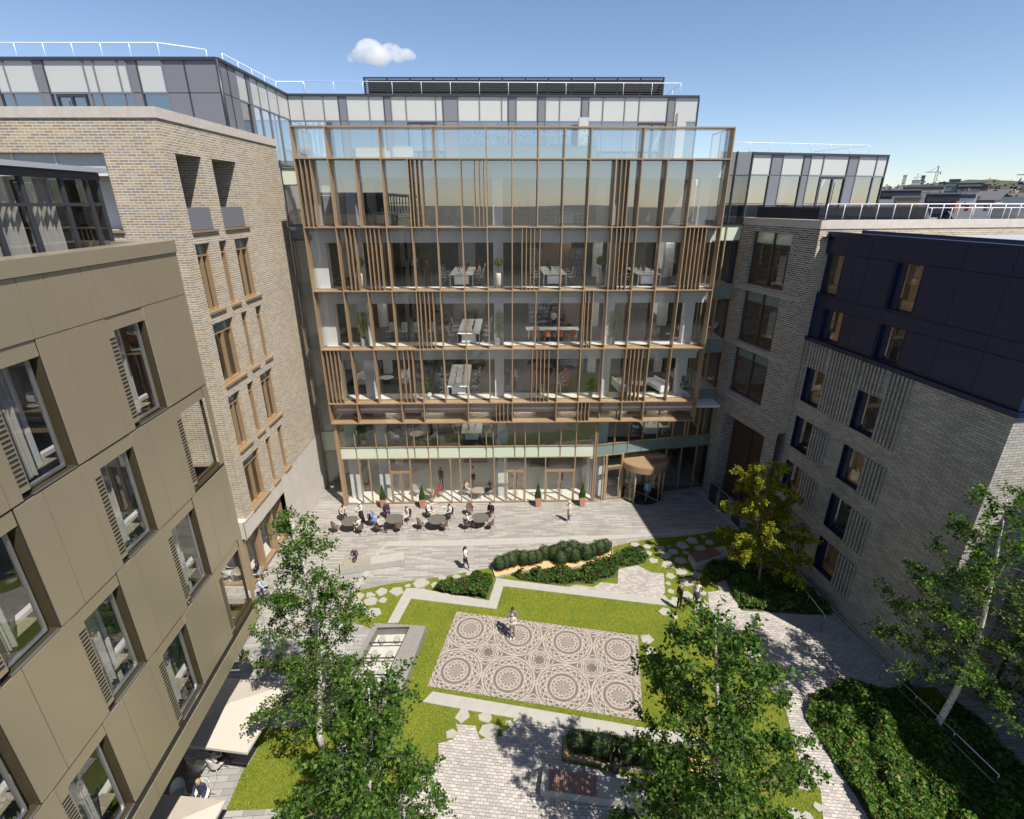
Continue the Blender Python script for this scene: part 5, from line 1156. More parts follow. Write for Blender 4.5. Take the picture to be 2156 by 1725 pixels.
# ---------------------------------------------------------------- furniture
def shell_chair(name, m, legm, seat=.45, w=.5, back=.36, arms=True, star=False, mesh=False):
    t = thing(name, 'x', 'chair'); mb = MB(); n = 10
    # one piece shell: seat dish and wrap-around back
    th = .02
    prof = []
    for i in range(n+1):
        a = math.pi*(-.08)+math.pi*1.16*i/n; x, y = w/2*math.cos(a), -w*.08-w*.42*math.sin(a)
        hh = seat+.14+back*max(0, math.sin(a))**(.7 if arms else 3.)
        prof.append((x, y, hh))
    for i in range(n):
        a, b = prof[i], prof[i+1]
        for k_, (s, zz) in enumerate(((1, None),)):
            lo = [(q[0]*.82, q[1]*.8, seat) for q in (a, b)]
            mb.face([lo[0], lo[1], b, a], sm=True); mb.face([(a[0]*1.04, a[1]*1.04, a[2]), (b[0]*1.04, b[1]*1.04, b[2]), (lo[1][0]*1.06, lo[1][1]*1.06, seat-.02), (lo[0][0]*1.06, lo[0][1]*1.06, seat-.02)], sm=True)
            mb.face([a, b, (b[0]*1.04, b[1]*1.04, b[2]), (a[0]*1.04, a[1]*1.04, a[2])])
    mb.prism([(q[0]*.84, q[1]*.82) for q in prof]+[(-w*.4, w*.38), (w*.4, w*.38)], seat-.02, seat+.01)
    mb.build('shell', m, t)
    if star:
        mb = MB(); mb.tube([(0, 0, .1), (0, 0, seat)], .03, 8)
        for i in range(5): a = i*1.2566; mb.tube([(0, 0, .12), (.3*math.cos(a), .3*math.sin(a), .05)], .018, 5)
        mb.build('star_base', legm, t)
    else:
        for sx in (-1, 1):
            for sy in (-1, 1): mb = MB(); mb.tube([(sx*.12, sy*.1, seat-.02), (sx*(w*.48), sy*(w*.46), 0)], .013, 6); mb.build('leg', legm, t)
    return t
def office_chair():
    t = thing('office_chair', 'x', 'chair'); mb = MB(); mb.box(-.25, .25, -.24, .25, .46, .5); mb.build('seat', 'mesh_grey', t)
    mb = MB(); prev = None
    for z, y in ((.5, -.24), (.7, -.27), (.9, -.30), (1.08, -.36)):
        if prev: mb.face([(-.23, prev[1], prev[0]), (.23, prev[1], prev[0]), (.23, y, z), (-.23, y, z)], sm=True); mb.face([(-.23, y-.02, z), (.23, y-.02, z), (.23, prev[1]-.02, prev[0]), (-.23, prev[1]-.02, prev[0])], sm=True)
        prev = (z, y)
    mb.build('backrest', 'mesh_grey', t)
    for s in (-1, 1): mb = MB(); mb.tube([(s*.27, -.26, .55), (s*.29, -.1, .68), (s*.29, .15, .68), (s*.27, .2, .5)], .014, 6); mb.build('armrest', 'steel', t)
    mb = MB(); mb.tube([(0, 0, .1), (0, 0, .46)], .025, 8)
    for i in range(5): a = i*1.2566; mb.tube([(0, 0, .13), (.3*math.cos(a), .3*math.sin(a), .06)], .016, 5); mb.lathe([(.03, 0), (.03, .05)], (.3*math.cos(a), .3*math.sin(a), 0), 6)
    mb.build('star_base', 'steel', t); return t
def cafe_table(r=.64, top='table_grey', leg='black_metal', h=.74, name='cafe_table'):
    t = thing(name, 'x', 'table'); mb = MB(); mb.lathe([(0, h-.03), (r-.01, h-.03), (r, h-.015), (r, h), (0, h)], n=40, sm=False); mb.build('table_top', top, t)
    for i in range(4): a = math.pi/4+i*math.pi/2; mb = MB(); mb.tube([(.5*r*math.cos(a+.9), .5*r*math.sin(a+.9), h-.03), (.62*r*math.cos(a), .62*r*math.sin(a), 0)], .016, 6); mb.build('leg', leg, t)
    return t
KC = Kind(shell_chair('cafe_chair', 'chair_brown', 'black_metal', w=.56)); KT = Kind(cafe_table())
def at(f, x, y, z=0.): return g(*f(x, y), z)
def look(p, q): return math.atan2(q[1]-p[1], q[0]-p[0])-math.pi/2
tabs = [at(A, 355, 762, .74), at(A, 710, 743, .74), at(A, 1052, 748, .74), at(A, 1403, 735, .74)]
for p, lab in zip(tabs, ('leftmost round grey table on the plaza', 'round grey table with the blue suited person', 'round grey table beside the person pointing', 'rightmost round grey table on the plaza')): KT.put((p.x, p.y, 0), .2, lab, 'round cafe tables on the plaza')
CH = [(0, 238, 855, 'empty brown chair left of the leftmost plaza table', 1), (0, 300, 755, 'brown chair under the seated man in beige at the leftmost table', 0), (0, 436, 862, 'brown chair under the blond person in white at the leftmost table', 0),
      (1, 530, 800, 'brown chair under the person in the blue suit', 0), (1, 582, 852, 'brown chair under the person with a tablet', 0), (1, 652, 730, 'brown chair under the person in dark purple', 0), (1, 822, 765, 'brown chair under the person in cream at the second table', 0), (1, 745, 850, 'empty brown chair in front of the second table', 1),
      (2, 995, 735, 'brown chair under the pointing man', 0), (2, 1160, 748, 'brown chair under the person in white right of the third table', 0), (2, 925, 828, 'empty brown chair front left of the third table', 1), (2, 1115, 842, 'empty brown chair front right of the third table', 1),
      (3, 1322, 715, 'empty brown chair behind the rightmost plaza table', 1), (3, 1487, 735, 'brown chair under the man in the black suit', 0), (3, 1298, 828, 'brown chair under the blond person in a white shirt', 0), (3, 1487, 828, 'empty brown chair front right of the rightmost table', 1)]
cpos = []
for ti, x, y, lab, _ in CH:
    p = at(A, x, y, 0); rz = look(p, tabs[ti]); KC.put((p.x, p.y, 0), rz, lab, 'brown cafe chairs on the plaza'); cpos.append((p, rz))
# indoor cafe
KI = Kind(shell_chair('tub_chair', 'pot_grey', 'wood', w=.58)); KW = Kind(cafe_table(.5, 'wood_slat', 'black_metal', .72, 'wood_table'))
w1 = at(A, 985, 527, .72); w2 = at(A, 1385, 515, .72)
KW.put((w1.x, w1.y, .02), 0, 'round wood table behind the glass by the woman in red', 'round wood tables indoors'); KW.put((w2.x, w2.y, .02), 0, 'round wood table behind the glass between two seated women', 'round wood tables indoors')
for x, y, w, lab in ((890, 560, w1, 'grey tub chair left of the wood table behind the glass'), (1085, 568, w1, 'grey tub chair under the woman in red'), (1290, 552, w2, 'grey tub chair under the red haired woman in white'), (1490, 552, w2, 'grey tub chair under the woman in black')):
    p = at(A, x, y, .02); KI.put((p.x, p.y, .02), look(p, w), lab, 'grey tub chairs indoors')
w3 = g(477.3+.1302*230, 1038.8+.1302*1240, 1.02); KW.put((w3.x, w3.y, .3), 0, 'round wood table in the glass corner under the buff brick building', 'round wood tables indoors')
p = Vector((w3.x-.95, w3.y-.1, .3)); KI.put(tuple(p), look(p, w3), 'grey tub chair left of the wood table in the brick corner room', 'grey tub chairs indoors'); p = Vector((w3.x+.95, w3.y+.1, .3)); KI.put(tuple(p), look(p, w3), 'grey tub chair right of the wood table in the brick corner room', 'grey tub chairs indoors')
# white chairs, tables and parasols beside the metal clad building
KP = Kind(shell_chair('white_chair', 'chair_white', 'steel', w=.6, back=.42))
def sq_table():
    t = thing('white_table', 'x', 'table'); mb = MB(); mb.box(-.75, .75, -.4, .4, .71, .74); mb.build('table_top', 'chair_white', t)
    for sx in (-1, 1):
        for sy in (-1, 1): mb = MB(); mb.box(sx*.68-.02, sx*.68+.02, sy*.34-.02, sy*.34+.02, 0, .71); mb.build('leg', 'steel', t)
    return Kind(t)
KS = sq_table()
def parasol(loc, half, lab, rz):
    t = thing('parasol', lab, 'parasol', loc, 'cream parasols'); t.rotation_euler = (0, 0, rz); mb = MB(); h0, h1 = 2.62, 3.15; hw, hd = half
    c = [(-hw, -hd, h0), (hw, -hd, h0), (hw, hd, h0), (-hw, hd, h0)]; ap = (0, 0, h1)
    for i in range(4):
        p, q = Vector(c[i]), Vector(c[(i+1) % 4]); m = p.lerp(q, .5)+Vector((0, 0, .0)); a_ = Vector(ap)
        mb.face([p, m, a_]); mb.face([m, q, a_]); e = Vector((0, 0, -.12)); mb.face([p+e, q+e, q, p])
    mb.build('canopy', 'canvas', t)
    mb = MB(); mb.tube([(0, 0, 0), (0, 0, 3.2)], .035, 10); mb.build('pole', 'umbrella_metal', t); mb = MB(); mb.box(-.35, .35, -.35, .35, 0, .08); mb.build('base', 'concrete', t)
    for i in range(4): mb = MB(); mb.tube([(0, 0, 3.08), (c[i][0]*.97, c[i][1]*.97, h0-.02)], .012, 5); mb.build('rib', 'umbrella_metal', t)
parasol((-11.35, 14.95, 0), (1.55, 1.5), 'cream square parasol in the dappled shade of the tall birch', math.radians(-7)); parasol((-11.55, 10.35, 0), (1.5, 1.4), 'cream parasol at the bottom edge beside the metal clad building', math.radians(-5))
pc = at(Cc, 235, 1365); KP.put((pc.x, pc.y, 0), math.radians(-25), 'white chair under the man in the beige sweater', 'white chairs under the parasols'); cm = pc
p = at(Cc, 105, 1385); KP.put((p.x, p.y, 0), math.radians(-10), 'empty white chair left of the man in the beige sweater', 'white chairs under the parasols')
p = pc+Vector((.1, .95, 0)); KS.put((p.x, p.y, 0), 0, 'white table under the large parasol', 'white tables under the parasols')
pw = at(Cc, 135, 1600); KP.put((pw.x, pw.y, 0), math.radians(185), 'white chair under the woman in navy', 'white chairs under the parasols'); p = pw+Vector((-.95, -.0, 0)); KP.put((p.x, p.y, 0), math.radians(180), 'empty white chair left of the woman in navy', 'white chairs under the parasols')
p = pw+Vector((-.4, -.95, 0)); KS.put((p.x, p.y, 0), 0, 'white table mostly hidden by the nearest parasol', 'white tables under the parasols')
# benches
def bench(f, top, slat, lab, z=.46, sm='wood_slat', name='bench'):
    T = [g(*f(*p), z) for p in top]; poly = [(p.x, p.y) for p in T]; t = thing(name, lab, 'bench', (poly[0][0], poly[0][1], 0), world=True)
    mb = MB(); mb.prism(poly, 0, z-.02); mb.build('concrete_body', 'concrete', t)
    if slat:
        S = [g(*f(*p), z) for p in slat]; n = 22; mb = MB()
        for i in range(n):
            a = S[0].lerp(S[1], (i+.2)/n); b = S[0].lerp(S[1], (i+.85)/n); c = S[3].lerp(S[2], (i+.85)/n); d = S[3].lerp(S[2], (i+.2)/n)
            mb.prism([(q.x, q.y) for q in (a, b, c, d)], z-.018, z+.03)
        mb.build('seat_slats', sm, t)
bench(A, [(270, 1085), (790, 1010), (790, 1072), (268, 1150)], [(277, 1082), (520, 1047), (522, 1112), (272, 1146)], 'concrete bench with pale timber slats on the plaza')
bench(B, [(1363, 1035), (1570, 975), (1720, 955), (1790, 1000), (1420, 1120)], [(1372, 1032), (1568, 977), (1632, 1032), (1425, 1098)], 'concrete bench with reddish slats in the shade near the yellow tree', sm='wood_slat_dark')
bench(Dd, [(856, 1330), (1618, 1430), (1634, 1600), (836, 1492)], [(905, 1338), (1252, 1388), (1252, 1548), (890, 1496)], 'long concrete bench with dark slats and a photographer sitting on it', sm='wood_slat_dark')
bench(Cc, [(1103, 1165), (1300, 1120), (1450, 1240), (1440, 1300), (1110, 1345)], None, 'pale concrete block seat half hidden by the big birch crown', name='concrete_seat')
# glazed display case
dc = thing('display_case', 'sunken timber edged display case with carved stones under glass', 'display case', (-6.6, 19.5, 0), world=True)
out = [(-7.54, 21.81), (-4.69, 21.62), (-5.28, 16.93), (-8.28, 17.27)]; inn = [(-7.29, 21.45), (-5.55, 21.52), (-6.25, 17.52), (-7.98, 17.52)]
mb = MB()
for i in range(4):
    a, b = out[i], out[(i+1) % 4]; c, d = inn[(i+1) % 4], inn[i]
    mb.face([(*a, .6), (*b, .6), (*c, .6), (*d, .6)][::-1]); mb.face([(a[0]*.985+(-6.4)*.015, a[1]*.985+19.4*.015, 0), (b[0]*.985+(-6.4)*.015, b[1]*.985+19.4*.015, 0), (*b, .6), (*a, .6)][::-1]); mb.face([(*d, .6), (*c, .6), (*c, .1), (*d, .1)])
mb.face([(*p, .1) for p in inn]); mb.build('surround', 'case_metal', dc)
mb = MB(); mb.sheet(inn, .12); mb.build('sand_bed', 'stone_floor', dc)
mb = MB(); mb.face([(*p, .57) for p in inn]); mb.build('glass_top', 'glass_clear', dc)
for k in range(5):
    f = k/4; a = Vector(inn[0]).lerp(Vector(inn[3]), f); b = Vector(inn[1]).lerp(Vector(inn[2]), f); mb = MB(); mb.beam((a.x, a.y, .585), (b.x, b.y, .585), .05, .05); mb.build('glazing_bar', 'charcoal', dc)
for k, (u, v) in enumerate(((.25, .12), (.7, .12), (.25, .36), (.7, .37), (.2, .62), (.68, .62), (.25, .86), (.68, .86))):
    a = Vector(inn[0]).lerp(Vector(inn[3]), v); b = Vector(inn[1]).lerp(Vector(inn[2]), v); c = a.lerp(b, u); mb = MB(); r_ = random.Random(k)
    P = [(c.x+.17*math.cos(t)*r_.uniform(.8, 1.1), c.y+.27*math.sin(t)*r_.uniform(.8, 1.1)) for t in np.linspace(0, 5.5, 8)]; mb.prism(P, .125, .125+.18*r_.uniform(.7, 1.2))
    mb.build('carved_stone', 'artefact', label='weathered carved stone lying on the pale bed of the display case', cat='carved stone', group='carved stones in the display case')
# offices
KO = Kind(office_chair()); KR = Kind(shell_chair('red_chair', 'chair_orange', 'steel', w=.5, arms=True)); KL = Kind(shell_chair('lounge_chair', 'sofa_white', 'steel', seat=.4, w=.8, back=.38))
def bench_desk(length, mons):
    t = thing('office_desk', 'x', 'desk'); mb = MB(); mb.box(-.8, .8, 0, length, .71, .745); mb.build('desk_top', 'sofa_white', t)
    for sx in (-1, 1):
        for y in (.03, length-.03): mb = MB(); mb.box(sx*.77-.03, sx*.77+.03, y-.03, y+.03, 0, .71); mb.build('leg', 'white_paint', t)
    mb = MB(); mb.box(-.5, .5, .25, .75, .06, .62); mb.build('pedestal', 'sofa_white', t); return t
def monitor():
    t = thing('monitor', 'x', 'monitor'); mb = MB(); mb.box(-.2, .2, -.015, .015, .14, .42); mb.build('screen', 'screen_dark', t); mb = MB(); mb.box(-.03, .03, .015, .05, 0, .3); mb.box(-.12, .12, -.08, .1, 0, .015); mb.build('stand', 'steel', t); return Kind(t)
KM = monitor(); KD = {}
fl = {'top office floor': 20.42, 'second office floor': 16.47, 'third office floor': 12.52, 'fourth office floor': 8.58, 'first floor': 4.62}
nm_i = 0
for f, x, y, fn, L, where in ((r2f, 885, 1345, 'top office floor', 3.2, 'left'), (r3f, 510, 1342, 'top office floor', 3.2, 'right'), (r5, 1545, 165, 'second office floor', 4.8, 'left'), (r6, 410, 160, 'second office floor', 4.8, 'middle'), (r6, 1210, 160, 'second office floor', 4.8, 'right'),
    (r5, 1605, 660, 'third office floor', 5.0, 'only'), (r5, 1520, 1103, 'fourth office floor', 5.6, 'only'), (r5, 1632, 1492, 'first floor', 3.2, 'left'), (r6, 1240, 1442, 'first floor', 3.2, 'right')):
    z = fl[fn]; p = g(*f(x, y), z); rz = a_+(R.uniform(-.02, .02)); lab = 'white bench desk, %s one on the %s' % (where, fn)
    if L not in KD: KD[L] = Kind(bench_desk(L, 2))
    KD[L].put(tuple(p), rz, lab, 'white office desks')
    fr = Fr((p.x, p.y, z), (math.cos(rz), math.sin(rz)))
    for j in range(int(L/1.5)):
        for s in (-1, 1):
            q = fr(s*.28, .8+j*1.5, .745); KM.put(tuple(q), rz+s*math.pi/2*.9, 'slim monitor on the %s bench desk of the %s' % (where, fn), 'monitors on the office desks')
            q = fr(s*1.2, .75+j*1.5, 0); KO.put(tuple(q), rz+s*math.pi/2+R.uniform(-.4, .4), 'grey mesh chair at the %s bench desk of the %s' % (where, fn), 'grey mesh chairs at the office desks')
for f, x, y, fn, n in ((r2f, 1350, 1335, 'top office floor', 5), (r5, 1100, 640, 'third office floor', 4)):
    z = fl[fn]; p0 = g(*f(x, y), z); 
    for i in range(n): KO.put((p0.x-1.6+i*1.0, p0.y+1.2, z), math.pi+R.uniform(-.5, .5), 'grey mesh chair in the loose row left of centre on the %s' % fn, 'loose row of mesh chairs')
# glass meeting table with red chairs (third office floor)
p0 = g(*r6(190, 640), 12.52); p1 = g(*r6(600, 640), 12.52); mt = thing('meeting_table', 'long glass meeting table on the third office floor', 'table', (p0.x, p0.y+.6, 12.52), world=True)
mb = MB(); mb.box(p0.x-.2, p1.x+.2, p0.y+.55, p0.y+1.6, 13.22, 13.25); mb.build('table_top', 'sofa_white', mt)
for x in (p0.x, p1.x): mb = MB(); mb.box(x-.03, x+.03, p0.y+.7, p0.y+1.4, 12.53, 13.22); mb.build('leg', 'steel', mt)
for i, xx in enumerate((250, 345, 465, 555)):
    p = g(*r6(xx, 642), 12.52); KR.put(tuple(p), 0, ('red shell chair under the person in a white shirt', 'empty red shell chair second from the left at the meeting table', 'empty red shell chair third from the left at the meeting table', 'empty red shell chair at the right end of the meeting table')[i], 'red shell chairs')
p0 = g(*r6(378, 1075), 8.58); mt = thing('meeting_table', 'dark meeting table on the fourth office floor', 'table', tuple(p0), world=True)
mb = MB(); mb.box(p0.x-.75, p0.x+.75, p0.y, p0.y+4, 9.28, 9.32); mb.build('table_top', 'screen_dark', mt)
for x in (-.7, .7): mb = MB(); mb.box(p0.x+x-.03, p0.x+x+.03, p0.y, p0.y+.06, 8.59, 9.28); mb.build('leg', 'white_paint', mt)
for s in (-1, 1):
    for j in range(4): KR.put((p0.x+s*1.15, p0.y+.5+j*.95, 8.58), s*math.pi/2, 'red shell chair along the %s side of the dark meeting table' % ('right' if s > 0 else 'left'), 'red shell chairs')
def sofa(loc, rz, lab, L=2.0, m='sofa_white'):
    t = thing('sofa', lab, 'sofa', loc, 'white sofas'); t.rotation_euler = (0, 0, rz); mb = MB(); mb.box(-L/2, L/2, -.35, .35, .18, .42); mb.build('seat', m, t); mb = MB(); mb.box(-L/2, L/2, -.42, -.32, .18, .78); mb.build('backrest', m, t)
    for s in (-1, 1): mb = MB(); mb.box(s*L/2-.05, s*L/2+.05, -.38, .35, .18, .62); mb.build('armrest', m, t); mb = MB(); mb.box(s*L/2*.9-.03, s*L/2*.9+.03, -.3, .3, 0, .18); mb.build('leg', 'steel', t)
for f, x, y, z, rz, lab in ((r6, 965, 1050, 8.58, -math.pi/2+.1, 'white sofa left of the coffee table on the fourth office floor'), (r6, 1275, 1045, 8.58, math.pi/2+.3, 'white sofa right of the coffee table on the fourth office floor'), (r5, 720, 985, 8.58, -math.pi/2, 'white sofa at the left end of the fourth office floor'), (r5, 1060, 975, 8.58, math.pi/2+.2, 'white sofa behind the fins left of centre on the fourth office floor')):
    sofa(tuple(g(*f(x, y), z)), rz, lab)
sofa(tuple(FB(-9.1, 3.4, 24.32)), 0, 'cream sofa out on the roof terrace at the left', m='canvas'); sofa(tuple(FB(-7.0, 2.6, 24.32)), .2, 'low cream sofa on the roof terrace next to the other one', 1.2, m='canvas')
KF = Kind(cafe_table(.55, 'stone_floor', 'black_metal', .42, 'coffee_table'))
for f, x, y, z, lab in ((r6, 1125, 1035, 8.58, 'round coffee table between two sofas on the fourth office floor'), (r5, 910, 985, 8.58, 'round coffee table at the left of the fourth office floor'), (r5, 1165, 1462, 4.62, 'round coffee table between two men on the first floor')):
    KF.put(tuple(g(*f(x, y), z)), 0, lab, 'round coffee tables')
for f, x, y, z, rz, lab in ((r5, 985, 1490, 4.62, -1.2, 'white lounge chair under the left man on the first floor'), (r5, 1305, 1478, 4.62, 1.2, 'white lounge chair under the right man on the first floor'), (r5, 1140, 20, 16.47, 2., 'pale lounge chair behind the glass near the suited man'), (r6, 1740, 990, 8.58, 1., 'dark lounge chair by the right link window'), (r6, 1745, 560, 12.52, 1., 'pale lounge chair by the right link window on the third floor')):
    KL.put(tuple(g(*f(x, y), z)), rz, lab, 'lounge chairs')
for z, zt in ((20.42, 22.6), (16.47, 18.6), (12.52, 14.6)):
    t = thing('bookcase', 'dark bookcase at the back of the office floor at %s height' % {20.42: 'the top', 16.47: 'the second', 12.52: 'the third'}[z], 'bookcase', tuple(FB(3, 8, z)), 'bookcases', world=True); mb = MB(FB)
    for i in range(6): mb.box(1.5, 6, 8, 8.35, z+i*.38, z+i*.38+.03)
    mb.box(1.5, 6, 8.36, 8.4, z, z+2.0); mb.build('shelves', 'grey_panel', t)
    mb = MB(FB)
    for i in range(5):
        x = 1.55
        while x < 5.9: w_ = R.uniform(.03, .07); mb.box(x, x+w_*.9, 8.05, 8.3, z+i*.38+.03, z+i*.38+.03+R.uniform(.2, .3)); x += w_*R.choice([1, 1, 1, 3])
    mb.build('books', 'far_grey', t, kind='stuff')
# reception desk
t = thing('reception_desk', 'white desk indoors left of the revolving door', 'desk', tuple(T3(1.2, 3.2, 0)), world=True); mb = MB(T3); mb.box(.6, 2.4, 3.2, 3.9, .0, 1.05); mb.build('counter', 'sofa_white', t)
# ---------------------------------------------------------------- people
def body_mesh(J, rad, chains, zones, mats, fingers):
    """skin modifier over a joint skeleton, evaluated to one continuous mesh; faces coloured by the nearest bone"""
    names = list(J); idx = {n: i for i, n in enumerate(names)}
    me = bpy.data.meshes.new('sk'); me.from_pydata([J[n] for n in names], [(idx[a], idx[b]) for a, b in chains], [])
    ob = bpy.data.objects.new('sk', me); COL.objects.link(ob)
    md = ob.modifiers.new('s', 'SKIN'); md.use_smooth_shade = True
    for n in names:
        r = rad[n]; sv = me.skin_vertices[0].data[idx[n]]; sv.radius = r if isinstance(r, tuple) else (r, r); sv.use_root = (n == 'pelvis')
    sb_ = ob.modifiers.new('b', 'SUBSURF'); sb_.levels = 1
    dg = bpy.context.evaluated_depsgraph_get(); ev = ob.evaluated_get(dg); m2 = bpy.data.meshes.new_from_object(ev)
    bpy.data.objects.remove(ob)
    V = [tuple(v.co) for v in m2.vertices]; Fs = [tuple(p.vertices) for p in m2.polygons]
    segs = [(np.array(J[a]), np.array(J[b]), z) for a, b, z in zones]
    cen = np.array([np.mean([V[i] for i in f], axis=0) for f in Fs]); best = np.full(len(Fs), 1e9); mi = np.zeros(len(Fs), int)
    for a, b, z in segs:
        ab = b-a; t = np.clip(((cen-a)@ab)/max(1e-9, ab@ab), 0, 1); d = np.linalg.norm(cen-(a+t[:, None]*ab), axis=1); k = d < best; best[k] = d[k]; mi[k] = z
    mb = MB(); mb.v = V; mb.f = [list(f) for f in Fs]; mb.m = list(map(int, mi)); mb.sm = [True]*len(Fs)
    for pts, r in fingers: mb.tube(pts, [r, r*.9, r*.7], 5, 0, raw=True)
    hc = Vector(J['head']); fw = (Vector(J['face'])-hc).normalized(); up = (Vector(J['crown'])-Vector(J['neck'])).normalized(); sd_ = fw.cross(up)
    p = hc+fw*.098; mb.tube([p+up*.025, p-up*.015+fw*.018], [.007, .013], 5, 0, raw=True)
    for s in (-1, 1):
        e = hc+fw*.090+sd_*s*.033+up*.028; mb.tube([e, e+fw*.008], [.011, .006], 6, 4, raw=True)
        e = hc+sd_*s*.078; mb.tube([e+up*.02, e-up*.02+sd_*s*.012], [.013, .010], 5, 0, raw=True)
    p = hc+fw*.088-up*.045; mb.tube([p-sd_*.02, p+fw*.006, p+sd_*.02], [.004, .006, .004], 4, 5, raw=True)
    return mb
def person(loc, face, pose, label, top='cloth_white', bottom='cloth_black', skin='skin', hair='hair_brown', shoe='cloth_black', long_hair=False, skirt=None, coat=None, h=1.74, larm=None, rarm=None, hat=None, bag=None, head=0., seat=.47, group=None, bare=False, lean=0.):
    k = h/1.75; sit = pose.startswith('sit')
    J = {}; hipz = seat+.09 if sit else .95
    def P(n, x, y, z): J[n] = (x, y, z)
    ly = lean
    P('pelvis', 0, -.02 if sit else 0, hipz)
    tz = hipz; P('waist', 0, -.02+ly*.2, tz+.17); P('chest', 0, -.03+ly*.6, tz+.36); P('neck', 0, -.02+ly, tz+.53); P('head', 0, .01+ly*1.15, tz+.67); P('crown', 0, .0+ly*1.2, tz+.755); P('face', 0, .07+ly*1.2, tz+.655)
    P('throat', 0, -.01+ly*1.05, tz+.575)
    for s, S in ((-1, 'l'), (1, 'r')):
        P('sh'+S, s*.175, -.03+ly*.9, tz+.465); sp = J['sh'+S]
        arm = (larm if S == 'l' else rarm) or ('lap' if sit else 'down')
        a = {'down': ((.03, -.02, -.28), (.01, .06, -.24)), 'lap': ((.04, .04, -.26), (-.11, .20, -.08)), 'table': ((.05, .14, -.22), (-.06, .24, .04)), 'point': ((.16, .16, .0), (.14, .20, .06)), 'camera': ((.06, .16, -.16), (-.10, .12, .20)),
             'up': ((.05, .16, .12), (-.10, .16, .16)), 'fold': ((.05, .05, -.26), (-.20, .17, .02)), 'swing': ((.02, .10, -.26), (.0, .14, -.20)), 'back': ((.03, -.10, -.26), (.0, -.02, -.25)), 'hug': ((.05, .16, -.20), (-.18, .16, .0)), 'hip': ((.12, -.04, -.24), (-.10, .10, -.12)), 'side': ((.17, .05, -.14), (.12, .18, .02))}[arm]
        el = (sp[0]+s*a[0][0], sp[1]+a[0][1], sp[2]+a[0][2]); wr = (el[0]+s*a[1][0], el[1]+a[1][1], el[2]+a[1][2]); P('el'+S, *el); P('wr'+S, *wr)
        d = (Vector(wr)-Vector(el)).normalized(); pm = Vector(wr)+d*.075; P('pa'+S, *pm)
        P('hip'+S, s*.09, -.0 if sit else 0, hipz-.03)
        if sit:
            kx = {'sit': .11, 'sitx': .05}.get(pose, .11); ky = .43
            P('kn'+S, s*kx, ky, seat+.06+(.08 if pose == 'sitx' and s > 0 else 0)); an = (s*(.11 if pose != 'sitx' or s < 0 else -.06), ky+(.03 if pose != 'sitx' else .12)*(1 if s > 0 else .2), .09+(.10 if pose == 'sitx' and s > 0 else 0)+max(0, seat-.6)); P('an'+S, *an); P('to'+S, an[0]+s*.02, an[1]+.17, an[2]-.05)
        else:
            st = {'walk': s*.20, 'stand': s*.02}.get(pose, 0); P('kn'+S, s*.09, st*.55+.03, .5); P('an'+S, s*.085, st-(.06 if st < -.1 else 0), .09+(.05 if st < -.1 else 0)); a3 = J['an'+S]; P('to'+S, s*.11, a3[1]+.17, a3[2]-.055+(-.0))
    rad = dict(pelvis=(.135, .10), waist=(.115, .088), chest=(.150, .105), neck=.05, throat=.047, head=(.080, .092), crown=(.055, .06), face=.045)
    for S in 'lr': rad.update({'sh'+S: .062, 'el'+S: .038, 'wr'+S: .025, 'pa'+S: (.036, .018), 'hip'+S: .085, 'kn'+S: .053, 'an'+S: .036, 'to'+S: .03})
    if coat: rad['waist'] = (.14, .11); rad['chest'] = (.165, .12)
    ch = [('pelvis', 'waist'), ('waist', 'chest'), ('chest', 'neck'), ('neck', 'throat'), ('throat', 'head'), ('head', 'crown'), ('head', 'face')]
    for S in 'lr': ch += [('neck', 'sh'+S), ('sh'+S, 'el'+S), ('el'+S, 'wr'+S), ('wr'+S, 'pa'+S), ('pelvis', 'hip'+S), ('hip'+S, 'kn'+S), ('kn'+S, 'an'+S), ('an'+S, 'to'+S)]
    leg = 0 if (skirt or bare) else 2
    zn = [('pelvis', 'waist', 1), ('waist', 'chest', 1), ('chest', 'neck', 1), ('throat', 'head', 0), ('head', 'crown', 0), ('head', 'face', 0)]
    for S in 'lr': zn += [('neck', 'sh'+S, 1), ('sh'+S, 'el'+S, 1), ('el'+S, 'wr'+S, 1), ('wr'+S, 'pa'+S, 0), ('pelvis', 'hip'+S, 2), ('hip'+S, 'kn'+S, leg if not sit else (2 if not bare else 0)), ('kn'+S, 'an'+S, leg), ('an'+S, 'to'+S, 3)]
    fg = []
    for s, S in ((-1, 'l'), (1, 'r')):
        w_, p_ = Vector(J['wr'+S]), Vector(J['pa'+S]); d = (p_-w_).normalized(); side = d.cross(Vector((s, 0, .3))).normalized(); bend = side.cross(d)
        for i, L in enumerate((.062, .075, .070, .055)):
            b0 = p_+side*(i-1.5)*.018+d*.01; fg.append(([b0, b0+d*L*.55+bend*.006, b0+d*L*.9+bend*.028], .0085))
        fg.append(([w_+d*.03-side*.022, w_+d*.06-side*.05, w_+d*.09-side*.056+bend*.01], .0095))
    mb = body_mesh(J, rad, ch, zn, None, fg)
    t = thing('person', label, 'person', tuple(loc), group)
    t.rotation_euler = (0, 0, face); t.scale = (k, k, k)
    mb.build('body', [skin, top, bottom, shoe, 'hair_dark', 'chair_orange'], t)
    hd, cr, nk = Vector(J['head']), Vector(J['crown']), Vector(J['neck']); up = (cr-hd).normalized()
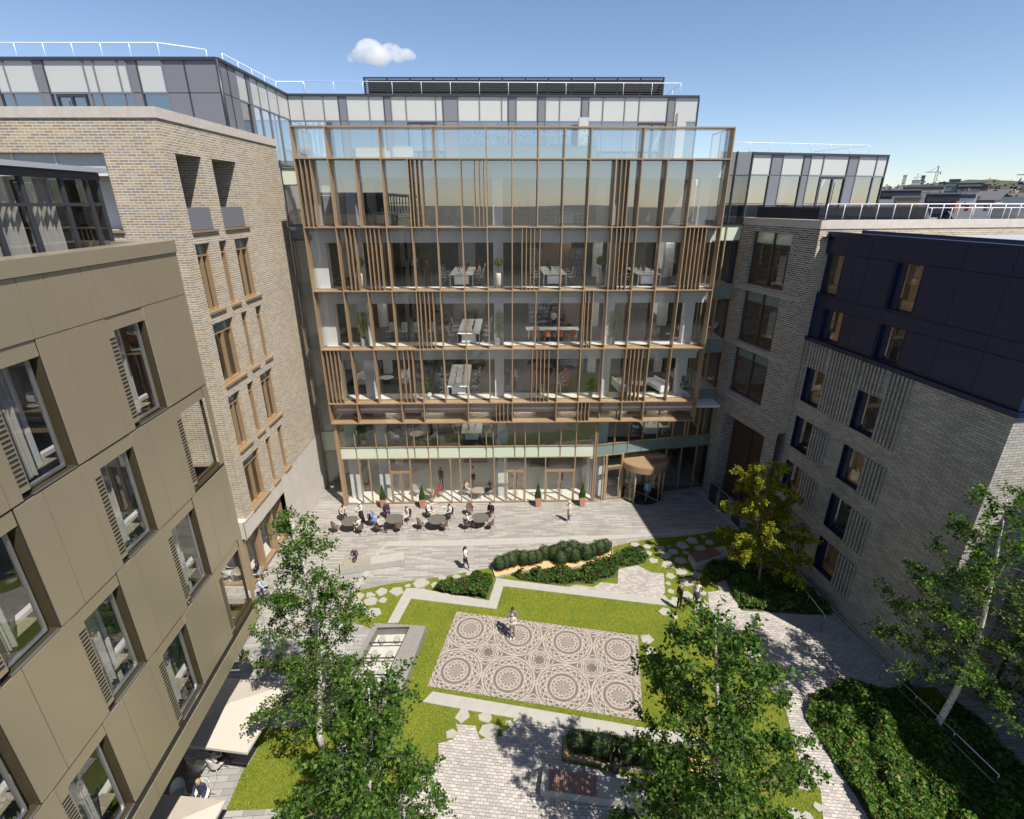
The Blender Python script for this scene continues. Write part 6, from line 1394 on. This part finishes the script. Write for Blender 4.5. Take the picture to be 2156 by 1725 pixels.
    if hair:
        mb = MB(); c = hd+Vector((0, -.018, .012)); rows = 7
        pr = []
        for i in range(rows+1):
            a = math.pi*.62*i/rows; pr.append((.098*math.sin(a)+.001, .112*math.cos(a)))
        k0 = len(mb.v); n = 14
        for r_, z in pr:
            for j in range(n):
                q = 2*math.pi*j/n; yy = math.sin(q); low = z if yy < .25 or z > .035 else .035+(z-.035)*.15
                mb.v.append(tuple(c+Vector((r_*math.cos(q)*.93, r_*yy*1.06, low))))
        for i in range(rows):
            for j in range(n): mb.f.append([k0+i*n+j, k0+(i+1)*n+j, k0+(i+1)*n+(j+1) % n, k0+i*n+(j+1) % n]); mb.m.append(0); mb.sm.append(True)
        if long_hair: mb.tube([hd+Vector((0, -.07, .03)), hd+Vector((0, -.11, -.10)), hd+Vector((0, -.13, -.24)), hd+Vector((0, -.12, -.32))], [.07, .085, .07, .03], 10, raw=True)
        mb.build('hair', hair, t)
    if hat: mb = MB(); c = hd+Vector((0, -.01, .0)); mb.lathe([(.105, .03), (.107, .07), (.09, .12), (.05, .155), (.001, .165)], tuple(c), 14); mb.build('hat', hat, t)
    if skirt:
        mb = MB()
        if sit: mb.tube([(0, 0, hipz+.03), (0, .2, seat+.08), (0, .42, seat+.08)], [.15, .165, .15], 14, raw=True)
        else:
            L = .42 if skirt != 'long' else .85; mb.lathe([(.135, .12), (.165, -.02), (.17, -.15), (.165 if skirt != 'long' else .25, -L), (.15, -L)], (0, 0, hipz), 18)
        mb.build('skirt', bottom, t)
    if coat:
        mb = MB(); mb.lathe([(.115, .50), (.185, .42), (.185, .25), (.165, .1), (.185, -.1), (.215, -.38), (.2, -.38)], (0, -.02, hipz), 18)
        for v_i in range(len(mb.v)): x, y, z = mb.v[v_i]; mb.v[v_i] = (x, (y+.02)*.72-.02, z)
        mb.build('coat', coat, t)
    if bag:
        s1 = Vector(J['shl']); mb = MB(); mb.tube([s1+Vector((.04, -.1, .05)), s1+Vector((.05, .06, .07)), Vector((.02, .14, hipz+.25)), Vector((.17, .10, hipz-.02)), Vector((.17, -.08, hipz+.0)), Vector((.02, -.14, hipz+.25)), s1+Vector((.04, -.1, .05))], .014, 5, raw=True); mb.box(.15, .24, -.12, .12, hipz-.22, hipz+.02); mb.build('shoulder_bag', bag, t)
    return t, J
def fc(deg): return math.radians(deg)-math.pi/2     # world heading of the face, degrees from +x
def ppl(f, x, y, z, deg, pose, label, **k): return person(tuple(g(*f(x, y), z)), fc(deg), pose, label, **k)
def seated(i, label, dd=0., **k):
    p, rz = cpos[i]; fwd = Vector((-math.sin(rz), math.cos(rz), 0)); return person((p.x+fwd.x*.03, p.y+fwd.y*.03, 0), rz+dd, 'sit', label, **k)
seated(1, 'person with dark hair and a beige top seated at the leftmost plaza table', top='cloth_beige', skin='skin_dark', hair='hair_dark', larm='lap', rarm='lap', lean=.06)
seated(2, 'blond person in a white top seated at the leftmost table, back to us', top='cloth_white', hair='hair_blond', bottom='cloth_pink', rarm='table', larm='table', bare=False)
ppl(A, 447, 775, 0, 235, 'stand', 'waitress in a white shirt and long black apron beside the leftmost table', top='cloth_white', bottom='cloth_black', skirt='long', hair='hair_blond', hat='cloth_white', larm='table', rarm='table')
seated(3, 'bald person in a blue suit seated at the second table', top='cloth_blue', bottom='cloth_blue', hair='hair_blond', larm='table', rarm='camera', lean=.05)
seated(4, 'person in a grey top seated with a blue tablet, back to us', dd=-.5, top='cloth_beige', bottom='cloth_black', hair='hair_dark', larm='table', rarm='lap', lean=.08)
seated(5, 'blond person in a dark purple dress seated behind the second table', top='cloth_purple', bottom='cloth_purple', hair='hair_blond', long_hair=True, larm='lap', rarm='lap', skirt='s')
seated(6, 'person in a cream outfit seated right of the second table', top='cloth_cream', bottom='cloth_cream', hair='hair_brown', larm='lap', rarm='lap', lean=.05)
seated(8, 'person in a white sweater and tan trousers pointing right at the third table', dd=.5, top='cloth_white', bottom='cloth_beige', hair='hair_blond', larm='point', rarm='lap', h=1.82)
seated(9, 'person in a white shirt and black trousers seated right of the third table', top='cloth_white', bottom='cloth_black', hair='hair_dark', larm='table', rarm='point')
seated(13, 'man in a black suit seated behind the rightmost plaza table', top='cloth_black', bottom='cloth_black', hair='hair_brown', larm='table', rarm='lap')
seated(14, 'blond person in a white shirt and black skirt seated at the rightmost table', top='cloth_white', bottom='cloth_black', hair='hair_blond', skirt='s', larm='table', rarm='table')
person(tuple(g(*A(398, 1112), 0)), fc(278), 'sitx', 'blond woman in a dark suit sitting on the pale timber slats of the bench', top='cloth_purple', bottom='cloth_purple', hair='hair_blond', larm='fold', rarm='fold', shoe='skin', lean=.05)
ppl(A, 1290, 1150, 0, -8, 'walk', 'dark haired woman in a pink coat and white shoes walking across the plaza', top='cloth_pink', coat='cloth_pink', bottom='cloth_black', hair='hair_dark', long_hair=True, shoe='cloth_white', rarm='lap', larm='back', bag='cloth_black')
ppl(B, 393, 768, 0, 195, 'stand', 'person in a cream padded coat and hat photographing on the open plaza', top='cloth_cream', coat='cloth_cream', bottom='denim', hair=None, hat='cloth_cream', shoe='cloth_white', larm='camera', rarm='camera')
ppl(B, 1020, 605, 0, 265, 'walk', 'man in a pale blue shirt with a shoulder bag leaving the revolving door', top='cloth_pale_blue', bottom='cloth_grey', hair='hair_dark', bag='cloth_black', h=1.8)
ppl(Dd, 632, 352, .04, 268, 'stand', 'taller bearded man in a grey jacket hugging from behind on the patterned paving', top='cloth_grey', bottom='cloth_beige', hair='hair_dark', larm='hug', rarm='hug', shoe='shoe_red', h=1.88)
ppl(Dd, 628, 382, .04, 266, 'stand', 'fair haired person in a cream top being hugged on the patterned paving', top='cloth_cream', bottom='cloth_grey', hair='hair_blond', larm='fold', rarm='fold', shoe='cloth_white', h=1.72)
ppl(B, 1278, 1478, .04, 20, 'stand', 'bald man in a long black suit standing on the stepping stones', top='cloth_black', bottom='cloth_black', hair=None, larm='down', rarm='down', h=1.82)
ppl(B, 1412, 1445, .04, 255, 'walk', 'woman in a white blouse and dark skirt walking on the stepping stones', top='cloth_white', bottom='cloth_navy', skirt='s', hair='hair_brown', larm='back', rarm='back')
person(tuple(g(*Dd(1365, 1380), .0)+Vector((0, -.25, 0))), fc(75), 'sit', 'photographer in black sitting on the dark slatted bench, camera raised', top='cloth_black', bottom='cloth_navy', hair='hair_dark', larm='up', rarm='up', seat=.47)
f3 = Vector((cm.x, cm.y, 0)); person(tuple(f3), math.radians(-25), 'sit', 'man in a beige sweater and red shoes seated under the large parasol', top='cloth_beige', bottom='cloth_black', hair='hair_dark', larm='table', rarm='camera', shoe='shoe_red')
person((pw.x, pw.y, 0), math.radians(185), 'sit', 'blond woman in a navy top seated between the two parasols', top='cloth_navy', bottom='cloth_navy', hair='hair_blond', larm='lap', rarm='table')
# indoors, ground floor
ppl(A, 1090, 488, .02, 75, 'stand', 'man in a black suit standing behind the glass above the woman in red', top='cloth_black', bottom='cloth_black', hair='hair_dark', h=1.85)
p = at(A, 1080, 566, .02); person(tuple(p), look(p, w1), 'sit', 'woman in a red dress seated behind the glass', top='cloth_red', bottom='cloth_red', skirt='s', hair='hair_brown', larm='table', rarm='lap')
p = at(A, 1295, 552, .02); person(tuple(p), look(p, w2), 'sit', 'red haired woman in cream seated behind the glass', top='cloth_cream', bottom='cloth_cream', skirt='s', hair='hair_red', long_hair=True, larm='table', rarm='table')
p = at(A, 1484, 550, .02); person(tuple(p), look(p, w2), 'sit', 'red haired woman in black seated behind the glass', top='cloth_black', bottom='cloth_black', skirt='s', hair='hair_red', long_hair=True, larm='table', rarm='table')
ppl(A, 1348, 470, .02, 110, 'walk', 'woman in a white top and black skirt walking inside behind the seated women', top='cloth_white', bottom='cloth_black', skirt='s', hair='hair_dark')
ppl(A, 1692, 492, .02, 200, 'stand', 'man in dark clothes inside the middle glass doors', top='cloth_grey', bottom='cloth_black', hair='hair_dark', larm='table')
ppl(A, 2050, 510, .02, 280, 'walk', 'woman in grey coming out through the right glass doors', top='cloth_grey', bottom='cloth_navy', hair='hair_red', larm='back', rarm='back')
for f, x, y, z, deg, pose, lab, kw in (
    (r5, 1035, 1492, 4.62, -20, 'sit', 'man in a dark suit lounging left of the coffee table on the first floor', dict(top='cloth_black', hair='hair_brown')),
    (r5, 1295, 1478, 4.62, 190, 'sit', 'man in a dark suit seated right of the coffee table on the first floor', dict(top='cloth_black', hair='hair_brown')),
    (r5, 1940, 1060, 8.58, 60, 'stand', 'woman in a short navy dress talking on the fourth office floor', dict(top='cloth_navy', bottom='cloth_navy', skirt='s', hair='hair_red')),
    (r5, 2003, 1050, 8.58, 200, 'stand', 'man in a white shirt and dark trousers talking on the fourth office floor', dict(hair='hair_dark', h=1.82)),
    (r5, 1690, 1050, 8.58, 170, 'sit', 'orange haired person in black right of the long desk, fourth office floor', dict(top='cloth_black', hair='hair_red', larm='table')),
    (r5, 1385, 1070, 8.58, 10, 'sit', 'dark haired person in white left of the long desk, fourth office floor', dict(top='cloth_white', hair='hair_dark', larm='table')),
    (r6, 250, 640, 12.52, 90, 'sit', 'person in a white shirt seen from behind at the glass meeting table', dict(top='cloth_white', hair='hair_dark', larm='table', rarm='table')),
    (r6, 398, 560, 12.52, 260, 'stand', 'woman in a white top standing behind the glass meeting table', dict(top='cloth_white', hair='hair_brown', larm='fold', rarm='fold')),
    (r5, 1262, 172, 16.47, 300, 'stand', 'man in a black suit and white shirt facing the glass on the second office floor', dict(top='cloth_black', hair='hair_brown', h=1.84)),
    (r5, 1700, 130, 16.47, 170, 'sit', 'person in pale grey at the left bench desk on the second office floor', dict(top='cloth_pink', bottom='cloth_pink', hair='hair_dark', larm='table')),
    (r3f, 85, 1338, 20.42, 20, 'stand', 'woman in a beige jacket and dark trousers on the top office floor', dict(top='cloth_beige', bottom='cloth_navy', hair='hair_red', long_hair=True)),
    (r3f, 142, 1335, 20.42, 215, 'stand', 'woman in a white blouse and black skirt on the top office floor', dict(top='cloth_white', skirt='s', hair='hair_dark', larm='camera'))):
    ppl(f, x, y, z, deg, pose, lab, **kw)
person((w3.x-.95, w3.y-.1, .3), -math.pi/2, 'sit', 'woman in white at the wood table in the glass brick corner', top='cloth_white', bottom='cloth_white', skirt='s', hair='hair_blond', larm='table')
person((w3.x+.95, w3.y+.1, .3), math.pi/2, 'sit', 'person in black at the wood table in the glass brick corner', top='cloth_black', hair='hair_dark', larm='table')
# cyclist's bicycle and rider behind the tall birch
bp = g(*Cc(640, 95), 0); bt = thing('bicycle', 'black bicycle with a rider standing beside it behind the tall birch', 'bicycle', tuple(bp)); bt.rotation_euler = (0, 0, math.radians(12))
for x in (-.52, .52):
    mb = MB(); mb.tube([(x+.33*math.cos(a), 0, .34+.33*math.sin(a)) for a in np.linspace(0, 6.28, 25)], .016, 6, cap=False); wl = mb.build('wheel', 'black_metal', bt)
    mb = MB()
    for i in range(8): a = i*math.pi/4; mb.tube([(x, 0, .34), (x+.32*math.cos(a), 0, .34+.32*math.sin(a))], .003, 3)
    mb.build('spokes', 'steel', wl)
mb = MB()
for a, b in (((-.52, 0, .34), (-.1, 0, .3)), ((-.52, 0, .34), (-.2, 0, .85)), ((-.1, 0, .3), (-.22, 0, .9)), ((-.1, 0, .3), (.36, 0, .8)), ((-.2, 0, .82), (.35, 0, .88)), ((.52, 0, .34), (.34, 0, .98))): mb.tube([a, b], .016, 6)
mb.build('frame', 'black_metal', bt); mb = MB(); mb.tube([(.3, -.25, 1.0), (.36, 0, 1.0), (.3, .25, 1.0)], .013, 6); mb.build('handlebar', 'steel', bt); mb = MB(); mb.box(-.34, -.1, -.06, .06, .9, .95); mb.build('saddle', 'black_metal', bt)
ppl(Cc, 575, 110, 0, 20, 'stand', 'person in a pale blue shirt holding the bicycle behind the tall birch', top='cloth_pale_blue', bottom='cloth_navy', hair='hair_blond', larm='table', rarm='table')
# handheld things
def held(name, lab, p, size, m, cat): mb = MB(); mb.box(-size[0]/2, size[0]/2, -size[1]/2, size[1]/2, -size[2]/2, size[2]/2); o = mb.build(name, m, label=lab, cat=cat); o.location = p; return o
q, rz = cpos[4]; o = held('tablet', 'blue tablet held by the person in the grey top', (q.x+.28, q.y+.28, .78), (.26, .02, .2), 'cloth_blue', 'tablet'); o.rotation_euler = (.7, 0, -.6)
q = g(*A(447, 775), 0); o = held('menu', 'cream menu board held by the waitress', (q.x-.22, q.y-.28, 1.12), (.28, .03, .36), 'cloth_cream', 'menu'); o.rotation_euler = (.5, 0, -.6)
# ---------------------------------------------------------------- city beyond the right hand roofs
cr_ = random.Random(17)
ZG = ((0, -1.2), (75, -1.2), (130, 5), (300, 9.5), (600, 17), (900, 26), (1500, 44), (2600, 66), (5000, 120))
def zg(d): return float(np.interp(d, [a for a, _ in ZG], [b for _, b in ZG]))
def far_pos(px, dist):
    r = ray(px, 430); k = dist/math.hypot(r[0], r[1]); return r[0]*k, r[1]*k
def house(i, px, dist, wd, dp, ht, m, roof, mr, label, group):
    x, y = far_pos(px, dist); rz = cr_.uniform(-.5, .5); z = zg(dist)-1
    t = thing('city_house' if ht < 12.5 else 'city_block', label, 'house' if ht < 12.5 else 'city block', (x, y, z), group); t.rotation_euler = (0, 0, rz); mb = MB()
    mb.box(-wd/2, wd/2, -dp/2, dp/2, 0, ht); mb.build('walls', m, t)
    mb = MB()
    if roof == 'gable':
        e = .5; h2 = min(wd, dp)*.38
        mb.face([(-wd/2-e, -dp/2-e, ht), (wd/2+e, -dp/2-e, ht), (wd/2+e, 0, ht+h2), (-wd/2-e, 0, ht+h2)]); mb.face([(wd/2+e, dp/2+e, ht), (-wd/2-e, dp/2+e, ht), (-wd/2-e, 0, ht+h2), (wd/2+e, 0, ht+h2)])
        mb.face([(-wd/2, -dp/2, ht), (-wd/2, 0, ht+h2), (-wd/2, dp/2, ht)]); mb.face([(wd/2, -dp/2, ht), (wd/2, dp/2, ht), (wd/2, 0, ht+h2)])
        mb.build('roof', mr, t)
        mb = MB()
        mb.box(-wd/2+.5, -wd/2+1.5, -.6, .6, ht+h2*.6, ht+h2+1.6); mb.build('chimney', 'far_brick', t)
    else:
        mb.box(-wd/2-.2, wd/2+.2, -dp/2-.2, dp/2+.2, ht, ht+.6); mb.build('roof', mr, t)
    nfl = int(ht/3.4); mb = MB()
    for fl_ in range(nfl):
        n = int(wd/3.2)
        for j in range(n): x_ = -wd/2+(j+.5)*wd/n; mb.box(x_-.6, x_+.6, -dp/2-.06, -dp/2-.01, 1.2+fl_*3.4, 2.9+fl_*3.4)
    mb.build('windows', 'far_slate', t, kind='stuff')
i = 0
walls = ['far_brick', 'far_cream', 'far_white', 'far_tan', 'far_grey', 'far_cream', 'far_brick']
for ring, (d0, d1, n, h0, h1) in enumerate(((100, 140, 12, 7, 10), (150, 230, 26, 8, 11), (240, 360, 40, 8, 11), (370, 560, 60, 8, 12), (580, 900, 70, 8, 13), (900, 1300, 70, 8, 14))):
    for j in range(n):
        px = 1600+(j+cr_.random())*(2500-1600)/n; dist = cr_.uniform(d0, d1); h_ = cr_.uniform(h0, h1)
        nice = cr_.choice(['slate roofed', 'flat roofed']); m = cr_.choice(walls)
        cn = {'far_brick': 'red brick', 'far_cream': 'cream', 'far_white': 'white', 'far_tan': 'tan', 'far_grey': 'grey'}[m]
        house(i, px, dist, cr_.uniform(9, 20)*(1+ring*.08), cr_.uniform(9, 13), h_, m, 'gable' if nice[0] == 's' else 'flat', 'far_slate' if nice[0] == 's' or cr_.random() < .4 else 'far_grey', '%s %s %s in the distant city' % (cn, nice, 'block' if h_ >= 12.5 else 'house'), 'houses of the distant city'); i += 1
# larger landmarks
def block(px, dist, wd, dp, ht, m, lab, band=None):
    x, y = far_pos(px, dist); t = thing('office_block', lab, 'office block', (x, y, -1.2)); t.rotation_euler = (0, 0, -math.atan2(x, y)); mb = MB(); mb.box(-wd/2, wd/2, -dp/2, dp/2, 0, ht); mb.build('walls', m, t)
    mb = MB(); mb.box(-wd/2-.3, wd/2+.3, -dp/2-.3, dp/2+.3, ht, ht+1); mb.build('roof', 'far_slate', t); mb = MB(); k = int(ht/4)
    for i in range(k): mb.box(-wd/2+1, wd/2-1, -dp/2-.12, -dp/2-.02, 1.5+i*4, 3.4+i*4)
    mb.build('window_bands', band or 'far_slate', t)
def lm(px0, px1, ytop, dist, m, lab, band=None):
    wd = (px1-px0)/1090.*dist*.82; zt = H+(427-ytop)/1173.*dist; x, y = far_pos((px0+px1)/2, dist); z = zg(dist)-2
    t = thing('office_block', lab, 'office block', (x, y, z)); t.rotation_euler = (0, 0, -math.atan2(x, y)); ht = zt-z; dp = wd*.6+4; mb = MB(); mb.box(-wd/2, wd/2, -dp/2, dp/2, 0, ht); mb.build('walls', m, t)
    mb = MB(); mb.box(-wd/2-.2, wd/2+.2, -dp/2-.2, dp/2+.2, ht, ht+.5); mb.build('roof', 'far_grey', t); mb = MB(); k = max(1, int(ht/4))
    for i in range(k): mb.box(-wd/2+.6, wd/2-.6, -dp/2-.12, -dp/2-.02, ht-2.6-i*4, ht-1-i*4)
    mb.build('window_bands', band or 'far_slate', t)
lm(1903, 1967, 401, 560, 'far_cream', 'long cream office block with window bands left of the cranes'); lm(1968, 1984, 396, 640, 'far_slate', 'dark end of the office blocks on the skyline', 'far_grey'); lm(1984, 2012, 397, 640, 'far_green', 'glassy green office block on the skyline', 'far_grey'); lm(2013, 2048, 398, 640, 'far_slate', 'wide dark office block on the skyline', 'far_grey'); lm(2049, 2066, 400, 640, 'far_brick', 'dark red office block at the right end of the skyline group')
lm(1988, 2005, 392, 700, 'far_brick', 'red rooftop box above the skyline office blocks'); lm(1858, 1922, 408, 330, 'far_slate', 'wide dark grey flat roofed shed in the middle distance', 'far_slate'); lm(1955, 2006, 414, 260, 'far_slate', 'dark long roofed hall in the middle distance', 'far_slate'); lm(1887, 1928, 419, 200, 'far_tan', 'plain tan brick block in the nearer distance', 'far_tan'); lm(2016, 2046, 411, 330, 'far_white', 'white painted house row in the middle distance'); lm(2107, 2175, 437, 74, 'far_cream', 'cream rendered building just beyond the white handrail', 'far_cream'); lm(2118, 2143, 426, 80, 'far_white', 'white capped chimney stack just beyond the white handrail', 'far_white')
lm(1888, 1894, 384, 1000, 'far_white', 'slim white tower far away left of the cranes', 'far_cream'); lm(1926, 1932, 385, 1000, 'far_grey', 'slim grey tower far away'); lm(1910, 1924, 392, 1000, 'far_white', 'pale low tower far away between the slim towers', 'far_cream')
def crane(px, dist, ytop, jpx, lab, m='far_tan', tilt=0.):
    x, y = far_pos(px, dist); z0 = zg(dist)-2; ht = H+(427-ytop)/1173.*dist-z0; jib = jpx/1090*dist
    t = thing('tower_crane', lab, 'crane', (x, y, z0), 'tower cranes'); t.rotation_euler = (0, 0, -math.atan2(x, y)); mb = MB(); s = .8
    for a in (-s, s):
        for b in (-s, s): mb.beam((a, b, 0), (a, b, ht), .4, .4)
    k = int(ht/3)
    for i in range(k): mb.beam((-s, -s, i*3), (s, -s, i*3+3), .25, .25)
    mb.build('mast', m, t); mb = MB()
    for a in (-.7, .7): mb.beam((-jib*.35, a, ht), (jib, a, ht+abs(jib)*tilt), .45, .45)
    mb.build('jib', m, t); mb = MB(); mb.beam((0, 0, ht), (0, 0, ht+5), .8, .8); mb.beam((0, 0, ht+5), (jib*.8, 0, ht+abs(jib)*tilt*.8), .25, .25); mb.build('apex', m, t); mb = MB(); mb.box(-jib*.35, -jib*.26, -1, 1, ht-2, ht); mb.build('counterweight', 'far_grey', t)
crane(1955, 620, 380, -14, 'grey tower crane with its jib to the left on the skyline', 'far_grey', .03); crane(1916, 1000, 387, 10, 'faint cream tower crane far off on the skyline', 'far_cream'); crane(2172, 520, 388, -26, 'orange tower crane cut by the right edge of the skyline', 'far_tan', .04)
# rising ground under the city
mb = MB(); cols = list(np.linspace(1350, 3200, 15)); rws = [70, 130, 220, 300, 450, 600, 900, 1500, 2600, 4900]
for a, b in zip(cols, cols[1:]):
    for d0, d1 in zip(rws, rws[1:]): mb.face([(*far_pos(a, d0), zg(d0)-.8), (*far_pos(b, d0), zg(d0)-.8), (*far_pos(b, d1), zg(d1)-.8), (*far_pos(a, d1), zg(d1)-.8)], sm=True)
mb.build('terrain', 'far_ground', kind='structure')
# low hills and woods on the horizon
def hills(name, dist, h, m, seed, px0, px1, kind='structure'):
    r_ = random.Random(seed); ph = [r_.uniform(0, 6) for _ in range(4)]; mb = MB(); n = 120; V = []
    for i in range(n+1):
        px = px0+(px1-px0)*i/n; x, y = far_pos(px, dist); u = i/n*12; z = h*(.8+.1*math.sin(u+ph[0])+.08*math.sin(u*2.3+ph[1])+.03*math.sin(u*6+ph[2])+.02*math.sin(u*15+ph[3])); V.append((x, y, z))
    for a, b in zip(V, V[1:]):
        mb.face([(a[0]*.86, a[1]*.86, -1.3), (b[0]*.86, b[1]*.86, -1.3), b, a], sm=True); b2 = (b[0]*1.2, b[1]*1.2, -1.3); a2 = (a[0]*1.2, a[1]*1.2, -1.3); mb.face([a, b, b2, a2], sm=True)
    mb.build(name, m, kind=kind)
hills('hills', 4600, 175, 'far_wood', 3, 1350, 3000); hills('hills', 2300, 88, 'far_wood', 9, 1350, 3000)
rg = np.random.default_rng(77); P = []
for i in range(420):
    px = rg.uniform(1650, 2450); d = rg.uniform(120, 1500)**1.; x, y = far_pos(px, d); s = 3+d*.004; c = np.array([x, y, zg(d)+2+rg.uniform(0, 4)]); P.append(c+rg.normal(size=(26, 3))*np.array([s, s, s*.7]))
P = np.concatenate(P); V, Q = leaves(P, 4.2, rg, droop=0); tag(cloud_mesh('distant_trees', V, Q, 'far_wood'), 'scattered dark tree crowns among the roofs of the distant city', 'trees', kind='stuff')
# ---------------------------------------------------------------- the small cloud
m = bpy.data.materials.new('cloud'); m.use_nodes = True; M['cloud'] = m; nt = m.node_tree; nt.nodes.remove(nt.nodes['Principled BSDF'])
out = nt.nodes['Material Output']; pv_ = nt.nodes.new('ShaderNodeVolumePrincipled'); pv_.inputs['Color'].default_value = (1, 1, 1, 1); pv_.inputs['Anisotropy'].default_value = .3
X.nt = nt; tc = nt.nodes.new('ShaderNodeTexCoord'); nn = noise(nt, .012, 6, .65, vec=tc.outputs['Object'])
nt.links.new((X.op('MAXIMUM', X(nn)-.36, 0.)*.10).k, pv_.inputs['Density']); nt.links.new(pv_.outputs[0], out.inputs['Volume'])
r0 = Vector(ray(790, 108)); Cn = Vector((0, 0, H))+r0*2600
mb = MB(); rt = Vector((1, 0, 0))
bm = bmesh.new()
for x, z, r in ((-70, -20, 42), (-25, 5, 62), (-5, -15, 60), (35, -15, 48), (75, 0, 46), (110, -25, 36), (145, -14, 34), (170, -22, 22), (-110, -32, 26), (20, -38, 44)):
    mt_ = Matrix.Translation(Cn+Vector((x*1.08, 0, z*.95)))@Matrix.Diagonal((1.15, 1.1, .78, 1)); bmesh.ops.create_icosphere(bm, subdivisions=3, radius=r, matrix=mt_)
me = bpy.data.meshes.new('cloud'); bm.to_mesh(me); bm.free(); me.materials.append(m); o = bpy.data.objects.new('cloud', me); COL.objects.link(o)
rm = o.modifiers.new('r', 'REMESH'); rm.mode = 'VOXEL'; rm.voxel_size = 9
tag(o, 'single small white cloud in the blue sky', 'cloud', kind='stuff')
